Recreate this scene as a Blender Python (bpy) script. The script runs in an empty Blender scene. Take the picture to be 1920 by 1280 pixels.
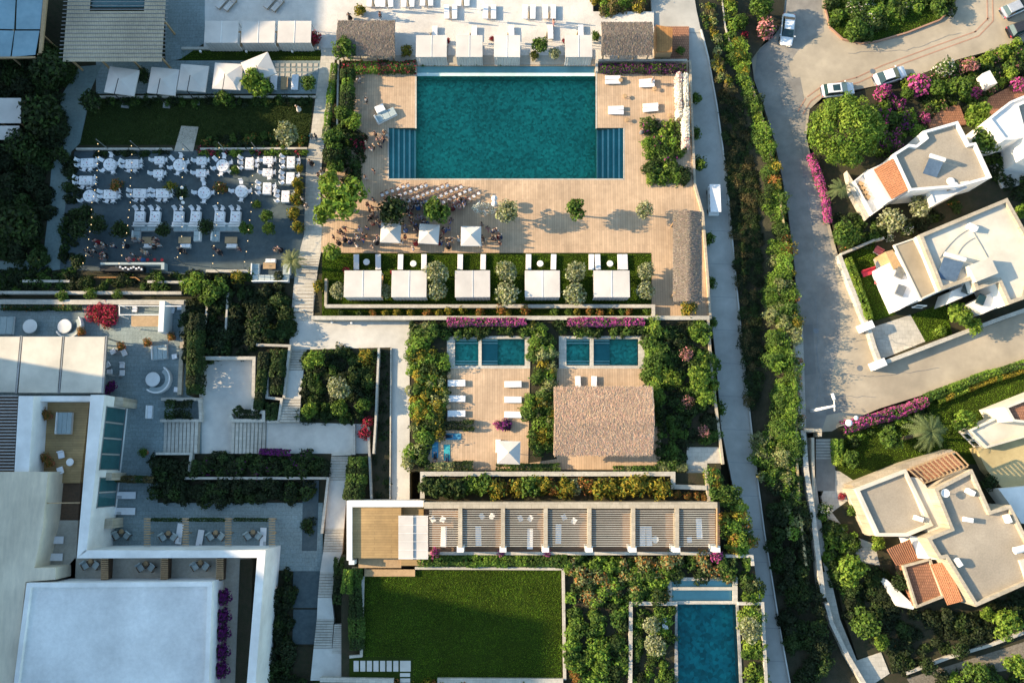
import bpy, bmesh, math, random
import numpy as np
from mathutils import Vector, Matrix
R = math.radians
S = bpy.context.scene
COL = S.collection
# ------------------------------------------------------------ camera, light, exposure
HC, TILT, F = 105.0, R(8.5), 1600.0
cd = bpy.data.cameras.new('camera'); cam = bpy.data.objects.new('camera', cd); COL.objects.link(cam)
cam.location = (0, 0, HC); cam.rotation_euler = (TILT, 0, 0)
cd.sensor_width = 36.0; cd.lens = 36.0*F/1920.0; cd.clip_start = 1.0; cd.clip_end = 3000.0
S.camera = cam
SUN_EL, SUN_AZ = R(22), R(6)          # the light comes from the left of the frame, a little from its top
w = bpy.data.worlds.new('World'); S.world = w; w.use_nodes = True
wn = w.node_tree.nodes; wl = w.node_tree.links
bg = wn['Background']; sky = wn.new('ShaderNodeTexSky'); sky.sky_type = 'NISHITA'
sky.sun_disc = False; sky.sun_elevation = SUN_EL; sky.sun_rotation = R(276)
tm = wn.new('ShaderNodeMix'); tm.data_type = 'RGBA'; tm.blend_type = 'MULTIPLY'; tm.inputs[0].default_value = 1; tm.inputs[7].default_value = (.92, 1.04, 1.0, 1)
wl.new(sky.outputs[0], tm.inputs[6]); wl.new(tm.outputs[2], bg.inputs[0]); bg.inputs[1].default_value = 0.15
ld = bpy.data.lights.new('sun', 'SUN'); ld.energy = 5.0; ld.angle = R(0.55); ld.color = (1.0, 0.77, 0.49)
sun = bpy.data.objects.new('sun', ld); COL.objects.link(sun)
sdir = Vector((math.cos(SUN_EL)*math.cos(SUN_AZ), -math.cos(SUN_EL)*math.sin(SUN_AZ), -math.sin(SUN_EL)))
sun.rotation_euler = sdir.to_track_quat('-Z', 'Y').to_euler(); sun.location = (-60, 10, 60)
S.view_settings.view_transform = 'Standard'; S.view_settings.look = 'None'
S.view_settings.exposure = 1.2; S.view_settings.gamma = 1.0

ct, st = math.cos(TILT), math.sin(TILT)
def W(px, py, z=0.0):                  # where the ray of a photo pixel meets height z
    u = (px-960)/F; v = (640-py)/F
    d = Vector((u, v*ct+st, v*st-ct)); k = (z-HC)/d.z
    return Vector((d.x*k, d.y*k, z))
def mp(py, z=0.0):                     # metres per photo pixel there
    return (HC-z)/(ct-(640-py)/F*st)/F
rng = np.random.default_rng(7); random.seed(7)

# ------------------------------------------------------------ materials
MATS = {}
def mat(name, col, col2=None, scale=1.0, rough=0.8, bump=0.0, bscale=20.0, kind='noise', stretch=None, spec=0.3, metal=0.0, emit=None, detail=6.0, contrast=0.5):
    if name in MATS: return MATS[name]
    m = bpy.data.materials.new(name); m.use_nodes = True; MATS[name] = m
    n, l = m.node_tree.nodes, m.node_tree.links
    b = n['Principled BSDF']; b.inputs['Roughness'].default_value = rough; b.inputs['Metallic'].default_value = metal
    b.inputs['Specular IOR Level'].default_value = spec
    geo = n.new('ShaderNodeNewGeometry'); mpn = n.new('ShaderNodeMapping'); l.new(geo.outputs['Position'], mpn.inputs[0])
    if stretch: mpn.inputs['Scale'].default_value = stretch
    vec = mpn.outputs[0]
    c1 = (*col, 1); c2 = (*(col2 or [c*0.8 for c in col]), 1)
    nz = n.new('ShaderNodeTexNoise'); nz.inputs['Scale'].default_value = scale; nz.inputs['Detail'].default_value = detail
    nz.inputs['Roughness'].default_value = 0.65
    l.new(vec, nz.inputs['Vector'])
    rp = n.new('ShaderNodeMapRange'); rp.inputs[1].default_value = 0.5-contrast*.3; rp.inputs[2].default_value = 0.5+contrast*.3
    l.new(nz.outputs[0], rp.inputs[0])
    mx = n.new('ShaderNodeMix'); mx.data_type = 'RGBA'; mx.inputs[6].default_value = c1; mx.inputs[7].default_value = c2
    l.new(rp.outputs[0], mx.inputs[0]); out = mx.outputs[2]
    if kind in ('plank', 'pave', 'tile', 'slat', 'planky'):
        br = n.new('ShaderNodeTexBrick'); br.inputs['Color1'].default_value = (1, 1, 1, 1)
        d = {'plank': (0.84, .62), 'planky': (0.84, .62), 'pave': (0.86, .70), 'tile': (0.75, .4), 'slat': (.8, .3)}[kind]
        br.inputs['Color2'].default_value = (d[0],)*3+(1,); br.inputs['Mortar'].default_value = (d[1],)*3+(1,)
        br.inputs['Scale'].default_value = 1.0
        bw, rh, mo = {'plank': (4.0, .30, .02), 'planky': (4.0, .3, .02), 'pave': (.75, .5, .02), 'tile': (.25, .34, .03), 'slat': (6, .1, .03)}[kind]
        br.inputs['Brick Width'].default_value = bw; br.inputs['Row Height'].default_value = rh; br.inputs['Mortar Size'].default_value = mo
        m2 = n.new('ShaderNodeMapping'); l.new(geo.outputs['Position'], m2.inputs[0])
        if kind == 'plank': m2.inputs['Rotation'].default_value = (0, 0, R(90))
        l.new(m2.outputs[0], br.inputs['Vector'])
        mu = n.new('ShaderNodeMix'); mu.data_type = 'RGBA'; mu.blend_type = 'MULTIPLY'; mu.inputs[0].default_value = 1
        l.new(out, mu.inputs[6]); l.new(br.outputs[0], mu.inputs[7]); out = mu.outputs[2]
    if kind == 'cell':
        vo = n.new('ShaderNodeTexVoronoi'); vo.inputs['Scale'].default_value = bscale; l.new(geo.outputs['Position'], vo.inputs['Vector'])
        sp = n.new('ShaderNodeSeparateColor'); l.new(vo.outputs['Color'], sp.inputs[0])
        r3 = n.new('ShaderNodeMapRange'); r3.inputs[3].default_value = .62; r3.inputs[4].default_value = 1.35; l.new(sp.outputs[0], r3.inputs[0])
        mu = n.new('ShaderNodeMix'); mu.data_type = 'RGBA'; mu.blend_type = 'MULTIPLY'; mu.inputs[0].default_value = 1
        l.new(out, mu.inputs[6]); l.new(r3.outputs[0], mu.inputs[7]); out = mu.outputs[2]
    # large soft wear
    n2 = n.new('ShaderNodeTexNoise'); n2.inputs['Scale'].default_value = 0.22; n2.inputs['Detail'].default_value = 4; l.new(geo.outputs['Position'], n2.inputs['Vector'])
    r2 = n.new('ShaderNodeMapRange'); r2.inputs[1].default_value = .3; r2.inputs[2].default_value = .7; r2.inputs[3].default_value = .80; r2.inputs[4].default_value = 1.10
    l.new(n2.outputs[0], r2.inputs[0])
    mv = n.new('ShaderNodeMix'); mv.data_type = 'RGBA'; mv.blend_type = 'MULTIPLY'; mv.inputs[0].default_value = 1
    l.new(out, mv.inputs[6]); l.new(r2.outputs[0], mv.inputs[7])
    l.new(mv.outputs[2], b.inputs['Base Color'])
    if bump:
        nb = n.new('ShaderNodeTexNoise'); nb.inputs['Scale'].default_value = bscale; nb.inputs['Detail'].default_value = 4
        l.new(vec, nb.inputs['Vector'])
        bp = n.new('ShaderNodeBump'); bp.inputs['Strength'].default_value = bump; bp.inputs['Distance'].default_value = .1
        l.new(nb.outputs[0], bp.inputs['Height']); l.new(bp.outputs[0], b.inputs['Normal'])
    if emit:
        b.inputs['Emission Color'].default_value = (*emit[:3], 1); b.inputs['Emission Strength'].default_value = emit[3]
    return m
def foliage_mat():
    m = bpy.data.materials.new('foliage'); m.use_nodes = True; n, l = m.node_tree.nodes, m.node_tree.links
    b = n['Principled BSDF']; a = n.new('ShaderNodeAttribute'); a.attribute_name = 'leafcol'
    b.inputs['Roughness'].default_value = .6; b.inputs['Specular IOR Level'].default_value = .12
    l.new(a.outputs['Color'], b.inputs['Base Color'])
    t = n.new('ShaderNodeBsdfTranslucent'); hs = n.new('ShaderNodeHueSaturation'); hs.inputs['Value'].default_value = 1.3
    l.new(a.outputs['Color'], hs.inputs['Color']); l.new(hs.outputs[0], t.inputs[0])
    mx = n.new('ShaderNodeMixShader'); mx.inputs[0].default_value = .25
    l.new(b.outputs[0], mx.inputs[1]); l.new(t.outputs[0], mx.inputs[2]); l.new(mx.outputs[0], n['Material Output'].inputs[0])
    return m
def water_mat(name, tint, rough=.06):
    m = bpy.data.materials.new(name); m.use_nodes = True; n, l = m.node_tree.nodes, m.node_tree.links
    n.remove(n['Principled BSDF'])
    tr = n.new('ShaderNodeBsdfTransparent'); tr.inputs[0].default_value = (*tint, 1)
    gl = n.new('ShaderNodeBsdfGlossy'); gl.inputs['Roughness'].default_value = rough
    fr = n.new('ShaderNodeFresnel'); fr.inputs[0].default_value = 1.33
    nz = n.new('ShaderNodeTexNoise'); nz.inputs['Scale'].default_value = 1.6; nz.inputs['Detail'].default_value = 5
    bp = n.new('ShaderNodeBump'); bp.inputs['Strength'].default_value = .35; bp.inputs['Distance'].default_value = .05
    g = n.new('ShaderNodeNewGeometry'); l.new(g.outputs['Position'], nz.inputs['Vector']); l.new(nz.outputs[0], bp.inputs['Height'])
    l.new(bp.outputs[0], gl.inputs['Normal']); l.new(bp.outputs[0], fr.inputs['Normal'])
    mx = n.new('ShaderNodeMixShader'); l.new(fr.outputs[0], mx.inputs[0]); l.new(tr.outputs[0], mx.inputs[1]); l.new(gl.outputs[0], mx.inputs[2])
    l.new(mx.outputs[0], n['Material Output'].inputs[0]); return m
FOL = foliage_mat()
WATER = water_mat('pool_water', (.58, .93, .86)); WATER_P = water_mat('shallow_water', (.72, .92, .93)); WATER_S = water_mat('plunge_water', (.66, .92, .90))
M = dict(
 soil=mat('garden_soil', (.050, .040, .024), (.030, .034, .016), 1.5, .95, .6, 12),
 dry=mat('dry_scrub_ground', (.055, .048, .030), (.034, .034, .018), 1.2, .95, .7, 8),
 sand=mat('pale_sand', (.66, .62, .57), (.58, .545, .50), 1.5, .9, .5, 9),
 stone=mat('pale_stone_paving', (.56, .52, .45), (.46, .43, .37), 2.0, .85, .15, 15, kind='pave'),
 conc=mat('pale_concrete', (.58, .56, .51), (.50, .48, .44), .9, .85, .1, 20),
 lane=mat('grey_lane_concrete', (.47, .45, .41), (.39, .375, .34), .6, .85, .12, 20, detail=10),
 path=mat('resin_path', (.46, .42, .35), (.38, .35, .29), 3, .9, .1, 25),
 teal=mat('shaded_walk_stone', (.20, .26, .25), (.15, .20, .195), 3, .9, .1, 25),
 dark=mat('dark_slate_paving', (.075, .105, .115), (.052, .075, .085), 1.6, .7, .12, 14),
 blue=mat('blue_grey_paving', (.31, .37, .37), (.15, .20, .205), 4.5, .8, .12, 14, kind='pave', contrast=.9),
 deck=mat('teak_deck', (.58, .415, .275), (.49, .345, .225), 1.2, .7, .05, 20, kind='plank'),
 decky=mat('teak_deck_across', (.44, .29, .13), (.36, .24, .11), 1.2, .7, .05, 20, kind='planky'),
 wood=mat('pale_wood', (.46, .31, .17), (.36, .24, .13), 3, .7, .1, 20),
 dwood=mat('dark_wood', (.12, .07, .04), (.08, .05, .03), 3, .7, .1, 20),
 owood=mat('orange_wood', (.50, .24, .08), (.38, .18, .06), 3, .7, .1, 20, kind='plank'),
 lawn=mat('lawn_grass', (.036, .056, .009), (.022, .036, .006), 1.3, .95, 1.0, 9, detail=12, contrast=.9, stretch=(.6, 1.6, 1), spec=.05),
 lawn_shade=mat('shade_toned_lawn', (.032, .046, .014), (.022, .034, .010), .6, .95, .9, 14, detail=12, contrast=.9, spec=.05),  # darker copy of the lawn, with shade put into its colour
 road=mat('grey_asphalt', (.29, .27, .24), (.22, .205, .185), .8, .9, .2, 25, detail=12),
 plaza=mat('sandy_pavers', (.41, .35, .265), (.35, .30, .23), .7, .9, .15, 15, detail=10),
 white=mat('white_plaster', (.82, .80, .77), (.74, .72, .69), 1.0, .8, .05, 15),
 cream=mat('cream_roof_membrane', (.64, .59, .50), (.56, .52, .44), .7, .85, .06, 8),
 beige=mat('beige_stone_wall', (.50, .43, .33), (.42, .36, .27), 1.5, .85, .2, 10, kind='pave'),
 slab=mat('travertine_roof', (.72, .62, .47), (.60, .52, .40), .8, .85, .1, 10, stretch=(3, .5, 1)),
 awn=mat('blue_awning', (.27, .40, .46), (.23, .36, .42), 1.5, .85, .1, 6),
 groof=mat('grey_gravel_roof', (.43, .37, .29), (.30, .26, .21), 5, .95, .4, 25, contrast=.9),
 pebble=mat('white_pebble_roof', (.82, .81, .79), (.68, .67, .65), 2, .95, .5, 14, contrast=.8),
 fabric=mat('white_canvas', (.60, .555, .51), (.56, .52, .48), 1.0, .85, .08, 6),
 cloth=mat('white_linen', (.82, .80, .80), (.74, .73, .74), 3, .85, .1, 10),
 cush=mat('grey_blue_cushion', (.40, .46, .46), (.34, .40, .40), 3, .85),
 tan=mat('tan_roof_slab', (.34, .28, .20), (.29, .24, .17), 1, .9, .1, 10),
 cwood=mat('chair_wood', (.26, .12, .07), (.18, .08, .05), 3, .6),
 floor=mat('pergola_decking', (.24, .15, .095), (.19, .12, .075), 1.2, .7, .05, 20, kind='planky'),
 thatch=mat('thatch', (.58, .43, .31), (.44, .32, .23), 6.0, .95, .5, 16, stretch=(2.6, .9, 1.5), contrast=1.1),
 gthatch=mat('weathered_thatch', (.29, .245, .205), (.15, .13, .11), 6.0, .95, .5, 16, stretch=(2.6, .9, 1.5), contrast=1.1),
 terra=mat('terracotta_paving', (.42, .20, .115), (.34, .16, .095), 2, .85, .1, 10, kind='tile'),
 tile=mat('clay_roof_tile', (.52, .23, .11), (.36, .15, .07), 4, .85, .1, 10, contrast=.9),
 metal=mat('painted_steel', (.30, .31, .31), None, 3, .4, metal=.6),
 black=mat('dark_rubber', (.02, .02, .022), None, 3, .6),
 glass=mat('dark_glass', (.02, .05, .055), (.015, .035, .04), 1, .08, spec=.9),
 tglass=mat('teal_glass', (.03, .11, .12), (.02, .08, .09), 1, .1, spec=.8),
 nose=mat('pool_nosing', (.85, .88, .86), None, 2, .5),
 solar=mat('solar_panel', (.10, .15, .22), (.07, .11, .17), 2, .15, spec=.8),
 carw=mat('white_car_paint', (.74, .76, .78), (.70, .72, .74), 1, .25, spec=.6),
 cars=mat('silver_car_paint', (.55, .56, .58), None, 1, .25, spec=.6, metal=.3),
 carb=mat('black_car_paint', (.03, .03, .035), None, 1, .2, spec=.6),
 red=mat('red_fabric', (.55, .04, .07), None, 3, .8), pink=mat('pink_fabric', (.62, .16, .16), None, 3, .8),
 ptile=mat('pool_mosaic', (.09, .55, .44), (.055, .39, .33), .7, .5, kind='cell', bscale=3.4, contrast=.9),
 pledge=mat('pool_ledge', (.62, .76, .73), (.52, .68, .67), 1.2, .5),
 pdark=mat('pool_wall', (.07, .33, .36), None, 1.2, .5),
 clay=mat('clay_pot', (.42, .16, .08), None, 3, .8), mat_b=mat('yoga_mat_blue', (.06, .26, .42), None, 3, .8),
 gravel=mat('grey_gravel', (.25, .22, .18), (.15, .13, .10), 5, .95, .5, 25),
 bark=mat('bark', (.16, .12, .085), (.09, .07, .05), 5, .95, .4, 15),
 skin=mat('skin', (.48, .28, .19), None, 8, .55), hair=mat('hair', (.03, .02, .015), None, 8, .6),
 slat=mat('pale_reed', (.52, .44, .31), (.43, .36, .26), 3, .9, .1, 20),
 bulb=mat('lit_bulb', (1, .75, .4), None, 1, .5, emit=(1, .68, .32, 1.0)), wire=mat('cable', (.02, .02, .02)),
 yell=mat('ochre_plaster', (.52, .42, .22), (.44, .35, .18), 1, .9, .1, 10),
 kerbr=mat('red_kerb_stone', (.40, .24, .17), (.34, .20, .14), 3, .9),
)
for k, c in dict(c_black=(.02, .02, .025), c_white=(.72, .70, .68), c_blue=(.06, .17, .42), c_red=(.42, .03, .04), c_navy=(.02, .035, .09), c_pink=(.6, .3, .32), c_grey=(.2, .2, .21), c_teal=(.05, .38, .42), c_orange=(.55, .24, .08), c_beige=(.45, .36, .26), c_burg=(.16, .02, .03)).items():
    M[k] = mat('cloth_'+k[2:], c, None, 6, .85)

# ------------------------------------------------------------ object helpers
def tag(o, label=None, cat=None, group=None, kind=None):
    if label: o['label'] = label
    if cat: o['category'] = cat
    if group: o['group'] = group
    if kind: o['kind'] = kind
    return o
def T(name, label, cat, loc=(0, 0, 0), rz=0, group=None):
    o = bpy.data.objects.new(name, None); COL.objects.link(o); o.location = loc; o.rotation_euler = (0, 0, rz)
    o.empty_display_size = .3
    return tag(o, label, cat, group)
KIDS = {}
def link(name, me, parent=None, m=None):
    o = bpy.data.objects.new(name, me); COL.objects.link(o)
    if m is not None: me.materials.append(m)
    if parent is not None: o.parent = parent; KIDS.setdefault(parent.name, []).append(o)
    return o
def copy_tree(o, loc=None, rz=None, scale=None, label=None, group=None, parent=None):
    c = o.copy(); COL.objects.link(c)
    if parent is not None: c.parent = parent; KIDS.setdefault(parent.name, []).append(c)
    if loc is not None: c.location = loc
    if rz is not None: c.rotation_euler = (0, 0, rz)
    if scale is not None: c.scale = scale if hasattr(scale, '__len__') else (scale,)*3
    if label: c['label'] = label
    if group: c['group'] = group
    for ch in KIDS.get(o.name, []): copy_tree(ch, parent=c)
    return c
def area(p): return sum(p[i][0]*p[(i+1) % len(p)][1]-p[(i+1) % len(p)][0]*p[i][1] for i in range(len(p)))/2
class MB:
    def __init__(s, off=(0, 0, 0)): s.v = []; s.f = []; s.off = Vector(off)
    def add(s, vs, fs):
        b = len(s.v); s.v += [Vector(v)-s.off for v in vs]; s.f += [tuple(b+i for i in f) for f in fs]; return s
    def box(s, c, d, rz=0, top=1.0, rx=0, ry=0):      # c = centre of the base
        m = Matrix.Translation(c) @ Matrix.Rotation(rz, 4, 'Z') @ Matrix.Rotation(ry, 4, 'Y') @ Matrix.Rotation(rx, 4, 'X')
        x, y, z = d[0]/2, d[1]/2, d[2]; t = top
        vs = [m @ Vector(p) for p in [(-x, -y, 0), (x, -y, 0), (x, y, 0), (-x, y, 0), (-x*t, -y*t, z), (x*t, -y*t, z), (x*t, y*t, z), (-x*t, y*t, z)]]
        return s.add(vs, [(3, 2, 1, 0), (4, 5, 6, 7), (0, 1, 5, 4), (1, 2, 6, 5), (2, 3, 7, 6), (3, 0, 4, 7)])
    def prism(s, p, z0, z1):                         # p: list of (x,y); z1 may be a list of heights
        p = [tuple(q[:2]) for q in p]
        if area(p) < 0: p = p[::-1]; z1 = z1[::-1] if hasattr(z1, '__len__') else z1
        n = len(p); zt = z1 if hasattr(z1, '__len__') else [z1]*n
        return s.add([(x, y, z0) for x, y in p]+[(p[i][0], p[i][1], zt[i]) for i in range(n)],
                     [tuple(range(n))[::-1], tuple(range(n, 2*n))]+[(i, (i+1) % n, n+(i+1) % n, n+i) for i in range(n)])
    def beam(s, a, b, wd, h):                        # square bar, a and b on its axis
        a, b = Vector(a), Vector(b); d = (b-a).normalized(); u = d.cross(Vector((0, 0, 1)))
        if u.length < 1e-3: u = Vector((1, 0, 0))
        u.normalize(); v = u.cross(d); u *= wd/2; v *= h/2
        return s.add([a-u-v, a+u-v, a+u+v, a-u+v, b-u-v, b+u-v, b+u+v, b-u+v], [(0, 1, 2, 3), (7, 6, 5, 4), (0, 4, 5, 1), (1, 5, 6, 2), (2, 6, 7, 3), (3, 7, 4, 0)])
    def tube(s, a, b, r0, r1=None, n=8):
        a, b = Vector(a), Vector(b); r1 = r0 if r1 is None else r1; d = (b-a).normalized()
        u = d.orthogonal().normalized(); v = d.cross(u); vs = []
        for c, r in ((a, r0), (b, r1)): vs += [c+(u*math.cos(i*2*math.pi/n)+v*math.sin(i*2*math.pi/n))*r for i in range(n)]
        return s.add(vs, [tuple(range(n))[::-1], tuple(range(n, 2*n))]+[(i, (i+1) % n, n+(i+1) % n, n+i) for i in range(n)])
    def lathe(s, c, prof, n=16, a0=0, a1=2*math.pi):
        c = Vector(c); full = abs(a1-a0-2*math.pi) < 1e-6; m = n if full else n+1; vs = []; fs = []
        for r, z in prof: vs += [c+Vector((r*math.cos(a0+(a1-a0)*i/n), r*math.sin(a0+(a1-a0)*i/n), z)) for i in range(m)]
        for k in range(len(prof)-1):
            for i in range(n):
                j = (i+1) % m; fs.append((k*m+i, k*m+j, (k+1)*m+j, (k+1)*m+i))
        return s.add(vs, fs)
    def build(s, name, m, parent=None, smooth=False, bevel=0, loc=None):
        me = bpy.data.meshes.new(name); me.from_pydata([tuple(v) for v in s.v], [], s.f); me.update()
        if smooth:
            for p in me.polygons: p.use_smooth = True
        o = link(name, me, parent, m)
        if bevel:
            md = o.modifiers.new('bevel', 'BEVEL'); md.width = bevel; md.segments = 2; md.limit_method = 'ANGLE'
        if loc is not None: o.location = loc
        return o
def cen(p): return sum((Vector(q) for q in p), Vector())/len(p)
def PX(pts, z): return [W(x, y, z) for x, y in pts]
def rect(x0, y0, x1, y1): return [(x0, y1), (x1, y1), (x1, y0), (x0, y0)]
def ground(name, pts, z, m, holes=(), zb=None, kind='structure', thick=.6):      # a slab with an optional cut-out
    bm = bmesh.new(); zb = z-thick if zb is None else zb; ed = []
    for lp in [pts]+list(holes):
        q = PX(lp, z); q = q if area(q) > 0 else q[::-1]
        vs = [bm.verts.new(p) for p in q]; lo = [bm.verts.new((p.x, p.y, zb)) for p in q]
        for i in range(len(vs)):
            j = (i+1) % len(vs); ed.append(bm.edges.new((vs[i], vs[j])))
            bm.faces.new((vs[i], lo[i], lo[j], vs[j]))
    bmesh.ops.triangle_fill(bm, use_beauty=True, use_dissolve=False, edges=ed)
    bmesh.ops.recalc_face_normals(bm, faces=bm.faces)
    me = bpy.data.meshes.new(name); bm.to_mesh(me); bm.free()
    for p in me.polygons:
        if abs(p.normal.z) > .9 and p.normal.z < 0: p.flip()
    return tag(link(name, me, None, m), kind=kind)
def offset_line(p, wd):
    L, Rr = [], []
    for i in range(len(p)):
        a = (p[i]-p[i-1]).normalized() if i else None; b = (p[i+1]-p[i]).normalized() if i < len(p)-1 else None
        t = a or b
        if a and b:
            t = (a+b).normalized()
        n = Vector((-t.y, t.x, 0)); k = 1.0
        if a and b: k = 1/max(.4, n.dot(Vector((-b.y, b.x, 0))))
        L.append(p[i]+n*wd/2*k); Rr.append(p[i]-n*wd/2*k)
    return L+Rr[::-1]
def wall(label, pts, z0, z1, wd=.3, m='beige', name='garden_wall', cat='wall', cap=None, group=None):
    q = [W(x, y, z1) for x, y in pts]; c = cen(q); c.z = z0
    r = MB(c).prism(offset_line(q, wd), z0, z1)
    if cap:
        t = T(name, label, cat, c, group=group); r.build('wall', M[m], t)
        q2 = [Vector((a.x, a.y, z1)) for a in q]
        MB(c).prism(offset_line(q2, wd+.08), z1-.003, z1+.07).build('coping', M[cap], t); return t
    o = r.build(name, M[m], None, loc=c); return tag(o, label, cat, group)
def step_rows(quads, zs, zb, m, label, o):
    r = MB(o); g = MB(o)
    for i, (q, z) in enumerate(zip(quads, zs)):
        q1 = [q[0], q[1], q[1].lerp(q[2], .76), q[0].lerp(q[3], .76)]; q2 = [q1[3], q1[2], q[2], q[3]]
        r.prism(q1, zb+.001*i, z); g.prism(q2, zb+.0005+.001*i, z-.10)
    t = tag(r.build('steps', M[m], None, loc=o), label, 'steps'); g.build('step_shade', M['groof'], t); return t  # dark bands paint the shadow under each step edge
def stairs(pts, n, z0, z1, m='stone', label='pale stone steps', zb=-1.5):
    a, b, c2, d = [W(x, y, (z0 if i < 2 else z1)) for i, (x, y) in enumerate(pts)]
    o = cen([a, b, c2, d]); o.z = min(z0, z1); Q = []; Z = []
    for i in range(n):
        t0, t1 = i/n, (i+1)/n; Q.append([a.lerp(d, t0), b.lerp(c2, t0), b.lerp(c2, t1), a.lerp(d, t1)]); Z.append(z0+(z1-z0)*(i+1)/n)
    return step_rows(Q, Z, zb, m, label, o)

# ------------------------------------------------------------ leaves
PAL = dict(grass=(.165, .29, .026), grass2=(.135, .225, .022), shade_grass=(.050, .075, .018), dark=(.036, .060, .017), green=(.066, .114, .022), bright=(.122, .200, .028), olive=(.20, .22, .09), silver=(.33, .34, .21),  # the darkest grass tone has shade put into it
           yellow=(.25, .205, .028), orange=(.30, .135, .04), mag=(.44, .075, .25), red=(.40, .03, .07), purple=(.14, .02, .13), lime=(.175, .245, .034), rose=(.52, .22, .22), palm=(.13, .17, .07), dry=(.105, .085, .035), white=(.7, .66, .58), dim=(.026, .037, .016))  # dim is a leaf green with shade put into the colour
class Fo:
    def __init__(s, off=(0, 0, 0), seed=1): s.P = []; s.N = []; s.C = []; s.S = []; s.off = np.array(off, float); s.r = np.random.default_rng(seed)
    def blob(s, c, rad, n, pal, full=True, size=.2, fl=None, flf=0.0, jit=.3, shell=.62):
        r = s.r; n = int(n); c = np.array(c, float); rad = np.array(rad, float)*np.ones(3)
        d = r.normal(size=(n, 3)); d /= np.linalg.norm(d, axis=1)[:, None]
        if not full: d[:, 2] = np.abs(d[:, 2])
        ph = r.uniform(0, 6.28, 3); k = r.uniform(2.5, 5, 3)
        lob = 1+.22*np.sin(d[:, 0]*k[0]+ph[0])+.17*np.sin(d[:, 1]*k[1]*1.4+ph[1])+.1*np.sin(d[:, 2]*k[2]+ph[2])+(r.random(n) < .09)*r.uniform(.05, .35, n)
        rr = (shell+(1-shell)*r.random(n)**.5)*lob
        s.pts(c+d*rad*rr[:, None], d, pal, size, fl, flf, jit, r.uniform(.78, 1.25))
    def pts(s, p, d, pal, size=.2, fl=None, flf=0, jit=.3, kb=1.0):
        r = s.r; n = len(p)
        nn = d+r.normal(size=(n, 3))*.55; nn[:, 2] += .25; nn /= np.linalg.norm(nn, axis=1)[:, None]
        base = np.array(PAL[pal] if isinstance(pal, str) else pal)*kb
        col = base*(1+r.uniform(-jit, jit, (n, 1))*1.3)*(1+r.uniform(-.1, .1, (n, 3)))
        if fl is not None and flf > 0:
            mk = r.random(n) < flf; col[mk] = np.array(PAL[fl])*(1+r.uniform(-.35, .35, (mk.sum(), 1)))
        s.P.append(p); s.N.append(nn); s.C.append(col); s.S.append(size*r.uniform(.65, 1.25, n))
    def mesh(s, name):
        P = np.concatenate(s.P)-s.off; N = np.concatenate(s.N); C = np.clip(np.concatenate(s.C), .004, .95); Z = np.concatenate(s.S)[:, None]; n = len(P)
        q = s.r.normal(size=(n, 3)) if getattr(s, 'along', None) is None else np.cross(np.array(s.along), N)+s.r.normal(size=(n, 3))*.12; t = np.cross(N, q); t /= np.linalg.norm(t, axis=1)[:, None]+1e-9; b = np.cross(N, t)
        k_ = getattr(s, 'thin', .55); V = np.stack([P+t*Z, P+b*Z*k_+N*Z*.1, P-t*Z, P-b*Z*k_+N*Z*.1], 1).reshape(-1, 3)
        me = bpy.data.meshes.new(name); me.vertices.add(4*n); me.vertices.foreach_set('co', V.astype(np.float32).ravel())
        me.loops.add(4*n); me.loops.foreach_set('vertex_index', np.arange(4*n, dtype=np.int32))
        me.polygons.add(n); me.polygons.foreach_set('loop_start', np.arange(0, 4*n, 4, dtype=np.int32))
        try: me.polygons.foreach_set('loop_total', np.full(n, 4, dtype=np.int32))
        except Exception: pass
        a = me.attributes.new('leafcol', 'FLOAT_COLOR', 'POINT')
        a.data.foreach_set('color', np.repeat(np.concatenate([C, np.ones((n, 1))], 1), 4, axis=0).astype(np.float32).ravel())
        me.update(calc_edges=True); me.materials.append(FOL); return me
    def build(s, name, parent=None, loc=None):
        o = link(name, s.mesh(name), parent)
        if loc is not None: o.location = loc
        return o
def inpoly(x, y, p):
    c = False
    for i in range(len(p)):
        a, b = p[i], p[i-1]
        if (a[1] > y) != (b[1] > y) and x < (b[0]-a[0])*(y-a[1])/(b[1]-a[1])+a[0]: c = not c
    return c
SEED = [100]
def grass(label, pts, z, pals=('grass', 'grass2'), dens=190, size=.06):
    SEED[0] += 1; r = np.random.default_rng(SEED[0]); q = PX(pts, z); A = abs(area(q)); xs = [p.x for p in q]; ys = [p.y for p in q]; bb = (max(xs)-min(xs))*(max(ys)-min(ys))
    n = int(bb*dens); X = r.uniform(min(xs), max(xs), n); Y = r.uniform(min(ys), max(ys), n); ins = np.zeros(n, bool)
    for i in range(len(q)):
        a, b = q[i], q[i-1]; m = ((a.y > Y) != (b.y > Y)); dy = (b.y-a.y) or 1e-9; m &= X < (b.x-a.x)*(Y-a.y)/dy+a.x; ins ^= m
    X, Y = X[ins], Y[ins]; f = Fo(cen(q), SEED[0]); k = np.sin(X*.9+Y*.37)+np.sin(Y*1.3-X*.5)+np.sin(X*2.6)*.5+r.normal(size=len(X))*.7
    for p_, m in ((pals[0], k > 0), (pals[1], k <= 0)):
        P = np.stack([X[m], Y[m], np.full(m.sum(), z+.035)], 1); a = r.uniform(0, 6.28, m.sum()); D = np.stack([np.cos(a)*1.4, np.sin(a)*1.4, np.zeros(m.sum())], 1); f.pts(P, D, p_, size, None, 0, .25)
    return tag(f.build('grass', loc=cen(q)), label, 'grass', None, 'stuff')
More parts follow.
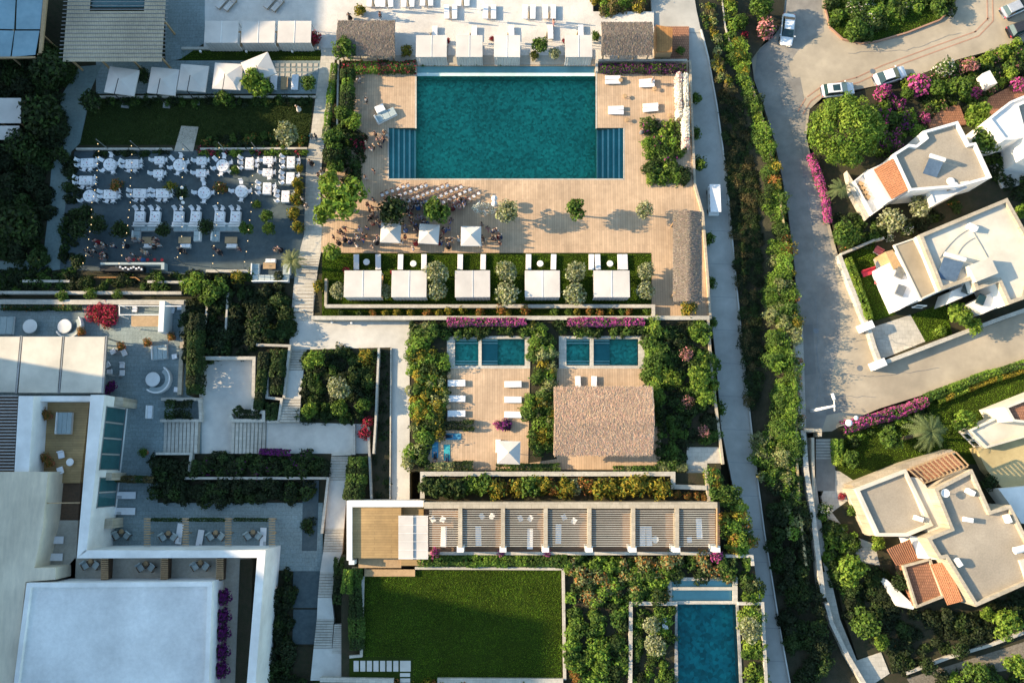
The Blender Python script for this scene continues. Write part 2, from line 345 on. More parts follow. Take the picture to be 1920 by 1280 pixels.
def bed(label, pts, z, pals, rr=(.5, 1.1), dens=.9, h=1.0, size=.17, name='shrub_bed', cat='shrubs', kind='stuff', fl=None, flf=0, k=1.0, group=None, lpa=70):
    """a planted mass: overlapping shrub domes inside the outline (photo pixels at height z)"""
    SEED[0] += 1; rd = random.Random(SEED[0]); q = PX(pts, z); xs = [p.x for p in q]; ys = [p.y for p in q]
    A = abs(area(q)); f = Fo(cen(q), SEED[0]); n = max(3, int(A*dens*1.2/(((rr[0]+rr[1])/2)**2*2.0))); c = cen(q)
    done = 0; tries = 0
    while done < n and tries < n*60:
        tries += 1; x, y = rd.uniform(min(xs), max(xs)), rd.uniform(min(ys), max(ys))
        if not inpoly(x, y, q): continue
        r = rd.uniform(*rr); pal = rd.choice(pals); hh = r*h*rd.uniform(.75, 1.2); fx = None; ff = 0
        if isinstance(pal, tuple): pal, fx, ff = pal
        elif fl: fx, ff = fl, flf*rd.choice((0, .6, 1, 1.2))
        f.blob((x, y, z), (r, r, hh), 2*math.pi*r*r*lpa*.8*k, pal, False, size, fx, ff); done += 1
    o = f.build(name, loc=c); return tag(o, label, cat, group, kind)
def hedge(label, pts, z, h, wd, pal, size=.15, fl=None, flf=0, name='hedge', cat='hedge', group=None, lpa=110, top=True):
    """a clipped hedge along a line of photo pixels (line given at the hedge's top)"""
    SEED[0] += 1; r = np.random.default_rng(SEED[0]); q = [W(x, y, z+h) for x, y in pts]; c = cen(q); c.z = z; f = Fo(c, SEED[0])
    for a, b in zip(q, q[1:]):
        L = (b-a).length; n = int(L*(wd+h*1.4)*lpa); t = (b-a).normalized(); nr = Vector((-t.y, t.x, 0))
        ns_ = max(1, math.ceil(L/1.2))
        for kk in range(ns_):
            m_ = max(8, n//ns_); s0 = (kk+r.random(m_)*1.15)*L/ns_
            w2 = wd*(.42+.16*r.random())
            th = r.uniform(0, math.pi, m_); rad = .8+.25*r.random(m_)
            lat = np.cos(th)*rad; ver = np.abs(np.sin(th))*rad
            lat = np.sign(lat)*np.abs(lat)**.6*w2; ver = np.clip(ver, 0, 1.1)**.5*h*(.88+.22*r.random())
            P = np.array(a)[None, :]+np.outer(s0, np.array(t))+np.outer(lat, np.array(nr)); P[:, 2] = z+ver
            D = np.outer(np.cos(th), np.array(nr)); D[:, 2] = np.sin(th)
            p_ = pal if isinstance(pal, str) else pal[r.integers(len(pal))]
            f.pts(P, D, p_, size, fl, flf, .35, .85+.35*r.random())
    return tag(f.build(name, loc=c), label, cat, group)
# ------------------------------------------------------------ the air-side setting: terrain, hill added out of view to shade the left, ground sheets
def terrain():
    me = MB(); me.add([(-420, -320, -4.0), (420, -320, -4.0), (420, 320, -4.0), (-420, 320, -4.0)], [(0, 1, 2, 3)])
    tag(me.build('terrain', M['dry']), kind='structure')
terrain()
XR = -104.0
def ridge():
    # crest height per y so that the hill's shade ends where it does in the photograph (photo px -> metres)
    tb = [(-300, 600), (0, 603), (60, 600), (80, 575), (115, 530), (150, 520), (215, 485), (260, 560), (330, 430), (352, 405), (365, 520), (400, 500), (430, 560), (470, 560), (492, 470), (500, 150), (560, 140),
          (700, 150), (742, 430), (790, 700), (830, 720), (900, 710), (1000, 640), (1095, 775), (1112, 790), (1166, 1088), (1180, 1092), (1600, 1096)]
    nx, ys = 13, []
    pts = []
    for py, xb in tb:
        p = W(xb, py, 0); yr = p.y+(p.x-XR)*math.tan(SUN_AZ); h = (p.x-XR)/math.cos(SUN_AZ)*math.tan(SUN_EL); pts.append((yr, h))
    pts.sort(); Y = np.arange(-110, 130, .6); H = np.interp(Y, [p[0] for p in pts], [p[1] for p in pts])
    r = np.random.default_rng(3); vs = []; fs = []
    prof = [(-74.5, 0), (-80, .28), (-87, .55), (-95, .82), (XR, 1), (-125, .9), (-170, .7), (-260, .3)]
    for y, h in zip(Y, H):
        for k, (x, t) in enumerate(prof):
            vs.append((x+(r.normal()*.7 if k not in (0, 4) else 0), y, -4+(h+4)*t+(r.normal()*.5 if k not in (0, 4) else 0)))
    n = len(prof)
    for j in range(len(Y)-1):
        for k in range(n-1): a = j*n+k; fs.append((a, a+1, a+n+1, a+n))
    me = MB().add(vs, fs)
    tag(me.build('shade_ridge', M['dry']), kind='structure')  # unseen ridge, added and shaped to cast shade over the left
ridge()

# ------------------------------------------------------------ trees and shrubs: prototypes of unit crown radius, copied afterwards
PROTO = {}
def crown_proto(key, pal, name='tree', n=900, size=.13, clumps=11, zc=1.55, flat=.85, trunk=True, fl=None, flf=0, shape=None, spread=.62):
    SEED[0] += 1; rd = random.Random(SEED[0]); f = Fo(seed=SEED[0]); br = MB()
    cl = []
    for i in range(clumps):
        a = i*2.4+rd.uniform(-.4, .4); e = rd.uniform(-.5, 1.0) if i else 1.2
        rr = spread*rd.uniform(.75, 1.15); c = (math.cos(a)*math.cos(e)*rr, math.sin(a)*math.cos(e)*rr, zc+math.sin(e)*rr*flat)
        k = rd.uniform(.34, .52); cl.append((c, k))
        f.blob(c, (k, k, k*.85), n/clumps, pal, True, size, fl, flf)
    f.blob((0, 0, zc), (.55, .55, .5*flat), n*.15, pal, True, size)
    if trunk:
        br.tube((0, 0, -.1), (.05, .02, zc*.55), .1, .075)
        for c, k in cl[:6]: br.tube((.05, .02, zc*.5), Vector(c), .055, .015, 5)
    else:
        br.tube((0, 0, -.05), (0, 0, zc), .05, .02, 5)
        for c, k in cl[:4]: br.tube((0, 0, .05), Vector(c), .03, .01, 5)
    PROTO.setdefault(key, []).append((name, f.mesh(key+'_crown'), br, zc, pal)); return
for v in range(2):
    crown_proto('olive', 'olive', 'olive_tree', 820, .125, 13, fl='silver', flf=.45)
    crown_proto('green', 'green', 'leafy_tree', 950, .14, 12, fl='bright', flf=.25)
    crown_proto('bright', 'bright', 'leafy_tree', 950, .14, 11, fl='lime', flf=.3)
    crown_proto('darkt', 'dark', 'evergreen_tree', 1000, .14, 13, fl='dim', flf=.4)
    crown_proto('shrub', 'green', 'shrub', 520, .15, 8, zc=.5, flat=.9, trunk=False, fl='bright', flf=.3)
    crown_proto('lshrub', 'lime', 'shrub', 520, .15, 8, zc=.5, flat=.9, trunk=False, fl='bright', flf=.3)
    crown_proto('dshrub', 'dark', 'shrub', 520, .15, 8, zc=.5, flat=.9, trunk=False)
    crown_proto('yshrub', 'yellow', 'shrub', 520, .15, 8, zc=.5, flat=.9, trunk=False, fl='green', flf=.3)
    crown_proto('oshrub', 'orange', 'shrub', 460, .14, 8, zc=.5, flat=.9, trunk=False, fl='green', flf=.35)
    crown_proto('sshrub', 'silver', 'shrub', 460, .14, 8, zc=.5, flat=.9, trunk=False, fl='olive', flf=.5)
    crown_proto('boug', 'green', 'bougainvillea', 600, .14, 9, zc=.5, flat=.9, trunk=False, fl='mag', flf=.72)
    crown_proto('redb', 'dark', 'bougainvillea', 600, .14, 9, zc=.5, flat=.9, trunk=False, fl='red', flf=.65)
    crown_proto('rose', 'green', 'flowering_shrub', 700, .13, 9, zc=.7, flat=.95, trunk=False, fl='rose', flf=.7)
    crown_proto('purp', 'dark', 'bougainvillea', 620, .20, 8, zc=.5, flat=.9, trunk=False, fl='purple', flf=.75)
    crown_proto('whitef', 'green', 'flowering_shrub', 520, .13, 8, zc=.5, flat=.9, trunk=False, fl='white', flf=.3)
    crown_proto('bare', 'rose', 'flowering_tree', 260, .11, 9, zc=1.3, fl='dry', flf=.5)
MADE = {}
def plant(key, px, py, rpx, label, z=0.0, h=1.0, group=None, cat=None, name=None):
    """crown centred on the photo pixel, crown radius in photo pixels"""
    SEED[0] += 1; rd = random.Random(SEED[0]); lst = PROTO[key]; i = SEED[0] % len(lst); nm, cm, br, zc, pal = lst[i]
    r = rpx*mp(py, z)*1.02; zz = z+zc*r*h; p = W(px, py, zz)
    tree = zc > 1; cat = cat or ('tree' if tree else 'shrub')
    if (key, i) not in MADE:
        t = T(name or nm, label, cat, (p.x, p.y, z), rd.uniform(0, 6.28), group)
        br.build('trunk' if tree else 'stem', M['bark'], t); link('crown', cm, t); MADE[(key, i)] = t
    else:
        t = copy_tree(MADE[(key, i)], loc=(p.x, p.y, z), rz=rd.uniform(0, 6.28), label=label)
        t.name = name or nm; t['category'] = cat
        if group: t['group'] = group
        elif 'group' in t: del t['group']
    t.scale = (r, r, r*h); return t
def rank(pts):
    n = len(pts); ax = 0 if max(p[0] for p in pts)-min(p[0] for p in pts) > max(p[1] for p in pts)-min(p[1] for p in pts) else 1
    o = sorted(range(n), key=lambda i: pts[i][ax]); out = ['']*n
    w_ = ('leftmost', 'rightmost', 'left') if ax == 0 else ('topmost', 'lowest', 'top')
    for k, i in enumerate(o): out[i] = '' if n == 1 else w_[0] if k == 0 else w_[1] if k == n-1 else ORD[k]+' from the '+w_[2]
    return out
ORD = ['first', 'second', 'third', 'fourth', 'fifth', 'sixth', 'seventh', 'eighth', 'ninth', 'tenth', 'eleventh', 'twelfth', 'thirteenth', 'fourteenth']+['next']*20
def plants(key, pts, label, group, z=0.0, h=1.0, **k):
    for q, r_ in zip(pts, rank(pts)): plant(key, q[0], q[1], q[2], (label+', '+r_) if r_ else label, z, h, group, **k)
def palm(px, py, rpx, label, z=0., tall=5.0, lean=None, pal='palm', group=None, n=34):
    SEED[0] += 1; rd = random.Random(SEED[0]); r = rpx*mp(py, z+tall); top = W(px, py, z+tall)
    base = W(*lean, z) if lean else Vector((top.x, top.y, z)); t = T('palm_tree', label, 'palm', base, group=group)
    b = MB(base); L = base; k = 7
    for i in range(k):
        a, c = base.lerp(top, i/k), base.lerp(top, (i+1)/k); b.tube(a, c, .26-.012*i, .25-.012*i, 9)
    b.build('trunk', M['bark'], t)
    V, Fc, C = [], [], []
    f = Fo(base, SEED[0]); P, D, bs = [], [], []
    me = MB(base)
    for i in range(n):
        a = i*2.4; el = rd.uniform(-.35, 1.0); ln = r*rd.uniform(.8, 1.1); prev = None
        d = Vector((math.cos(a), math.sin(a), 0)); u = Vector((-d.y, d.x, 0))
        for s_ in range(9):
            q = s_/8; pos = top+d*(ln*q*math.cos(el*(1-.4*q)))+Vector((0, 0, ln*(math.sin(el)*q-.65*q*q)))
            if prev is not None:
                me.tube(prev, pos, .02, .015, 3)
                for sg in (-1, 1):
                    for e_ in (0., .5):
                        m0 = prev.lerp(pos, e_); tip = m0+u*sg*ln*.27*(1-q*.6)+d*ln*.14-Vector((0, 0, ln*.05)); w2 = (pos-prev)*.32
                        me.add([m0, m0+w2, tip], [(0, 1, 2)])
            prev = pos
    nv = len(me.v); o = me.build('crown', FOL, t); a_ = o.data.attributes.new('leafcol', 'FLOAT_COLOR', 'POINT')
    c = np.ones((nv, 4)); c[:, :3] = np.array(PAL[pal])*np.random.default_rng(SEED[0]).uniform(.6, 1.35, (nv, 1)); a_.data.foreach_set('color', c.astype(np.float32).ravel())
    return t
# ------------------------------------------------------------ furniture prototypes (local coordinates, base on the ground)
P_ = {}; JR = random.Random(11)
def get(kind):
    return P_[kind]
def first(kind, root):
    P_[kind] = dict(root=root, used=False); return root
def put(kind, px, py, label, z=0.0, ang=0.0, group=None, zt=0.0, scale=None, cat=None):
    """copy a prototype so that its point at height z+zt sits on the photo pixel; ang: degrees, clockwise as seen in the photo"""
    q = W(px, py, z+zt); loc = (q.x, q.y, z); d = P_[kind]; jr = {'flat': 2.2, 'dchair': 7, 'cchair': 6, 'lchair': 6, 't_rect': 2, 't_banq': 2, 't_small': 3, 'cab_mid': .7, 'cab_top': .7, 'parasol': 2}.get(kind, 0); rz = -R(ang+JR.uniform(-jr, jr))
    if not d['used']:
        d['used'] = True; o = d['root']; o.location = loc; o.rotation_euler = (0, 0, rz); o['label'] = label
        if group: o['group'] = group
        if scale: o.scale = (scale,)*3 if not hasattr(scale, '__len__') else scale
    else:
        o = copy_tree(d['root'], loc, rz, scale or (1, 1, 1), label, group)
        if not group and 'group' in o: del o['group']
    if cat: o['category'] = cat
    return o
# lounger: head towards +x
def mk_lounger():
    t = T('sun_lounger', 'x', 'sun lounger')
    f = MB(); f.box((0, .33, .24), (2.0, .05, .07)); f.box((0, -.33, .24), (2.0, .05, .07)); f.box((-.97, 0, .24), (.05, .62, .07)); f.box((.97, 0, .24), (.05, .62, .07))
    for x in (-.85, .85):
        for y in (-.32, .32): f.box((x, y, 0), (.06, .06, .25))
    f.build('frame', M['wood'], t)
    MB().box((-.32, 0, .3), (1.32, .66, .12)).build('mattress', M['fabric'], t, bevel=.03)
    MB().box((.66, 0, .33), (.80, .66, .11), ry=R(-28)).build('backrest', M['fabric'], t, bevel=.03)
    MB().box((.86, 0, .56), (.24, .46, .1), ry=R(-28)).build('pillow', M['cloth'], t, bevel=.03)
    return first('lounger', t)
mk_lounger()
def mk_lounger_flat():
    t = T('sun_lounger', 'x', 'sun lounger')
    f = MB(); f.box((0, 0, .18), (1.98, .64, .08))
    for x in (-.85, .85):
        for y in (-.29, .29): f.box((x, y, 0), (.06, .06, .2))
    f.build('frame', M['white'], t)
    MB().box((0, 0, .262), (2.0, .68, .11)).build('mattress', M['cloth'], t, bevel=.03)
    return first('flat', t)
mk_lounger_flat()
def mk_lounger_towel():
    t = T('sun_lounger', 'x', 'sun lounger')
    MB().box((0, 0, 0), (1.9, .62, .22)).build('base', M['metal'], t)
    MB().box((0, 0, .223), (2.15, .74, .12)).build('mattress', M['cloth'], t, bevel=.03)
    for s in (-.13, .13):
        b = MB()
        for k in range(3): b.box((-.62, s*1.6-.1+.1*k, .345), (.5, .05, .012))
        if s < 0: b.build('striped_towel', M['metal'], t)
    return first('towelbed', t)
mk_lounger_towel()
def mk_adirondack():      # slatted armchair facing -y
    t = T('garden_armchair', 'x', 'armchair')
    MB().box((0, 0, .3), (.62, .62, .1)).build('seat', M['cush'], t, bevel=.03)
    MB().box((0, .32, .3), (.62, .12, .5), rx=R(-14)).build('backrest', M['cush'], t, bevel=.03)
    for x in (-.34, .34): MB().box((x, 0, .5), (.07, .62, .05)).build('armrest', M['dwood'], t)
    for x in (-.33, .33):
        for y in (-.28, .28): MB().box((x, y, 0), (.06, .06, .5)).build('leg', M['dwood'], t)
    return first('armchair', t)
mk_adirondack()
def mk_pouf():
    t = T('lounge_chair', 'x', 'chair')
    MB().box((0, 0, .2), (.72, .72, .2)).build('seat', M['cloth'], t, bevel=.05)
    MB().box((0, .36, .2), (.72, .14, .45), rx=R(-12)).build('backrest', M['cloth'], t, bevel=.04)
    MB().box((0, 0, 0), (.6, .6, .2)).build('base', M['wood'], t); return first('lchair', t)
mk_pouf()
def mk_dchair():          # white covered dining chair, back towards +y : one mesh, too small in the photo to show its parts
    b = MB(); b.box((0, 0, .42), (.46, .46, .07)); b.box((0, .23, .45), (.46, .07, .5), rx=R(-8))
    for x in (-.2, .2):
        for y in (-.2, .2): b.box((x, y, 0), (.05, .05, .42))
    o = b.build('dining_chair', M['cloth']); tag(o, 'x', 'chair'); return first('dchair', o)
mk_dchair()
def mk_cchair():
    t = T('ceremony_chair', 'x', 'chair'); b = MB()
    for x in (-.18, .18): b.box((x, -.18, 0), (.045, .045, .44)); b.box((x, .2, 0), (.045, .045, .92))
    b.box((0, .2, .78), (.4, .04, .12)); b.box((0, .2, .58), (.4, .03, .06)); b.box((0, 0, .41), (.42, .42, .03))
    b.build('frame', M['cwood'], t); MB().box((0, -.01, .445), (.37, .37, .06)).build('cushion', M['cloth'], t); return first('cchair', t)
mk_cchair()
def mk_table(kind, shape, a, b2=None, m='cloth', cloth=True, h=.75, name='dining_table', items=True):
    t = T(name, 'x', 'table'); rd = random.Random(hash(kind) % 99 if False else len(kind))
    if shape == 'round':
        MB().lathe((0, 0, 0), [(0, h), (a, h), (a+.01, h-.03), (a+.05, .28 if cloth else h-.05), (0, .28 if cloth else h-.05)], 20).build('tablecloth' if cloth else 'tabletop', M[m], t)
    else:
        MB().box((0, 0, .25 if cloth else h-.06), (a+.06, b2+.06, h-.25 if cloth else .06), top=.97 if cloth else 1).build('tablecloth' if cloth else 'tabletop', M[m], t)
    hh = .26 if cloth else h-.07
    for x in (-1, 1):
        for y in (-1, 1): MB().box((x*a*.42, y*(b2 or a)*.42, 0), (.06, .06, hh)).build('leg', M['wood'], t)
    if items:
        n = 6 if shape == 'round' else max(4, int(a*3.2))
        for k in range(n):
            if shape == 'round': x, y = .62*a*math.cos(k*6.28/n), .62*a*math.sin(k*6.28/n)
            else: x, y = (-.5+(k//2+.5)/((n+1)//2))*a*.9-.05, (.3 if k % 2 else -.3)*b2
            MB().lathe((0, 0, 0), [(0, .012), (.13, .02), (.12, .003)], 10).build('plate', M['white'], t, loc=(x, y, h+.002)); MB().lathe((0, 0, 0), [(.03, .0), (.04, .14), (0, .13)], 7).build('glass', M['glass'], t, loc=(x+.16, y+.05, h))
        t2 = MB().lathe((0, 0, h), [(0, .1), (.06, .08), (.05, 0)], 8); t2.build('flower_vase', M['red'], t)
    return first(kind, t)
mk_table('t_round', 'round', .78); mk_table('t_rect', 'rect', 1.6, 1.1); mk_table('t_small', 'rect', 1.15, .9); mk_table('t_banq', 'rect', 1.45, .95)
mk_table('t_wood', 'rect', 1.5, .75, 'wood', False, .45, 'coffee_table', False); mk_table('t_side', 'round', .36, None, 'white', False, .45, 'side_table', False)
mk_table('t_woodr', 'round', .25, None, 'wood', False, .45, 'side_table', False); mk_table('t_lounge', 'round', .62, None, 'white', False, .5, 'round_table', False)
def mk_parasol(kind, a, h, drop=.55):
    t = T('parasol', 'x', 'parasol'); p = a/2
    MB().tube((0, 0, 0), (0, 0, h+.1), .035).build('pole', M['wood'], t)
    MB().box((0, 0, 0), (.6, .6, .08)).build('base', M['metal'], t)
    c = [(-p, -p, h-drop), (p, -p, h-drop), (p, p, h-drop), (-p, p, h-drop)]
    can = MB(); can.add(c+[(0, 0, h)], [(0, 1, 4), (1, 2, 4), (2, 3, 4), (3, 0, 4)])
    c2 = [(x*1.0, y*1.0, z-.22) for x, y, z in c]; can.add(c+c2, [(0, 4, 5, 1), (1, 5, 6, 2), (2, 6, 7, 3), (3, 7, 4, 0)])
    o = can.build('canopy', M['fabric'], t)
    s = o.modifiers.new('thick', 'SOLIDIFY'); s.thickness = .012
    for q in c+[((c[i][0]+c[(i+1) % 4][0])/2, (c[i][1]+c[(i+1) % 4][1])/2, h-drop) for i in range(4)]: MB().beam((0, 0, h-.05), (q[0], q[1], q[2]-.04), .03, .03).build('rib', M['wood'], t)
    MB().lathe((0, 0, h), [(.07, 0), (.05, .1), (0, .13)], 8).build('finial', M['metal'], t); return first(kind, t)
mk_parasol('parasol', 2.5, 2.7)
def mk_cantilever():
    t = T('cantilever_parasol', 'x', 'parasol'); p = 1.75; h = 3.0
    MB().tube((-.2, -2.1, 0), (-.2, -2.1, 3.2), .06).build('mast', M['black'], t)
    MB().beam((-.2, -2.1, 3.2), (-.1, 0, 3.28), .07, .07).build('arm', M['black'], t); MB().box((-.2, -2.1, 0), (.9, .9, .08)).build('base', M['metal'], t)
    c = [(-p, -p, h-.45), (p, -p, h-.45), (p, p, h-.45), (-p, p, h-.45)]
    can = MB(); can.add(c+[(0, 0, h)], [(0, 1, 4), (1, 2, 4), (2, 3, 4), (3, 0, 4)])
    can.add(c+[(x, y, z-.2) for x, y, z in c], [(0, 4, 5, 1), (1, 5, 6, 2), (2, 6, 7, 3), (3, 7, 4, 0)]); o = can.build('canopy', M['fabric'], t)
    s = o.modifiers.new('thick', 'SOLIDIFY'); s.thickness = .012
    for q in c: MB().beam((0, 0, h-.05), (q[0], q[1], q[2]-.04), .03, .03).build('rib', M['metal'], t)
    return first('cantilever', t)
mk_cantilever()
def mk_umb_beach():     # closed beach parasol standing among the sand loungers
    t = T('closed_parasol', 'x', 'parasol'); MB().tube((0, 0, 0), (0, 0, 2.5), .03).build('pole', M['wood'], t)
    MB().lathe((0, 0, .9), [(0, 0), (.16, .05), (.13, .8), (.05, 1.55), (0, 1.6)], 9).build('canopy', M['c_beige'], t); return first('closed', t)
mk_umb_beach()
def mk_sofa(kind, segs, m='cush', h=.42):
    """segs: (x,y,w,d,backside) blocks in metres"""
    t = T('outdoor_sofa', 'x', 'sofa')
    for x, y, w_, d_, back in segs:
        MB().box((x, y, 0), (w_, d_, h-.12)).build('base', M['white'], t)
        n = max(1, round(w_/.8)) if w_ > d_ else 1; n2 = max(1, round(d_/.8)) if d_ > w_ else 1
        for i in range(n):
            for j in range(n2): MB().box((x-w_/2+(i+.5)*w_/n, y-d_/2+(j+.5)*d_/n2, h-.118), (w_/n-.03, d_/n2-.03, .14)).build('seat_cushion', M[m], t, bevel=.03)
        bx = {'n': (x, y+d_/2+.06, w_, .14), 's': (x, y-d_/2-.06, w_, .14), 'w': (x-w_/2-.06, y, .14, d_), 'e': (x+w_/2+.06, y, .14, d_)}[back]
        MB().box((bx[0], bx[1], 0), (bx[2], bx[3], .75)).build('backrest', M['white'], t, bevel=.03)
    return first(kind, t)
mk_sofa('sofa_l', [(0, .62, 3.4, .8, 'n'), (-1.3, -.45, .8, 1.3, 'w')]); mk_sofa('sofa_u', [(0, -.62, 4.6, .8, 's'), (-1.9, .5, .85, 1.4, 'w'), (1.9, .5, .85, 1.4, 'e')])
mk_sofa('sofa_2', [(0, 0, 2.2, 1.6, 'w')], 'cush'); mk_sofa('bench2', [(0, 0, 1.6, .55, 's')], 'cloth', .45)
def mk_curved(kind, a0, a1):
    t = T('curved_sofa', 'x', 'sofa'); MB().lathe((0, 0, 0), [(.95, 0), (.95, .42), (1.5, .42), (1.5, 0)], 14, a0, a1).build('seat', M['cush'], t)
    MB().lathe((0, 0, 0), [(1.51, 0), (1.51, .8), (1.66, .8), (1.66, 0)], 14, a0, a1).build('backrest', M['white'], t); return first(kind, t)
mk_curved('curve', R(-150), R(40)); mk_curved('curve2', R(-130), R(60))
def mk_cabana(kind, wx, wy, h, skirt=True, eave=.0):
    t = T('cabana', 'x', 'cabana'); X, Y = wx/2, wy/2
    for s in (-1, 1): MB().box((s*(X/2), 0, h), (X-.015, wy, .10)).build('roof_panel', M['fabric'], t, bevel=.02)
    MB().box((0, 0, h+.10), (.07, wy, .04)).build('ridge_bar', M['white'], t)
    for sx in (-1, 1):
        for sy in (-1, 1): MB().box((sx*(X-.12), sy*(Y-.12), 0), (.09, .09, h)).build('post', M['white'], t)
    b = MB(); n = 26
    q = [((-X+.14)+(2*X-.28)*i/n, -Y+.05+.05*math.sin(i*2.3), 0) for i in range(n+1)]
    b.add([(*p[:2], .05) for p in q]+[(*p[:2], h) for p in q], [(i, i+1, n+2+i, n+1+i) for i in range(n)]); o = b.build('back_curtain', M['fabric'], t)
    s = o.modifiers.new('thick', 'SOLIDIFY'); s.thickness = .02
    MB().box((0, 0, .12), (wx*.8, wy*.62, .3)).build('daybed', M['cloth'], t, bevel=.04); MB().box((0, 0, 0), (wx-.3, wy-.3, .1)).build('floor', M['wood'], t)
    return first(kind, t)
mk_cabana('cab_top', 4.15, 3.0, 2.4); mk_cabana('cab_mid', 4.7, 3.6, 2.3); mk_cabana('cab_left', 4.6, 3.0, 2.3)
def mk_pot(kind, key):
    t = T('potted_plant', 'x', 'potted plant'); MB().lathe((0, 0, 0), [(0, 0), (.3, 0), (.42, .6), (.34, .6), (.3, .5), (0, .5)], 14).build('pot', M['white' if key == 'purp' else 'clay'], t)
    o = link('foliage', PROTO[key][0][1], t); o.location = (0, 0, .45); o.scale = (.62, .62, .62); return first(kind, t)
mk_pot('pot_purple', 'purp'); mk_pot('pot_orange', 'oshrub'); mk_pot('pot_green', 'shrub')
def mk_lamp():
    t = T('wall_lamp', 'x', 'lamp'); MB().tube((0, 0, 0), (0, 0, .5), .05).build('post', M['metal'], t)
    MB().lathe((0, 0, .5), [(0, .25), (.14, .2), (.17, 0), (0, 0)], 10).build('lamp_head', M['white'], t); return first('lamp', t)
mk_lamp()
def mk_stool():
    t = T('bar_stool', 'x', 'stool'); MB().lathe((0, 0, .7), [(0, .06), (.2, .06), (.2, 0), (0, 0)], 12).build('seat', M['c_red'], t)
    for k in range(4): MB().tube((.14*math.cos(k*1.57), .14*math.sin(k*1.57), .7), (.22*math.cos(k*1.57), .22*math.sin(k*1.57), 0), .02, n=5).build('leg', M['dwood'], t); return first('stool', t)
mk_stool()
# ------------------------------------------------------------ car, front towards +x
def mk_car(kind, paint, L=4.5, Wd=1.8, sedan=True, roofglass=False):
    t = T('parked_car', 'x', 'car'); b = MB(); xs = [-L/2, -L/2+.12, -L/2+.6, -.9, .8, L/2-.7, L/2-.15, L/2]
    hw = [.70, .82, .9, .9, .9, .88, .8, .62]; zt = [.72, .86, .92, .92, .92, .84, .72, .58]; zb = [.38, .28, .24, .24, .24, .26, .3, .4]
    vs = []; fs = []
    for x, a, z1, z0 in zip(xs, hw, zt, zb):
        a *= Wd/1.8; zm = (z0+z1)/2
        vs += [(x, -a*.9, z0), (x, -a, zm), (x, -a*.93, z1-.04), (x, -a*.75, z1), (x, 0, z1+.03), (x, a*.75, z1), (x, a*.93, z1-.04), (x, a, zm), (x, a*.9, z0)]
    n = 9
    for i in range(len(xs)-1):
        for k in range(n): fs.append((i*n+k, i*n+(k+1) % n, (i+1)*n+(k+1) % n, (i+1)*n+k))
    fs += [tuple(range(n)), tuple(range((len(xs)-1)*n, len(xs)*n))[::-1]]
    b.add(vs, fs); o = b.build('body', M[paint], t, smooth=True)
    rb, rf = (-1.05, .35) if sedan else (-1.6, .35)
    hw2 = .64*Wd/1.8; MB().box(((rb+rf)/2, 0, 1.36), (rf-rb, 2*hw2, .07), top=.93).build('roof', M[paint], t, bevel=.03)
    if roofglass: MB().box(((rb+rf)/2+.2, 0, 1.432), ((rf-rb)*.5, hw2*1.3, .01)).build('sunroof', M['glass'], t)
    A = .8*Wd/1.8; bx, fx = rb-.65 if sedan else rb-.3, rf+.85
    MB().add([(rf, -hw2, 1.4), (rf, hw2, 1.4), (fx, A, .93), (fx, -A, .93)], [(3, 2, 1, 0)]).build('windshield', M['glass'], t)
    MB().add([(rb, hw2, 1.4), (rb, -hw2, 1.4), (bx, -A, .93), (bx, A, .93)], [(3, 2, 1, 0)]).build('rear_window', M['glass'], t)
    for s in (-1, 1):
        MB().add([(rb, s*hw2, 1.39), (rf, s*hw2, 1.39), (fx, s*A, .93), (bx, s*A, .93)], [(0, 1, 2, 3)]).build('side_window', M['glass'], t)
        MB().box((fx-.15, s*(A+.14), .9), (.14, .2, .12)).build('mirror', M[paint], t)
        MB().box((L/2-.16, s*.62*Wd/1.8, .55), (.22, .3, .12)).build('headlight', M['cloth'], t); MB().box((-L/2+.1, s*.65*Wd/1.8, .68), (.14, .3, .12)).build('tail_light', M['red'], t)
        for x in (-1.35, 1.35):
            w_ = MB().tube((x, s*(.9*Wd/1.8-.2), .32), (x, s*(.9*Wd/1.8+.01), .32), .32, n=16).build('wheel', M['black'], t)
            MB().tube((x, s*(.9*Wd/1.8-.0), .32), (x, s*(.9*Wd/1.8+.025), .32), .18, n=12).build('rim', M['metal'], w_)
    return first(kind, t)
mk_car('car_sedan', 'carw'); mk_car('car_suv', 'carw', 4.4, 1.85, False, True); mk_car('car_silver', 'cars', 4.5, 1.8, False); mk_car('car_black', 'carb', 4.4, 1.8, False)
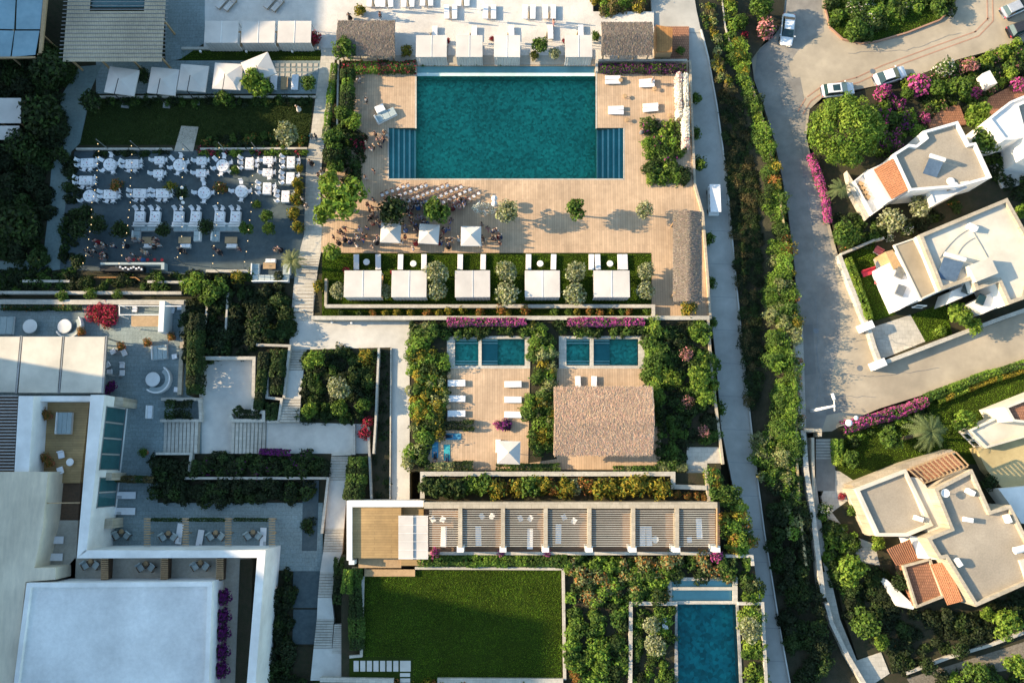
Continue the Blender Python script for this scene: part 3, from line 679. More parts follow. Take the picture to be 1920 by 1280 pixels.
# ------------------------------------------------------------ people: one continuous skinned body per pose, hair and clothes as children
def skin_mesh(name, nodes, edges, root=0, sub=1):
    me = bpy.data.meshes.new(name); me.from_pydata([n[0] for n in nodes], edges, []); o = bpy.data.objects.new(name, me); COL.objects.link(o)
    sk = o.modifiers.new('s', 'SKIN'); sk.use_smooth_shade = True
    for i, n in enumerate(nodes):
        r = n[1]; me.skin_vertices[0].data[i].radius = r if hasattr(r, '__len__') else (r, r)
    me.skin_vertices[0].data[root].use_root = True
    if sub: s = o.modifiers.new('u', 'SUBSURF'); s.levels = sub; s.render_levels = sub
    dg = bpy.context.evaluated_depsgraph_get(); out = bpy.data.meshes.new_from_object(o.evaluated_get(dg)); bpy.data.objects.remove(o); out.name = name; out.materials.clear(); return out
def person_meshes(pose):
    walk = pose == 'walk'; a = .2 if walk else .03; hx = .1
    N = [((0, 0, .95), (.15, .11)), ((0, 0, 1.15), (.13, .10)), ((0, 0, 1.38), (.17, .11)), ((0, 0, 1.5), (.06, .06)), ((0, -.015, 1.6), (.075, .09)), ((0, -.01, 1.70), (.07, .085))]
    E = [(0, 1), (1, 2), (2, 3), (3, 4), (4, 5)]
    def add(p, r, prev): N.append((p, r)); E.append((prev, len(N)-1)); return len(N)-1
    add((0, -.105, 1.6), .014, 4)                                   # nose
    for s in (-1, 1): add((s*.078, .01, 1.61), .015, 4)             # ears
    for s in (-1, 1):
        fy = -a*s
        h = add((s*hx, 0, .88), .095, 0); k = add((s*(hx+.01), fy*.8-.03, .48), .058, h); an = add((s*(hx+.01), fy*1.5+(.0), .09), .036, k); ft = add((s*(hx+.03), fy*1.5-.14, .04), .036, an)
        sh = add((s*.2, 0, 1.42), .055, 2); el = add((s*.27, (.1*s if walk else .02), 1.14), .04, sh)
        wr = add((s*(.27 if pose != 'hold' else .17), (.14*s-.1 if walk else (-.24 if pose == 'hold' else -.05)), .92 if pose != 'hold' else 1.18), .026, el)
        w0 = Vector(N[wr][0]); d = (w0-Vector(N[el][0])).normalized(); pm = add(tuple(w0+d*.08), (.036, .02), wr)
        for j, (o_, ln) in enumerate([(-.03, .07), (-.01, .085), (.01, .08), (.03, .06)]):
            p0 = Vector(N[pm][0]); q = p0+d*ln+Vector((0, o_, 0)); f1 = add(tuple(q), .009, pm)
        add(tuple(w0+d*.05+Vector((-s*.0, -.055, 0))), .010, wr)
    body = skin_mesh('person_body', N, E, 0, 1)
    top = [((0, 0, .97), (.165, .125)), ((0, 0, 1.16), (.145, .115)), ((0, 0, 1.39), (.185, .125))]; te = [(0, 1), (1, 2)]
    for s in (-1, 1):
        top.append(((s*.2, 0, 1.425), .07)); te.append((2, len(top)-1)); e = N[[i for i, n in enumerate(N) if abs(n[0][2]-1.14) < 1e-6 and n[0][0]*s > 0][0]][0]
        top.append((tuple(Vector((s*.2, 0, 1.425)).lerp(Vector(e), .75)), .06)); te.append((len(top)-2, len(top)-1))
    shirt = skin_mesh('person_shirt', top, te, 0, 1)
    tr = [((0, 0, .96), (.16, .12))]; tre = []
    for s in (-1, 1):
        fy = -a*s; i0 = len(tr); tr += [((s*hx, 0, .87), .11), ((s*(hx+.01), fy*.8-.03, .48), .075), ((s*(hx+.01), fy*1.4, .14), .055)]; tre += [(0, i0), (i0, i0+1), (i0+1, i0+2)]
    trou = skin_mesh('person_trousers', tr, tre, 0, 1)
    dr = MB().lathe((0, 0, 0), [(.13, 1.12), (.17, .95), (.24, .6), (.33, .25), (.30, .25), (.15, .9)], 14)
    me = bpy.data.meshes.new('person_skirt'); me.from_pydata([tuple(v) for v in dr.v], [], dr.f)
    hr = MB().lathe((0, .012, 1.6), [(.088, -.05), (.1, .02), (.098, .09), (.07, .15), (.0, .175)], 12); hv = bpy.data.meshes.new('person_hair'); hv.from_pydata([tuple(v) for v in hr.v], [], hr.f)
    for m_ in (body, shirt, trou, me, hv): m_.materials.append(M['skin'])
    return dict(body=body, shirt=shirt, trousers=trou, skirt=me, hair=hv)
POSES = {p: person_meshes(p) for p in ('stand', 'walk', 'hold')}
def person(px, py, label, top='c_white', low='c_black', z=0.0, ang=0, pose='stand', dress=False, hair='hair', lying=False, zt=1.2, group=None):
    q = W(px, py, z+(zt if not lying else .15)); t = T('person', label, 'person', (q.x, q.y, z), -R(ang), group); d = POSES[pose]
    for nm, m in (('body', 'skin'), ('shirt', top), ('skirt' if dress else 'trousers', low), ('hair', hair)):
        o = link(nm, d[nm], t); o.material_slots[0].link = 'OBJECT'; o.material_slots[0].material = M[m]
    if lying: t.rotation_euler = (R(90), 0, -R(ang)); t.location = (q.x, q.y, z+.16)
    return t
# ------------------------------------------------------------ ground of the resort (levels in metres)
def strip(name, left, right, zl, zr, m, kind='structure', thick=.5, sub=1):
    n = len(left); r = MB(); vs = []
    for (a, b) in zip(left, right):
        za = zl(a[1]) if callable(zl) else zl; zb = zr(b[1]) if callable(zr) else zr
        p, q = W(*a, za), W(*b, zb); vs += [p, q, p-Vector((0, 0, thick)), q-Vector((0, 0, thick))]
    fs = []
    for i in range(n-1):
        a, b = 4*i, 4*i+4; fs += [(a, b, b+1, a+1), (a, a+2, b+2, b), (a+1, b+1, b+3, a+3)]
    return tag(r.add(vs, fs).build(name, M[m]), kind=kind)
def ZR(py): return float(np.interp(py, [-40, 60, 150, 300, 900, 1300], [-.25, -.35, -2.0, -2.5, -2.5, -1.6]))
roadL = [(1218, -40), (1222, 20), (1228, 52), (1262, 56), (1288, 104), (1298, 200), (1304, 345), (1318, 400), (1330, 560), (1343, 680), (1352, 800), (1372, 900), (1392, 1000), (1412, 1080), (1428, 1180), (1446, 1320)]
roadR = [(1296, -40), (1306, 20), (1314, 56), (1318, 70), (1328, 110), (1344, 200), (1362, 330), (1368, 400), (1383, 560), (1396, 690), (1408, 800), (1420, 900), (1433, 1000), (1447, 1085), (1462, 1180), (1488, 1320)]
strip('service_road', roadL, roadR, ZR, ZR, 'lane')
lj = MB((0, 0, 0))
for y in range(60, 1290, 62):
    xa, xb = np.interp(y, [q[1] for q in roadL], [q[0] for q in roadL]), np.interp(y, [q[1] for q in roadR], [q[0] for q in roadR]); lj.beam(W(xa+1, y, ZR(y)+.004), W(xb-1, y+2, ZR(y+2)+.004), .05, .012)
tag(lj.build('road_joints', M['metal']), kind='structure')
strip('verge', [(x-2, y) for x, y in roadR], [(1475, -40), (1470, 20), (1460, 56), (1436, 75), (1406, 115), (1422, 200), (1454, 330), (1468, 400), (1485, 560), (1492, 690), (1496, 800), (1500, 900), (1530, 1000), (1550, 1085), (1580, 1180), (1640, 1320)],
      lambda y: ZR(y)-.12, lambda y: float(np.interp(y, [60, 140, 900, 1050], [-2.6, -1.4, -1.6, -2.75])), 'dry', thick=2)
def ZK(y): return ZR(y)+.12
k = [W(x, y, ZK(y)) for x, y in roadR[2:]]
kb = MB((0, 0, 0))
for a, b in zip(k, k[1:]): kb.beam(a, b, .16, .4)
tag(kb.build('kerb', M['conc']), kind='structure')
# beach and terraces
Z0 = 0.0
ground('beach_sand', [(382, 92), (600, 92), (606, 112), (640, 112), (1112, 122), (1112, -60), (382, -60)], -.02, M['sand'], thick=1.2)
ground('garden_soil', [(-120, -60), (384, -60), (384, 90), (606, 90), (640, 110), (660, 130), (660, 300), (620, 470), (602, 598), (770, 604), (770, 940), (650, 940), (650, 1400), (-120, 1400)], -.06, M['soil'], thick=2)
POOL = (780, 143, 1118, 335); STEPL = (729, 240, 780, 335); STEPR = (1118, 240, 1169, 335)
ground('pool_deck', [(655, 135), (776, 135), (776, 122), (1119, 122), (1119, 112), (1290, 112), (1300, 345), (1316, 400), (1328, 560), (1330, 600), (1222, 600), (1222, 474), (602, 474), (600, 420), (606, 330), (640, 240)], 0.0, M['deck'],
       holes=[[(782, 124), (1115, 124), (1115, 143), (1118, 143), (1118, 240), (1169, 240), (1169, 335), (728, 335), (728, 240), (780, 240), (780, 143), (782, 143)]], thick=3.4)
ground('hut_terrace', rect(1112, 22, 1226, 111), -.01, M['sand'], thick=2.5)
ground('hut_terrace', rect(1226, 50, 1292, 111), -.03, M['terra'], thick=2.5)
ground('cabana_strip', rect(640, 104, 1119, 121.5), -.012, M['path'], thick=1.2)
ground('cabana_lawn', rect(604, 475.5, 1221.5, 603), -.03, M['lawn'], thick=2.0)
# left hand paths and terraces
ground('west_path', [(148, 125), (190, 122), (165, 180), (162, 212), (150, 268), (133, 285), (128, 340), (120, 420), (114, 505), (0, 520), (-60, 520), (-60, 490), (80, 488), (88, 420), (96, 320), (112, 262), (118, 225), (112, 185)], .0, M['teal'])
ground('long_path', [(604, 90), (632, 90), (628, 110), (622, 170), (612, 240), (604, 300), (600, 350), (604, 420), (601, 474), (594, 520), (586, 602), (545, 602), (552, 520), (562, 470), (570, 440), (574, 300), (583, 250), (592, 180)], .012, M['stone'])
ground('terrace_corner', [(310, 0), (384, 0), (384, 80), (340, 110), (310, 118)], -.004, M['blue'])
ground('dining_terrace', [(140, 284), (574, 280), (570, 436), (562, 470), (550, 522), (112, 505), (118, 420), (130, 330)], .02, M['dark'])
ground('garden_lawn', [(166, 186), (588, 182), (577, 272), (148, 272), (150, 262), (166, 205)], -.02, M['lawn_shade'])
ground('lawn_strip', rect(336, 93, 602, 113), -.02, M['lawn'])
ground('paving_strip', rect(180, 114, 600, 176), -.03, M['blue'])
ground('garden_steps_path', [(340, 236), (372, 238), (362, 284), (326, 284)], .03, M['path'])
ground('plaza', [(543, 601), (772, 603), (772, 650), (543, 656)], .006, M['conc'])
ground('plaza', rect(734, 650, 768, 940), .008, M['conc'])
ground('plaza', [(500, 790), (690, 795), (690, 850), (372, 850), (378, 786), (372, 770), (378, 670), (478, 670), (478, 780), (500, 780)], -.01, M['conc'])
stairs([(542, 656), (575, 656), (569, 694), (537, 694)], 8, .02, .5, 'stone', 'upper flight of pale steps beside the square shrub garden')
ground('stair_landing', [(537, 694), (569, 694), (564, 746), (529, 746)], .5, M['conc'])
stairs([(529, 746), (564, 746), (561, 792), (522, 792)], 9, .5, .9, 'stone', 'lower flight of pale steps beside the square shrub garden')
stairs([(560, 520), (590, 520), (587, 585), (550, 585)], 10, -.02, .25, 'stone', 'wide pale steps of the long path beside the first white cabana')
stairs([(566, 472), (602, 472), (594, 512), (560, 512)], 8, .02, .22, 'stone', 'wide pale steps of the long path beside the palm of the dining terrace')
# the long stair going down the frame on the left of the pergola
for i, (q, n, za, zb) in enumerate([([(622, 850), (658, 850), (652, 900), (616, 900)], 10, .0, .3), ([(610, 990), (645, 990), (642, 1034), (606, 1034)], 9, .3, .6), ([(600, 1072), (628, 1072), (622, 1120), (596, 1120)], 9, .6, .9), ([(594, 1160), (626, 1160), (622, 1215), (588, 1215)], 11, .9, 1.2)]):
    stairs(q, n, za, zb, 'stone', ['top', 'second', 'third', 'lowest'][i]+' flight of the long pale stair left of the striped pergola')
ground('stair_landing', [(616, 900), (652, 900), (645, 990), (610, 990)], .3, M['conc'])
ground('stair_landing', [(606, 1034), (642, 1034), (628, 1072), (600, 1072)], .6, M['conc'])
ground('stair_landing', [(596, 1120), (622, 1120), (626, 1160), (594, 1160)], .9, M['conc'])
ground('stair_landing', [(588, 1215), (650, 1215), (650, 1275), (582, 1275)], 1.2, M['conc'], thick=1.5)
stairs([(627, 1170), (648, 1170), (650, 1226), (622, 1226)], 14, 1.0, 1.25, 'stone', 'narrow slatted steps beside the hedge left of the big lawn')
# restaurant terrace, patios
ground('restaurant_terrace', [(-60, 560), (352, 562), (350, 740), (378, 750), (378, 850), (300, 850), (290, 1040), (180, 1060), (-60, 1060)], .0, M['blue'])
for x0, x1 in ((308, 376), (438, 500)):
    q = [(x0, 790), (x1, 790), (x1-2, 850), (x0-2, 850)]; a = PX(q, .1); n = 9; Q = []; Z = []
    for i in range(n):
        t0, t1 = i/n, (i+1)/n; p = [a[0].lerp(a[1], t0), a[0].lerp(a[1], t1), a[3].lerp(a[2], t1), a[3].lerp(a[2], t0)]
        p = [p[0], p[3], p[2], p[1]]; Q.append(p); Z.append(.06+(.07*i if x0 < 400 else .07*(n-i)))
    step_rows(Q, Z, -.5, 'stone', 'pale steps '+('between the blue terrace and the courtyard' if x0 < 400 else 'on the right of the courtyard, below the dark hedge corner'), cen(a))
ground('patio', [(180, 942), (605, 942), (605, 1075), (180, 1040)], .012, M['blue'])
ground('planting_strip', [(568, 900), (598, 900), (594, 1032), (566, 1032)], .03, M['dark'])
for a, b in ((1070, 1142), (1142, 1210), (1212, 1280)):
    ground('planting_strip', [(550, a), (601, a), (598, b-3), (548, b-3)], .03, M['dark' if a != 1212 else 'soil'])
# zone with the two small pools
ZB = 1.0
PB = [(853, 635, 897, 685), (903, 635, 984, 685), (1062, 635, 1106, 685), (1113, 635, 1197, 685)]
ground('garden_bank', [(770, 604), (1326, 600), (1340, 690), (1352, 882), (770, 884)], ZB-.06, M['soil'], holes=[rect(838, 630, 994, 690.5), rect(1048, 630, 1209, 690.5)], thick=4)
ground('wood_deck', [(838, 690), (994, 690), (990, 880), (800, 882), (800, 806), (838, 806)], ZB, M['deck'])
ground('wood_deck', [(1044, 690), (1208, 690), (1216, 730), (1240, 800), (1238, 880), (990, 880), (990, 868), (1044, 860)], ZB+.004, M['deck'])
ground('stone_pad', [(1288, 838), (1352, 838), (1352, 868), (1326, 868), (1326, 916), (1286, 916)], ZB+.02, M['stone'])
# planter terrace, pergola terrace, lawn
ZC, ZD, ZL = 1.8, 2.2, 1.5
ground('garden_bank', rect(790, 886, 1345, 942), ZC, M['soil'], thick=4.5)
ground('pergola_terrace', rect(652, 940, 1350, 1040), ZD, M['floor'], thick=4.5)
ground('great_lawn', [(683, 1068), (1052, 1068), (1054, 1284), (655, 1284), (655, 1230), (680, 1230)], ZL, M['lawn'], thick=4)
ground('garden_bank', [(640, 1040), (1412, 1040), (1430, 1180), (1446, 1400), (640, 1400)], ZL-.05, M['soil'],
       holes=[[(1256, 1084), (1382, 1084), (1382, 1126), (1384, 1132), (1392, 1360), (1264, 1360), (1268, 1132), (1256, 1126)]], thick=4.5)
ground('path_step', rect(660, 1062, 778, 1080), ZL+.35, M['wood'], thick=1)
for i in range(7): ground('stepping_stone', rect(663+12.4*i, 1238, 672.5+12.4*i, 1258), ZL+.03, M['conc'], thick=.1)
ground('stepping_stone', rect(750, 1238, 770, 1258), ZL+.03, M['conc'], thick=.1); ground('stepping_stone', rect(750, 1261, 769, 1268), ZL+.03, M['conc'], thick=.1); ground('stepping_stone', rect(750, 1271, 769, 1279), ZL+.03, M['conc'], thick=.1)

grass('mown green grass of the big lawn below the pergola', [(684, 1069), (1051, 1069), (1053, 1283), (775, 1283), (775, 1232), (682, 1230)], ZL)
grass('mown grass between the cabanas and the deck', rect(604, 476, 1221, 603), -.03)
grass('shade-toned grass of the garden lawn above the dining terrace', [(168, 188), (586, 184), (576, 271), (150, 271)], -.02, ('shade_grass', 'shade_grass'), 60, .09)
grass('narrow grass strip under the connected cabanas', rect(340, 95, 600, 112), -.02, ('grass2', 'shade_grass'), 70)
# ------------------------------------------------------------ pools: basin below the deck, water as a real surface
def basin(bm, x0, y0, x1, y1, zt, zb):
    t = PX([(x0, y1), (x1, y1), (x1, y0), (x0, y0)], zt); b = [Vector((p.x, p.y, zb)) for p in t]
    bm.add(t+b, [(4, 5, 6, 7), (0, 4, 7, 3), (3, 7, 6, 2), (2, 6, 5, 1), (1, 5, 4, 0)]); return t
def water(t, boxes, z, m=None, nm='water'):
    b = MB(t.location)
    for x0, y0, x1, y1 in boxes: b.add(PX([(x0, y1), (x1, y1), (x1, y0), (x0, y0)], z), [(0, 1, 2, 3)])
    return b.build(nm, m or WATER, t)
q = W(950, 240, 0)
t = T('swimming_pool', 'large teal swimming pool with submerged steps on both sides in the wooden deck', 'pool', q)
b = MB(q); basin(b, *POOL, -.01, -1.5); b.build('basin', M['ptile'], t)
b = MB(q)
for n in range(8): b.add(*(lambda p: (p, [(0, 1, 2, 3)]))([W(800+n*44, 143.3, -.35)+Vector((-.12, -.02, -.1)), W(800+n*44, 143.3, -.35)+Vector((.12, -.02, -.1)), W(800+n*44, 143.3, -.35)+Vector((.12, -.02, .1)), W(800+n*44, 143.3, -.35)+Vector((-.12, -.02, .1))]))
b.build('underwater_light', M['white'], t)
for (x0, y0, x1, y1), sg in ((STEPL, 1), (STEPR, -1)):
    st_ = MB(q); ns = MB(q); n = 5; w_ = (x1-x0)/n
    for i in range(n):
        a = x0+w_*i; dep = -.17-.16*(i if sg > 0 else n-1-i)
        st_.prism(PX(rect(a, y0, a+w_, y1), dep), -1.6, dep)
        ex = a+w_-3.2 if sg > 0 else a+.2
        ns.prism(PX(rect(ex, y0+1, ex+3.2, y1-1), dep), dep-.002, dep+.02)
    st_.build('steps', M['pdark'], t); ns.build('step_nosing', M['nose'], t)
water(t, [(POOL[0], POOL[1], POOL[2], POOL[3])], -.09); water(t, [STEPL], -.09, WATER_S); water(t, [STEPR], -.09, WATER_S)
b = MB(q); b.prism(PX(rect(782, 124, 1115, 137), -.16), -1.4, -.16); b.prism(PX(rect(782, 137, 1115, 143), -.06), -1.4, -.06); b.build('overflow_ledge', M['pledge'], t)
water(t, [(782.5, 124.5, 1114.5, 137)], -.10, WATER_P, 'shallow_water')
cp = MB(q)
for r_ in (rect(728, 335, 1170, 337.2), rect(778, 122, 781, 241), rect(1117, 122, 1119.6, 241)): cp.prism(PX(r_, .02), -.2, .02)
cp.prism(PX(rect(727, 240, 729, 337), .02), -.2, .02); cp.prism(PX(rect(1169, 240, 1171, 337), .02), -.2, .02)
cp.build('coping', M['stone'], t)
for gi, (a, c_, X0, X1) in enumerate(((PB[0], PB[1], 838, 994), (PB[2], PB[3], 1048, 1209))):
    q = W((X0+X1)/2, 660, ZB); t = T('plunge_pool', ('left' if gi == 0 else 'right')+' small rectangular plunge pool pair with stone surround beyond the wooden deck', 'pool', q)
    bb = MB(q); basin(bb, *a, ZB, ZB-1.0); basin(bb, *c_, ZB, ZB-1.2); bb.build('basin', M['ptile'], t)
    s_ = MB(q); s2 = MB(q)
    s_.prism(PX(rect(c_[0], c_[1], c_[0]+30, c_[3]), ZB-.7), ZB-1.3, ZB-.7)
    for x0, x1 in ((a[0], a[2]), (c_[0], c_[0]+30)):
        for k_ in range(2):
            for ya in (a[1]+2+5*k_, a[3]-4-5*k_):
                s2.prism(PX(rect(x0, ya, x1, ya+2), ZB-.2-.2*k_), ZB-.42-.2*k_, ZB-.2-.2*k_)
    s_.build('shelf', M['pdark'], t); s2.build('steps', M['nose'], t); water(t, [a, c_], ZB-.1, WATER_S)
    su = MB(q)
    for r_ in (rect(X0, 630, X1, 635), rect(X0, 685, X1, 690.5), rect(X0, 635, a[0], 685), rect(a[2], 635, c_[0], 685), rect(c_[2], 635, X1, 685)): su.prism(PX(r_, ZB+.03), ZB-1.4, ZB+.03)
    su.build('surround', M['stone'], t)
q = W(1325, 1200, ZL); t = T('villa_pool', 'narrow deep blue pool with marble edges and two upper basins at the bottom edge', 'pool', q)
b = MB(q); a = PX([(1272, 1350), (1390, 1350), (1380, 1132), (1270, 1132)], ZL-.05); d_ = [Vector((p.x, p.y, ZL-1.6)) for p in a]
b.add(a+d_, [(4, 5, 6, 7), (0, 4, 7, 3), (3, 7, 6, 2), (2, 6, 5, 1), (1, 5, 4, 0)]); b.build('basin', mat('blue_mosaic', (.03, .36, .42), (.02, .25, .32), .6, .5, kind='cell', bscale=2.5), t)
b = MB(q); b.add(PX([(1272, 1350), (1390, 1350), (1380, 1132), (1270, 1132)], ZL-.12), [(0, 1, 2, 3)]); b.build('water', WATER, t)
mbm = mat('veined_marble', (.48, .46, .42), (.10, .10, .10), 1.6, .4, contrast=.8)
b = MB(q); b.prism(PX([(1264, 1350), (1272, 1350), (1270, 1132), (1266, 1132)], ZL+.05), ZL-1.7, ZL+.05); b.prism(PX([(1390, 1350), (1396, 1350), (1385, 1132), (1380, 1132)], ZL+.05), ZL-1.7, ZL+.05); b.build('marble_edge', mbm, t)
b = MB(q)
for r_ in (rect(1256, 1082, 1380, 1088), rect(1256, 1100, 1382, 1106), rect(1254, 1126, 1384, 1132)): b.prism(PX(r_, ZL+.25), ZL-1.5, ZL+.25)
b.prism(PX(rect(1252, 1082, 1260, 1130), ZL+.28), ZL-1.5, ZL+.28); b.prism(PX(rect(1374, 1082, 1383, 1130), ZL+.28), ZL-1.5, ZL+.28); b.build('basin_wall', M['stone'], t)
b = MB(q); b.prism(PX(rect(1259, 1087, 1375, 1127), ZL-.1), ZL-1.5, ZL-.1); b.build('upper_basin', M['pledge'], t)
water(t, [(1260, 1088, 1374, 1100), (1260, 1106, 1374, 1126)], ZL+.1, WATER_P, 'shallow_water')

# ------------------------------------------------------------ garden and retaining walls
W_ = wall
W_('pale retaining wall of the pool deck beside the service road', [(1294, 114), (1297, 200), (1303, 346)], -3, .25, .28, 'beige')
W_('pale retaining wall bending round the long thatched roof', [(1303, 346), (1318, 400), (1330, 560), (1332, 598)], -3, .35, .3, 'beige')
W_('pale boundary wall right of the bushy garden by the service road', [(1328, 598), (1334, 690), (1345, 780), (1356, 870)], -3, ZB+.4, .3, 'beige')
W_('long pale wall between the cabana lawn and the small pools', [(584, 596), (1330, 596)], -.5, ZB+.35, .42, 'beige', cap='stone')
W_('low pale wall just behind the five white cabanas', [(610, 574), (1225, 574), (1225, 592)], -.1, .75, .35, 'beige', cap='stone')
W_('short pale wall at the left end of the cabana lawn', [(611, 522), (610, 574)], -.1, .75, .3, 'beige')
W_('pale planter wall in front of the bougainvillea above the right deck', [(1119, 134), (1119, 113), (1288, 113)], -.1, .6, .3, 'stone')
W_('pale garden wall behind the upper flower bed left of the pool', [(634, 112), (632, 235)], -.1, .5, .22, 'stone')
W_('pale rear wall of the planter terrace below the thatched roof', [(792, 934), (792, 888), (1262, 888), (1262, 912), (1325, 914)], -.5, ZC+.6, .45, 'beige', cap='stone')
W_('pale end wall at the right of the planter terrace', [(1325, 884), (1330, 944)], -.5, ZC+.6, .35, 'beige')
W_('pale kerb wall along the top of the big lawn', [(686, 1064), (1056, 1066)], ZL-.5, ZL+.35, .3, 'stone')
W_('pale kerb wall along the right of the big lawn', [(1056, 1066), (1059, 1274)], ZL-.5, ZL+.35, .35, 'stone')
W_('pale kerb wall along the left of the big lawn', [(681, 1062), (677, 1229), (655, 1231)], ZL-.5, ZL+.35, .3, 'stone')
W_('pale wall along the bottom edge right of the lawn', [(820, 1276), (1056, 1277)], ZL-.5, ZL+.5, .6, 'stone')
W_('pale wall along the bottom edge left of the lawn', [(600, 1274), (738, 1276)], ZL-.5, ZL+.5, .5, 'stone')
W_('pale L-shaped wall left of the narrow blue pool', [(1182, 1300), (1183, 1131), (1270, 1131)], ZL-.5, ZL+.6, .42, 'stone')
W_('pale wall stub right of the narrow blue pool', [(1384, 1131), (1430, 1131), (1438, 1300)], ZL-.5, ZL+.5, .35, 'stone')
W_('pale wall beside the hedge below the striped pergola', [(1350, 1042), (1410, 1042), (1412, 1060)], ZL-.5, ZD+.2, .35, 'stone')
# left half
W_('pale edge wall under the three connected white cabanas', [(340, 90), (600, 90)], -.2, .35, .3, 'stone')
W_('thin pale edging wall below the cantilever parasols', [(186, 181), (592, 181)], -.2, .35, .22, 'stone')
W_('thin pale wall above the dining terrace', [(142, 279), (322, 279)], -.2, .45, .25, 'stone')
W_('thin pale wall above the dining terrace right of the steps', [(375, 279), (576, 278)], -.2, .45, .25, 'stone')
W_('pale wall below the dining terrace', [(386, 508), (466, 508)], -.2, .6, .35, 'stone')
W_('thin pale wall in the dark planting left of the dining terrace steps', [(42, 527), (130, 527)], -.2, .5, .3, 'stone')
W_('pale wall across the planting below the bar', [(276, 528), (345, 529)], -.2, .5, .3, 'stone')
W_('long pale wall above the restaurant terrace planting', [(-30, 548), (340, 549)], -.2, .6, .38, 'stone')
W_('long pale wall at the top of the restaurant terrace', [(-30, 566), (345, 567)], -.2, .7, .5, 'beige', cap='stone')
W_('pale wall at the right of the restaurant terrace', [(345, 566), (336, 740)], -.2, .6, .5, 'beige')
W_('pale retaining wall round the dark hedge left of the courtyard', [(302, 748), (374, 748), (376, 788), (300, 788)], -.2, .7, .35, 'stone')
W_('pale courtyard wall along the top and right', [(376, 671), (476, 671), (474, 772), (494, 772), (494, 788), (436, 788), (430, 776)], -.2, 1.1, .4, 'stone')
W_('short pale wall in the dark hedges right of the courtyard', [(502, 693), (500, 745), (528, 748), (522, 790), (500, 790)], -.2, .9, .3, 'stone')
W_('pale wall beside the dark hedge at the top of the narrow steps', [(480, 646), (543, 648), (532, 745)], -.2, .9, .3, 'stone')
W_('pale wall slices in the dark garden left of the steps', [(388, 570), (383, 620), (380, 660)], -.2, .8, .25, 'stone')
W_('pale wall slice in the middle of the dark garden', [(427, 548), (422, 632)], -.2, .8, .22, 'stone')
W_('thin pale wall right of the square shrub garden', [(710, 652), (704, 790), (700, 850)], -.2, .9, .25, 'stone')
W_('pale wall round the courtyard steps and long hedges', [(292, 850), (358, 850), (354, 885)], -.2, .9, .3, 'stone')
W_('pale wall between the two long dark hedges', [(345, 896), (615, 896), (603, 1000)], -.2, .8, .3, 'stone')
W_('pale wall at the right end of the plaza', [(664, 795), (664, 850), (622, 852)], -.2, .5, .25, 'stone')
W_('pale wall right of the long stair top', [(690, 800), (696, 935)], -.2, .6, .25, 'stone')
W_('dark wall beside the narrow dark bed', [(733, 652), (731, 935)], -.2, .3, .15, 'stone')
W_('thin red edging below the bar', [(176, 520), (254, 520), (262, 526)], -.1, .3, .12, 'owood')
# ------------------------------------------------------------ huts, cabanas, pergolas and the hotel building
def thatch(label, r_, z0, z1, m='thatch', base=0.0, ridge='x', name='thatched_pavilion', posts=True):
    x0, y0, x1, y1 = r_; a = PX([(x0, y1), (x1, y1), (x1, y0), (x0, y0)], z0); c = cen(a); c.z = base; t = T(name, label, 'pavilion', c)
    n, k = 44, 14; vs = []; fs = []; rr = np.random.default_rng(int(x0))
    for i in range(n+1):
        for j in range(k+1):
            u, v = i/n, j/k; p = a[0].lerp(a[1], u).lerp(a[3].lerp(a[2], u), v); e = (1-abs(2*v-1)) if ridge == 'x' else (1-abs(2*u-1))
            p = p+Vector((rr.normal()*.02, rr.normal()*.02, (z1-z0)*min(1, e*1.08)+rr.normal()*.009)); vs.append(p)
    for i in range(n):
        for j in range(k): q = i*(k+1)+j; fs.append((q, q+k+1, q+k+2, q+1))
    o = MB(c).add(vs, fs).build('thatch_roof', M[m], t); s = o.modifiers.new('thick', 'SOLIDIFY'); s.thickness = .28; s.offset = -1
    A_ = (a[1]-a[0]).length*(a[3]-a[0]).length; sf = Fo(c, int(x0)); sf.along = (0, 1, 0) if ridge == 'x' else (1, 0, 0); sf.thin = .16; ns_ = int(A_*130); U, V_ = rr.random(ns_), rr.random(ns_)
    E_ = 1-np.abs(2*(V_ if ridge == 'x' else U)-1); P0, P1, P3 = np.array(a[0]), np.array(a[1]), np.array(a[3])
    Q_ = P0+np.outer(U, P1-P0)+np.outer(V_, P3-P0); Q_[:, 2] += (z1-z0)*np.minimum(1, E_*1.08)+.01+rr.random(ns_)*.03
    sf.pts(Q_, np.tile([0, 0, 3.0], (ns_, 1)), (.64, .46, .33) if m == 'thatch' else (.33, .27, .22), .17, None, 0, .2)
    sf.build('straw', t, loc=(0, 0, 0))
    # a fringe of loose straw ends
    f = MB(c)
    for i in range(int((a[1]-a[0]).length*9)):
        for A, B, d in ((a[0], a[1], -1), (a[3], a[2], 1)):
            p = A.lerp(B, rr.random()); f.beam(p+Vector((0, 0, -.05)), p+Vector((rr.normal()*.06, d*rr.uniform(.05, .22), -.18-rr.random()*.1)), .05, .03)
    f.build('straw_fringe', M[m], t)
    if posts:
        for u in (.06, .37, .66, .94):
            for v in (.1, .9): p = a[0].lerp(a[1], u).lerp(a[3].lerp(a[2], u), v); MB(c).tube((p.x, p.y, base), (p.x, p.y, z0+.15), .1).build('post', M['wood'], t)
        p0, p1 = a[0].lerp(a[3], .1), a[1].lerp(a[2], .1); MB(c).beam((p0.x, p0.y, z0), (p1.x, p1.y, z0), .14, .16).build('beam', M['wood'], t)
    return t
thatch('grey weathered thatched hut left of the white top cabanas', (633, 39, 741, 105), 2.3, 3.1, 'gthatch')
thatch('grey thatched hut right of the white top cabanas', (1127, 42, 1223, 104), 2.4, 3.4, 'gthatch')
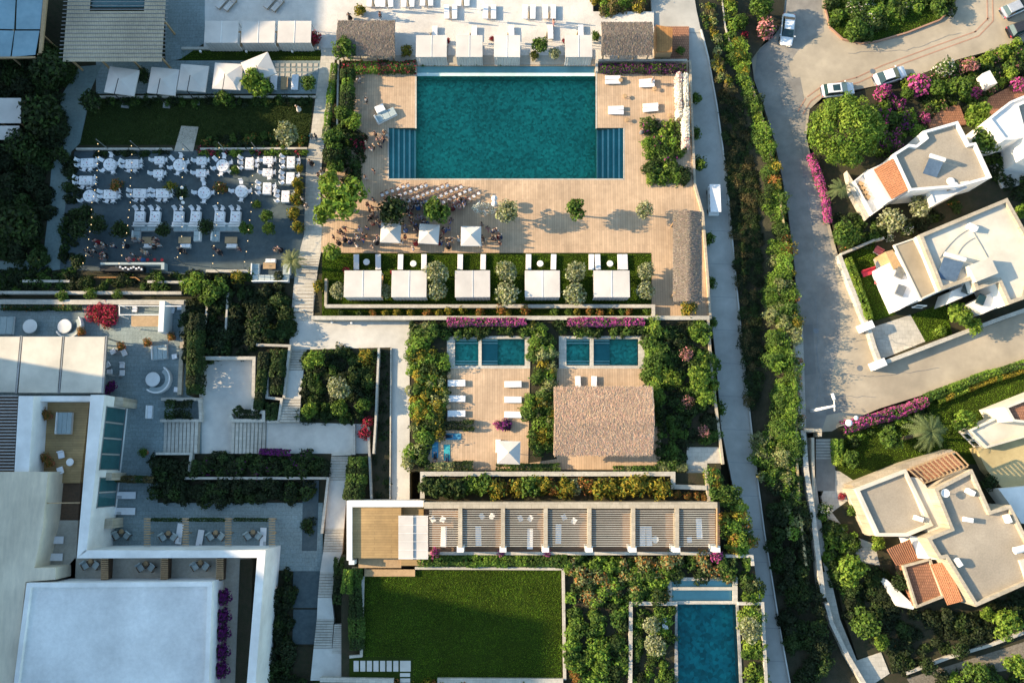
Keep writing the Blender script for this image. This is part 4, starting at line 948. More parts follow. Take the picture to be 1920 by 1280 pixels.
thatch('large tan thatched pavilion roof on the right wooden deck', (1038, 725, 1224, 853), ZB+2.7, ZB+4.2, 'thatch', ZB)
t = thatch('long narrow brown thatched roof beside the service road', (1262, 397, 1316, 566), 2.6, 3.2, 'gthatch', ridge='y')
q = W(1245, 78, 1.9); t = T('wooden_hut', 'small orange wooden kiosk right of the grey thatched hut', 'kiosk', (q.x, q.y, 0))
b = MB((q.x, q.y, 0)); p = PX([(1231, 98), (1260, 98), (1260, 56), (1229, 50)], 2.0); b.prism(p, 0, 1.9); b.build('wall', M['wood'], t)
b = MB((q.x, q.y, 0)); b.prism(p, 1.9, [2.05, 2.05, 2.45, 2.45]); b.build('roof', M['owood'], t)
MB((q.x, q.y, 0)).box(W(1246, 99, .1)+Vector((0, .02, 0)), (.9, .04, 1.9)).build('door', M['dwood'], t)
# cabanas
for i, (x, y, s) in enumerate([(809, 93, 1.0), (880, 93, .88), (951, 93, .88), (1085, 93, .86)]):
    wq = (58, 50, 49, 51)[i]*mp(93, 2.4)/4.15
    put('cab_top', x, y-6, 'white canvas cabana behind the large pool, %s' % ('leftmost and widest of that row', 'second from the left of that row', 'third from the left of that row', 'rightmost, beside the grey thatched hut')[i], 0, 0, 'white cabanas behind the large pool', 2.45, (wq, 1.0, 1))
for i, x in enumerate((680, 767, 886, 1017, 1147)):
    wq = (70, 66, 66, 66, 68)[i]*mp(530, 2.4)/4.7
    put('cab_mid', x, 532, 'white canvas cabana on the lawn strip, %s' % ('leftmost, pink bush at its corner', 'second from the left', 'middle one of five', 'fourth from the left', 'rightmost, nearest the long thatched roof')[i], -.03, 0, 'five white cabanas on the lawn strip', 2.4, (wq, .93, 1))
for i, x in enumerate((415, 484, 552)):
    put('cab_left', x, 60, ('left', 'middle', 'right')[i]+' white canvas cabana of the connected trio beside the blue shaded beach', 0, 0, 'trio of white cabanas beside the beach', 2.4, (.94, 1.0, 1))
for i, (x, y, a) in enumerate(((226, 150, 8), (304, 150, 6), (360, 144, 5), (425, 141, 3), (484, 126, -24))):
    put('cantilever', x, y, ('leftmost white cantilever parasol, beside the dark tree', 'second white cantilever parasol from the left', 'middle white cantilever parasol', 'white cantilever parasol half under the sunlit one', 'sunlit tilted white cantilever parasol behind the bright tree')[i], 0, a, 'white cantilever parasols above the lawn', 2.9 if i < 4 else 3.1, (1.03 if i else 1.1, 1.0, 1) if i < 4 else (1.05, .9, 1.12))
for i, (x, y, l) in enumerate(((732, 436, 'leftmost of the three square white parasols on the big deck'), (804, 438, 'middle one of the three square white parasols on the big deck'), (883, 442, 'rightmost of the three square white parasols on the big deck'))):
    put('parasol', x, y, l, 0, 3 if i == 1 else 0, 'square parasols on the big deck', 2.3)
put('parasol', 954, 848, 'square white parasol on the small pool deck by the yoga mats', ZB, 3, None, 2.3, 1.08)
# striped pergola row
c = W(1070, 990, ZD); c.z = ZD; t = T('pergola', 'long slatted pergola of seven bays over wooden terraces', 'pergola', c)
bx = [863, 943, 1023, 1105, 1187, 1269, 1344]; zt = ZD+2.6; x_prev = 802
for i, x in enumerate(bx):
    MB(c).beam(W(x, 952, zt+.12), W(x, 1026, zt+.12), .46 if i < 6 else .12, .3).build('beam', M['beige' if i < 6 else 'wood'], t)
    p = W(x, 1029, zt-.1); MB(c).box((p.x, p.y, ZD), (.78, .7, 2.55)).build('pillar', M['white'], t)
    y0, y1 = 957, 1023
    s = MB(c)
    for k_ in range(17):
        y = y0+(y1-y0)*k_/16; s.beam(W(x_prev+3, y, zt), W(x-3, y, zt), .062, .08)
    s.build('slat_panel', M['cream'], t)
    x_prev = x
MB(c).prism(PX(rect(795, 941, 1345, 953), zt+.15), ZD-.3, zt+.15).build('rear_wall', M['beige'], t)
MB(c).prism(PX(rect(780, 1034, 1345, 1040), ZD+.35), ZD-1, ZD+.35).build('front_wall', M['stone'], t)
for x in bx[:6]: MB(c).prism(PX(rect(x-2, 955, x+2, 1026), ZD+1.6), ZD, ZD+1.6).build('partition', M['beige'], t)
c = W(705, 1000, ZD+2); c.z = ZD; t = T('roof_terrace', 'square timber roof deck inside pale walls left of the pergola', 'building', c)
MB(c).prism(PX(rect(660, 948, 752, 1046), ZD+1.2), ZD-1, ZD+1.2).build('timber_deck', M['decky'], t)
for r_ in (rect(650, 938, 794, 950), rect(650, 950, 660, 1050), rect(654, 1050, 664, 1058)): MB(c).prism(PX(r_, ZD+1.6), ZD-2, ZD+1.6).build('wall', M['white'], t)
MB(c).prism(PX(rect(672, 1046, 752, 1064), ZD+.2), ZD-1.5, ZD+.2).build('lower_step', M['wood'], t)
MB(c).prism(PX(rect(752, 950, 794, 1060), ZD+.4), ZD-1.5, ZD+.4).build('side_deck', M['decky'], t)
c = W(775, 1007, ZD+2.4); c.z = ZD; t = T('shade_sail', 'white ribbed canopy between timber roof deck and pergola', 'canopy', c)
for i in range(2): MB(c).prism(PX(rect(747+28*i, 966, 774.6+28*i, 1048), ZD+2.6-.15*i), ZD+2.5-.15*i, ZD+2.6-.15*i).build('canopy_panel', M['fabric'], t)
rb = MB(c)
for i in range(6): rb.beam(W(747, 968+15.6*i, ZD+2.66), W(802, 968+15.6*i, ZD+2.52), .05, .05)
rb.build('rib', M['white'], t)
for x in (749, 800):
    for y in (968, 1046): p = W(x, y, ZD+2.5); MB(c).box((p.x, p.y, ZD), (.09, .09, 2.45)).build('post', M['white'], t)
# top-left slatted restaurant roof
c = W(215, 50, 4); c.z = 0; t = T('slatted_pavilion', 'large pavilion roof of pale timber slats in the top left', 'pavilion', c); zt = 4.2
out = [(120, 108), (302, 108), (312, -40), (132, -40)]; n = 22
p = PX(out, zt)
s = MB(c)
for i in range(56):
    u = i/55; a, b_ = p[0].lerp(p[1], u), p[3].lerp(p[2], u)
    y_ = a.lerp(b_, 1)
    if .22 < u < .80: b_ = a.lerp(b_, .58)
    s.beam(a-Vector((0, .55, 0)), b_, .20, .06)
s.build('roof_slats', M['slat'], t)
s = MB(c)
for i in range(21):
    v = i/20; a, b_ = p[0].lerp(p[3], v), p[1].lerp(p[2], v); s.beam(a+Vector((-.6, 0, .08)), b_+Vector((.5, 0, .08)), .07, .08)
s.build('rafters', M['metal'], t)
for u in (.02, .33, .66, .98):
    for v in (.03, .5, .97): a = p[0].lerp(p[1], u).lerp(p[3].lerp(p[2], u), v); MB(c).box((a.x, a.y, 0), (.2, .2, zt-.15)).build('post', M['wood'], t)
MB(c).prism(PX([(172, 14), (270, 14), (272, -40), (168, -40)], zt-.3), zt-.4, zt-.3).build('glass_panel', M['tglass'], t)
c = W(40, 50, 4); c.z = 0; t = T('awning_pavilion', 'flat pale blue fabric roof with timber frame in the top left corner', 'pavilion', c); zt = 4.2; n = 0
for r_ in ([(-60, 107), (19, 107), (26, 58), (-60, 56)], [(22, 107), (66, 103), (74, 58), (28, 58)], [(-60, 53), (26, 55), (31, -40), (-60, -40)], [(30, 55), (75, 55), (84, -40), (33, -40)]): MB(c).prism(PX(r_, zt), zt-.06, zt).build('roof_panel', M['awn'], t)
MB(c).prism(PX([(72, 100), (78, 100), (92, -40), (84, -40)], zt+.1), zt-.2, zt+.1).build('edge_beam', M['wood'], t); MB(c).prism(PX([(-60, 110), (66, 109), (66, 106), (-60, 107)], zt+.08), zt-.2, zt+.08).build('edge_beam', M['wood'], t)
for x, y in ((20, 106), (74, 60), (24, 56), (70, 102)): a = W(x, y, zt); MB(c).box((a.x, a.y, 0), (.18, .18, zt-.1)).build('post', M['wood'], t)
c = W(15, 225, 3); c.z = 0; t = T('awning_pavilion', 'pair of flat white roof panels at the left edge among dark trees', 'pavilion', c)
for r_ in (rect(-60, 184, 39, 231), rect(-60, 236, 36, 262)): MB(c).prism(PX(r_, 3.4), 3.3, 3.4).build('roof_panel', M['fabric'], t)
for x, y in ((36, 186), (36, 230), (33, 260), (2, 230)): a = W(x, y, 3.3); MB(c).box((a.x, a.y, 0), (.15, .15, 3.28)).build('post', M['wood'], t)

# ------------------------------------------------------------ hotel building, lower left
def inset(p, d):
    n = len(p); out = []; s = 1 if area(p) > 0 else -1
    for i in range(n):
        a = (p[i]-p[i-1]); b = (p[(i+1) % n]-p[i]); a = Vector((a.x, a.y, 0)).normalized(); b = Vector((b.x, b.y, 0)).normalized()
        na = Vector((-a.y, a.x, 0))*s; nb = Vector((-b.y, b.x, 0))*s; m = na+nb; out.append(p[i]+m/max(.25, m.dot(na))*d)
    return out
def ring(c, p, wd, z0, z1):
    q = inset(p, wd); n = len(p); b = MB(c); vs = []
    for a in (p, q):
        for z in (z0, z1): vs += [(v.x, v.y, z) for v in a]
    fs = []
    for i in range(n):
        j = (i+1) % n
        fs += [(i, j, n+j, n+i), (n+i, n+j, 3*n+j, 3*n+i), (2*n+j, 2*n+i, 3*n+i, 3*n+j), (j, i, 2*n+i, 2*n+j)]
    return b.add(vs, fs)
def block(t, c, px, z0, z1, wallm, roofm, ph=.45, pw=.35, ring_m=None, nm='wall', rn='roof'):
    p = PX(px, z1+ph)
    if area(p) < 0: p = p[::-1]
    pz = [Vector((v.x, v.y, 0)) for v in p]
    inn = inset(pz, .02)
    MB(c).prism(inn, z0, z1-.005).build(nm, M[wallm], t); MB(c).prism(inset(pz, pw*.9), z1-.2, z1).build(rn, M[roofm], t)
    if ph > 0: ring(c, pz, pw, z1-.3, z1+ph).build('parapet', M[ring_m or wallm], t)
    return pz
def window(t, c, a, b, u0, u1, z0, z1, frame='white', glass='glass', door=False, out=.05):
    d = (b-a).normalized(); L = (b-a).length; nr = Vector((d.y, -d.x, 0)); p = a+d*L*(u0+u1)/2; w_ = L*(u1-u0); ang = math.atan2(d.y, d.x)
    f = MB(c)
    for s in (-1, 1): f.box(Vector((0, 0, z0))+p.xy.to_3d()+d*s*(w_/2)+nr*out*.5, (.09, .12, z1-z0), ang)
    f.box(Vector((0, 0, z1))+p.xy.to_3d()+nr*out*.5, (w_+.18, .12, .09), ang); f.box(Vector((0, 0, z0-.1))+p.xy.to_3d()+nr*out*.5, (w_+.26, .2, .09), ang)
    o = f.build('door' if door else 'window', M[frame], t)
    g = MB(c).box(Vector((0, 0, z0))+p.xy.to_3d()+nr*out*.3, (w_-.06, .05, z1-z0-.002), ang).build('pane', M[glass], o); return o
# roof canopy of three cream panels
c = W(95, 690, 4); c.z = 0; t = T('restaurant_canopy', 'flat cream roof of three panels beside the restaurant terrace', 'canopy', c)
for r_ in ([(-60, 735), (28, 735), (39, 631), (-60, 631)], [(34, 736), (109, 736), (118, 631), (43, 631)], [(113, 736), (190, 736), (198, 631), (122, 631)]): MB(c).prism(PX(r_, 4.6), 4.42, 4.6).build('roof_panel', M['cream'], t)
for a, b_ in (((31, 737), (41, 630)), ((111, 737), (120, 630)), ((193, 737), (200, 630))): MB(c).beam(W(*a, 4.45), W(*b_, 4.45), .25, .3).build('beam', M['metal'], t)
for x, y in ((39, 632), (118, 632), (197, 633), (196, 700)): a = W(x, y, 4.4); MB(c).box((a.x, a.y, 0), (.16, .16, 4.3)).build('post', M['metal'], t)
HZ = 6.4
c = W(200, 950, 0); c.z = 0; t = T('hotel_building', 'pale stone hotel wing with roof courtyard and wide white roof in the lower left', 'building', c)
def wprism(px, z0, z1, m, nm): return MB(c).prism(PX(px, z1), z0, z1).build(nm, M[m], t)
wprism([(35, 742), (63, 742), (54, 884), (27, 884)], 0, HZ, 'white', 'wall')
wprism([(63, 742), (170, 742), (170, 752), (62, 752)], 3, HZ-1.5, 'white', 'wall')
wprism([(170, 740), (196, 740), (162, 1032), (144, 1046)], 0, HZ, 'white', 'wall')
wprism([(144, 1046), (160, 1031), (498, 1031), (482, 1045)], 0, HZ, 'white', 'wall')
wprism([(482, 1045), (498, 1031), (470, 1400), (453, 1400)], 0, HZ, 'white', 'wall')
o1 = wprism([(-60, 884), (90, 884), (80, 990), (64, 1064), (104, 1064), (104, 1086), (48, 1090), (36, 1200), (8, 1402), (-60, 1402)], 0, HZ+.2, 'slab', 'stone_roof')
wprism([(55, 748), (168, 748), (150, 905), (48, 905)], 0, 3.3, 'decky', 'courtyard_deck')
wprism([(84, 904), (152, 904), (146, 975), (78, 975)], 0, 3.0, 'dwood', 'dark_deck'); wprism([(74, 975), (146, 975), (140, 1100), (60, 1100)], 0, 3.2, 'path', 'patio_floor')
wprism([(140, 1046), (462, 1046), (450, 1092), (100, 1092)], 0, 3.2, 'path', 'patio_floor')
for i, x in enumerate((196, 308, 412)):
    s = MB(c)
    for k_ in range(11): s.beam(W(x-7, 1048+3.6*k_, 5.0), W(x+7, 1048+3.6*k_, 5.0), .12, .1)
    s.build('slatted_partition', M['wood'], t); wprism([(x-5, 1046), (x+5, 1046), (x+3, 1088), (x-7, 1088)], 3, 4.7, 'dwood', 'partition_wall')
# big flat white roof
px = [(50, 1092), (398, 1090), (388, 1400), (10, 1400)]
pz = block(t, c, px, 0, HZ+.1, 'white', 'pebble', .45, .5, rn='pebble_roof')
wprism([(398, 1094), (450, 1046), (470, 1046), (455, 1400), (386, 1400)], 0, 3.1, 'path', 'patio_floor')
wprism([(450, 1048), (474, 1048), (462, 1400), (436, 1400)], 0, 3.35, 'soil', 'planting_trough')
# louvre roof, left edge
s = MB(c)
for k_ in range(24): s.beam(W(-60, 742+6*k_, HZ), W(34-.33*k_, 742+6*k_, HZ), .16, .08)
s.build('louvre_roof', M['metal'], t); wprism([(-60, 742), (34, 742), (26, 884), (-60, 884)], 0, 3.5, 'dwood', 'louvre_floor')
# teal windows along the terrace wall
a, b_ = W(196, 740, HZ), W(162, 1032, HZ); a.z = b_.z = 0
for k_ in range(4): window(t, c, b_, a, .515+.105*k_, .61+.105*k_, .8, 5.6, 'metal', 'tglass', out=.08)
for k_ in range(2): window(t, c, b_, a, .27+.10*k_, .36+.10*k_, .8, 5.2, 'metal', 'tglass', out=.08)
for x, y, w_, d_ in ((118, 737, 0, 0),): pass
MB(c).prism(PX([(196, 886), (210, 886), (209, 900), (193, 900)], 3.8), 0, 3.8).build('wall_pier', M['beige'], t)
MB(c).prism(PX([(185, 972), (211, 972), (211, 990), (183, 990)], 2.8), 0, 2.8).build('wall_pier', M['beige'], t)
MB(c).prism(PX([(180, 739), (232, 745), (230, 762), (184, 760)], 3.8), 0, 3.8).build('wall_pier', M['beige'], t)
MB(c).beam(W(64, 943, HZ-.2), W(150, 942, HZ-.2), .12, .12).build('crossbar', M['wood'], t)
# restaurant pergola frame
c = W(275, 595, 2.4); c.z = 0; t = T('garden_pergola', 'open pale timber frame with a beige awning on the restaurant terrace', 'pergola', c); zt = 2.5
MB(c).prism(PX([(246, 592), (298, 592), (300, 612), (246, 612)], zt), zt-.06, zt).build('awning', M['wood'], t)
for a, b_ in (((224, 590), (305, 590)), ((224, 572), (224, 592)), ((222, 573), (340, 574))): MB(c).beam(W(*a, zt), W(*b_, zt), .1, .12).build('beam', M['white'], t)
MB(c).prism(PX([(299, 564), (309, 564), (306, 622), (296, 622)], zt+.1), 0, zt+.1).build('wall_pier', M['white'], t)
for x, y in ((224, 572), (224, 591), (246, 611)): a = W(x, y, zt); MB(c).box((a.x, a.y, 0), (.1, .1, zt)).build('post', M['white'], t)
# patio partitions with climbing plants
for i, x in enumerate((276, 348, 428, 510)):
    c = W(x, 1000, 1.8); c.z = 0; t = T('patio_screen', 'slatted timber screen with climbers, %s between the garden patios' % ('first from the left', 'second from the left', 'third from the left', 'rightmost, at the wall corner')[i], 'screen', c, group='timber screens between the patios')
    s = MB(c)
    for k_ in range(12): s.beam(W(x-6, 972+4.8*k_, 1.9), W(x+6, 972+4.8*k_, 1.9), .14, .1)
    s.build('slats', M['wood'], t)
    for y in (974, 1000, 1026): a = W(x, y, 1.8); MB(c).box((a.x, a.y, 0), (.12, .12, 1.82)).build('post', M['wood'], t)
for x0, x1 in ((282, 336), (352, 420), (436, 498)):
    hedge('thin dark climber on the beam above the garden patio at its '+{282: 'left', 352: 'middle', 436: 'right'}[x0], [(x0, 974), (x1, 975)], 0, 1.7, .35, 'dark', .12, name='climbing_plant', cat='climber', lpa=60)
# ------------------------------------------------------------ street, lane and villas on the right
ZS = -2.75
def GB(): return ZS
ground('street', [(1474, -60), (1470, 20), (1462, 56), (1440, 78), (1408, 104), (1414, 150), (1432, 200), (1452, 262), (1466, 330), (1478, 400), (1490, 500), (1496, 600), (1500, 700), (1502, 812), (1560, 808), (1590, 790), (1650, 765), (1740, 737), (1990, 665), (1990, 560), (1650, 686), (1636, 640), (1622, 612), (1572, 482), (1556, 422), (1530, 330), (1512, 258), (1518, 205), (1545, 180), (1700, 150), (1795, 112), (1990, 60), (1990, -60)], ZS+.02, M['plaza'])
ground('street', [(1470, 20), (1456, 62), (1420, 100), (1414, 150), (1432, 200), (1452, 262), (1466, 330), (1478, 400), (1490, 500), (1496, 600), (1500, 700), (1502, 812), (1540, 810), (1556, 760), (1560, 700), (1576, 640), (1574, 560), (1562, 480), (1550, 422), (1526, 330), (1508, 258), (1512, 205), (1490, 170), (1478, 120), (1500, 90), (1545, 60), (1540, 0), (1474, 0)], ZS+.03, M['road'])
ground('kerb_path', [(1488, 600), (1505, 600), (1512, 812), (1530, 900), (1548, 1040), (1575, 1160), (1632, 1300), (1600, 1300), (1545, 1170), (1525, 1080), (1510, 960), (1498, 820)], ZS+.06, M['stone'])
ground('villa_gardens', [(1530, 805), (1590, 795), (1760, 742), (1990, 676), (1990, 1400), (1660, 1400), (1585, 1160), (1545, 960), (1530, 860)], ZS+.00, M['soil'])
ground('villa_gardens', [(1515, 205), (1545, 190), (1800, 118), (1990, 72), (1990, 585), (1655, 690), (1576, 482), (1556, 400), (1528, 310)], ZS-.01, M['soil'])
isl = [(1549, -60), (1548, 20), (1556, 52), (1580, 74), (1615, 82), (1645, 78), (1700, 62), (1762, 38), (1788, 12), (1797, -20), (1800, -60)]
ground('traffic_island', isl, ZS+.16, M['lawn'], thick=.3)
kk = MB((0, 0, 0)); p = [W(x, y, ZS+.17) for x, y in isl]
for a, b in zip(p, p[1:]): kk.beam(a, b, .2, .26)
tag(kk.build('kerb', M['kerbr']), kind='structure')
kk = MB((0, 0, 0)); p = [W(x, y, ZS+.022) for x, y in ((1505, 215), (1520, 190), (1545, 172), (1610, 155), (1660, 132), (1760, 95), (1835, 68), (1862, 40), (1860, -60))]
for a, b in zip(p, p[1:]):
    d = (b-a).normalized(); n = Vector((-d.y, d.x, 0))
    for o in (0, .75): kk.beam(a+n*o, b+n*o, .16, .04)
tag(kk.build('paver_band', M['kerbr']), kind='structure')
for x, y, a_, l in ((1612, 690, 0, 'at the lower paved junction'), (1636, 134, 0, 'in the sandy road by the second white car'), (1508, 330, 0, 'in the shaded street beside the magenta hedge'), (1530, 620, 0, 'in the street left of the villa drive')):
    q = W(x, y, ZS+.034); tag(MB(q).lathe(q, [(.36, 0), (.36, .012), (.3, .014), (0, .012)], 18).build('manhole_cover', M['metal'], None, loc=q), 'round dark manhole cover '+l, 'manhole cover')
rd = random.Random(4); ck = MB((0, 0, 0))
for P in ([(1530, 560), (1534, 620), (1530, 660), (1538, 700), (1528, 760)], [(1600, 640), (1660, 636), (1720, 650)], [(1570, 700), (1640, 706), (1760, 690)], [(1590, 100), (1700, 95), (1800, 60)], [(1500, 260), (1508, 330), (1520, 400), (1528, 480)], [(1540, 740), (1640, 745)], [(1650, 100), (1640, 60)]):
    p = [W(x, y, ZS+.036) for x, y in P]
    for a, b in zip(p, p[1:]):
        prev = a; n_ = 9
        for k_ in range(1, n_+1):
            q = a.lerp(b, k_/n_)+Vector((rd.uniform(-.15, .15), rd.uniform(-.15, .15), 0)); ck.beam(prev, q, .045, .012); prev = q
tag(ck.build('road_cracks', M['metal']), kind='structure')
pt = MB((0, 0, 0))
for r_ in ([(1500, 610), (1524, 608), (1530, 700), (1508, 704)], [(1470, 150), (1500, 145), (1508, 190), (1478, 196)], [(1545, 745), (1585, 740), (1590, 770), (1550, 778)]): pt.prism(PX(r_, ZS+.035), ZS, ZS+.035)
tag(pt.build('road_patch', mat('road_patch', (.235, .225, .205), (.19, .18, .165), .8, .9, .2, 25)), kind='structure')
wall('thin ochre wall along the street hedge', [(1406, 150), (1428, 215), (1448, 300), (1466, 392), (1478, 490), (1487, 600), (1492, 720), (1494, 850), (1500, 960), (1512, 1060)], -4, ZS+1.7, .25, 'yell', 'street_wall')
wall('pale wall at the top of the hedge strip by the service road', [(1352, -20), (1360, 50), (1372, 90)], -3.2, ZR(40)-.6, .15, 'stone', 'garden_wall')
wall('long pale stepped wall beside the narrow footpath', [(1506, 806), (1512, 880), (1524, 960), (1534, 1040), (1544, 1120)], ZS-.3, ZS+1.5, .6, 'stone', 'street_wall')
wall('lower pale wall continuing down the narrow footpath', [(1550, 1130), (1560, 1168), (1590, 1230), (1632, 1300)], ZS-.3, ZS+1.1, .5, 'stone', 'street_wall')
wall('short beige gate pillar wall at the steps down to the lower villa', [(1508, 806), (1538, 806), (1538, 818)], ZS-.3, ZS+1.7, .4, 'beige')
wall('beige inner wall beside the grey villa steps', [(1524, 820), (1526, 960)], ZS-.3, ZS+1.3, .35, 'beige')
ground('villa_steps', rect(1530, 822, 1566, 920), ZS+.02, M['road'])
for k_ in range(7): ground('villa_step', rect(1530, 824+5.5*k_, 1566, 827+5.5*k_), ZS+.08, M['stone'], thick=.1)
ground('villa_path', [(1560, 880), (1640, 900), (1560, 960), (1590, 1000), (1640, 1020), (1650, 1060), (1600, 1050), (1560, 1010), (1540, 930)], ZS+.015, M['stone'])
def villa(label, c): c = Vector((c.x, c.y, ZS)); return T('villa', label, 'villa', c), c
def heater(t, c, px, z, ang, s=1.0):
    p = W(*px, z+.5); r = Matrix.Rotation(-R(ang), 4, 'Z')
    def L(x, y, zz): v = r @ Vector((x*s, y*s, 0)); return Vector((p.x+v.x, p.y+v.y, z+zz))
    o = MB(c).add([L(-.9, -1.1, .12), L(.9, -1.1, .12), L(.9, .7, .95), L(-.9, .7, .95), L(-.9, -1.1, .06), L(.9, -1.1, .06), L(.9, .7, .88), L(-.9, .7, .88)], [(0, 1, 2, 3), (7, 6, 5, 4), (0, 4, 5, 1), (1, 5, 6, 2), (2, 6, 7, 3), (3, 7, 4, 0)]).build('solar_panel', M['solar'], t)
    MB(c).tube(L(-.95, .95, 1.1), L(.95, .95, 1.1), .27, n=14).build('water_tank', M['white'], t)
    b = MB(c)
    for x in (-.8, .8): b.beam(L(x, .9, 0), L(x, .9, .95), .05, .05)
    b.build('frame', M['metal'], t)
def acbox(t, c, px, z, ang=20):
    p = W(*px, z+.5); MB(c).box((p.x, p.y, z), (.95, .55, .75), -R(ang)).build('vent_box', M['white'], t, bevel=.03)
def dish(t, c, px, z):
    p = W(*px, z+.9); b = MB(c); b.tube((p.x, p.y, z), (p.x, p.y, z+.8), .03)
    b.lathe((p.x, p.y, z+.75), [(0, 0), (.3, .06), (.5, .2), (.5, .23), (.3, .09), (0, .03)], 16); b.build('satellite_dish', M['white'], t)
def tiles(t, c, px, zs, nm='tile_roof', n=14):      # ribbed clay tiles, px order: eave-left, eave-right, ridge-right, ridge-left
    p = [W(x, y, z) for (x, y), z in zip(px, zs)]; b = MB(c); b.add(p, [(0, 1, 2, 3)]); o = b.build(nm, M['terra'], t)
    s = MB(c)
    for i in range(n):
        u = (i+.5)/n; s.tube(p[0].lerp(p[1], u), p[3].lerp(p[2], u), (p[1]-p[0]).length/n*.27, n=6)
    s.build('tile_rows', M['tile'], o)
# --- villa 1
t, c = villa('white villa with grey flat roof, solar heater and orange tiled wing below the round tree', W(1760, 300, 3)); z = ZS+5.0
pz = block(t, c, [(1674, 289), (1704, 270), (1718, 272), (1736, 258), (1730, 246), (1796, 227), (1818, 269), (1830, 267), (1860, 333), (1800, 350), (1706, 358)], ZS, z, 'white', 'groof', .5, .32)
block(t, c, [(1738, 342), (1794, 318), (1814, 352), (1752, 384)], ZS, z-.6, 'white', 'white', .15, .15, nm='lower_wall', rn='lower_roof')
MB(c).prism(PX([(1768, 338), (1790, 328), (1800, 346), (1778, 358)], z-.35), z-.6, z-.35).build('tank_platform', M['groof'], t)
for x in (1780, 1787): MB(c).lathe(W(x, 342 if x == 1780 else 350, z-.3), [(.5, 0), (.5, .45), (.4, .55), (0, .6)], 16).build('water_tank', M['cloth'], t)
heater(t, c, (1750, 312), z, 18, 1.0)
tiles(t, c, [(1638, 318), (1672, 374), (1704, 356), (1674, 297)], [z-1.0, z-1.0, z+.3, z+.3], n=18)
block(t, c, [(1601, 339), (1628, 317), (1663, 383), (1636, 402)], ZS, z-3.4, 'white', 'white', .5, .12, nm='terrace_wall', rn='terrace')
MB(c).prism(PX([(1630, 318), (1676, 296), (1706, 358), (1664, 380)], z-1.3), ZS, z-1.3).build('wing', M['white'], t)
for i in range(4): MB(c).box(W(1613+4*i, 346+8*i, z-3.4)-Vector((0, 0, 0)), (.7, .55, .3), R(-30)).build('planter_box', M['wood'], t)
MB(c).prism(PX([(1588, 320), (1600, 340), (1632, 404), (1624, 412), (1596, 360)], ZS+1.2), ZS, ZS+1.2).build('garden_step', M['stone'], t)
MB(c).prism(PX([(1737, 218), (1798, 194), (1813, 233), (1745, 240)], ZS+.4), ZS, ZS+.4).build('rear_terrace', M['terra'], t)
for k_ in (0, 1): window(t, c, pz[-3] if False else W(1706, 358, z).xy.to_3d(), W(1860, 333, z).xy.to_3d(), .62+.16*k_, .70+.16*k_, 1.0, 2.3)
window(t, c, W(1706, 358, z).xy.to_3d(), W(1860, 333, z).xy.to_3d(), .8, .86, ZS+.1, ZS+2.2, 'dwood', door=True)
# --- villa 2
t, c = villa('large cream villa with wide pale flat roof and tan slanted front slab on the right', W(1810, 470, 3)); z = ZS+5.3
pz = block(t, c, [(1723, 440), (1889, 371), (1943, 468), (1922, 560), (1892, 571), (1873, 529), (1830, 545), (1824, 524), (1765, 544)], ZS, z, 'white', 'cream', .5, .45, 'beige')
MB(c).prism(PX([(1676, 459), (1714, 446), (1762, 545), (1726, 562)], z-.9), z-1.1, z-.9).build('front_slab', M['tan'], t)
q = PX([(1676, 459), (1714, 446), (1762, 545), (1726, 562)], z-.78); ring(c, q if area(q) > 0 else q[::-1], .18, z-1.2, z-.8).build('slab_edge', M['cream'], t)
MB(c).prism(PX([(1682, 470), (1716, 452), (1764, 546), (1730, 562)], z-1.2), ZS, z-1.2).build('front_room', M['white'], t)
MB(c).prism(PX([(1652, 500), (1690, 482), (1724, 560), (1688, 580)], ZS+3.2), ZS, ZS+3.2).build('balcony', M['cloth'], t)
MB(c).prism(PX([(1660, 472), (1674, 468), (1690, 500), (1676, 505)], ZS+3.4), ZS, ZS+3.4).build('timber_screen', M['wood'], t)
MB(c).prism(PX([(1638, 486), (1664, 474), (1684, 512), (1650, 520)], ZS+.15), ZS, ZS+.15).build('patio', M['stone'], t)
for x, y in ((1686, 512), (1687, 545)): MB(c).box(W(x, y, ZS+3.2), (1.0, 1.3, .35), R(-25)).build('skylight', M['metal'], t)
for x, y in ((1811, 541), (1838, 562)): MB(c).box(W(x, y, ZS+3.6), (.9, 1.3, .3), R(-25)).build('roof_window', M['glass'], t)
heater(t, c, (1782, 502), z, 16, 1.35)
MB(c).prism(PX([(1816, 498), (1858, 482), (1872, 512), (1832, 528)], z+1.3), z, z+1.3).build('stair_head', M['cream'], t)
MB(c).box(W(1820, 428, z), (1.2, .6, .7), R(-28)).build('vent_box', M['white'], t, bevel=.03)
b = MB(c)
for a, b_, cc in (((1762, 484), (1790, 440), (1822, 428)), ((1796, 476), (1806, 455), (1828, 446)), ((1822, 430), (1838, 455), (1852, 482))):
    P0, P1, P2 = W(*a, z+.06), W(*b_, z+.06), W(*cc, z+.06)
    for i in range(8): u, v = i/8, (i+1)/8; f_ = lambda s: P0*(1-s)**2+P1*2*s*(1-s)+P2*s*s; b.tube(f_(u), f_(v), .028, n=5)
b.build('roof_pipe', M['metal'], t)
MB(c).prism(PX([(1784, 546), (1820, 530), (1828, 548), (1776, 570)], ZS+3.4), ZS, ZS+3.4).build('side_room', M['white'], t)
MB(c).prism(PX([(1816, 570), (1876, 540), (1890, 566), (1844, 588)], ZS+3.4), ZS, ZS+3.4).build('side_room', M['white'], t)
A, B = W(1726, 562, z).xy.to_3d(), W(1892, 571, z).xy.to_3d(); window(t, c, A, B, .1, .2, ZS+1, ZS+2.2)
wall('pale curved perimeter wall of the large cream villa along the street', [(1574, 478), (1590, 520), (1618, 590), (1628, 612)], ZS-.2, ZS+1.0, .55, 'stone')
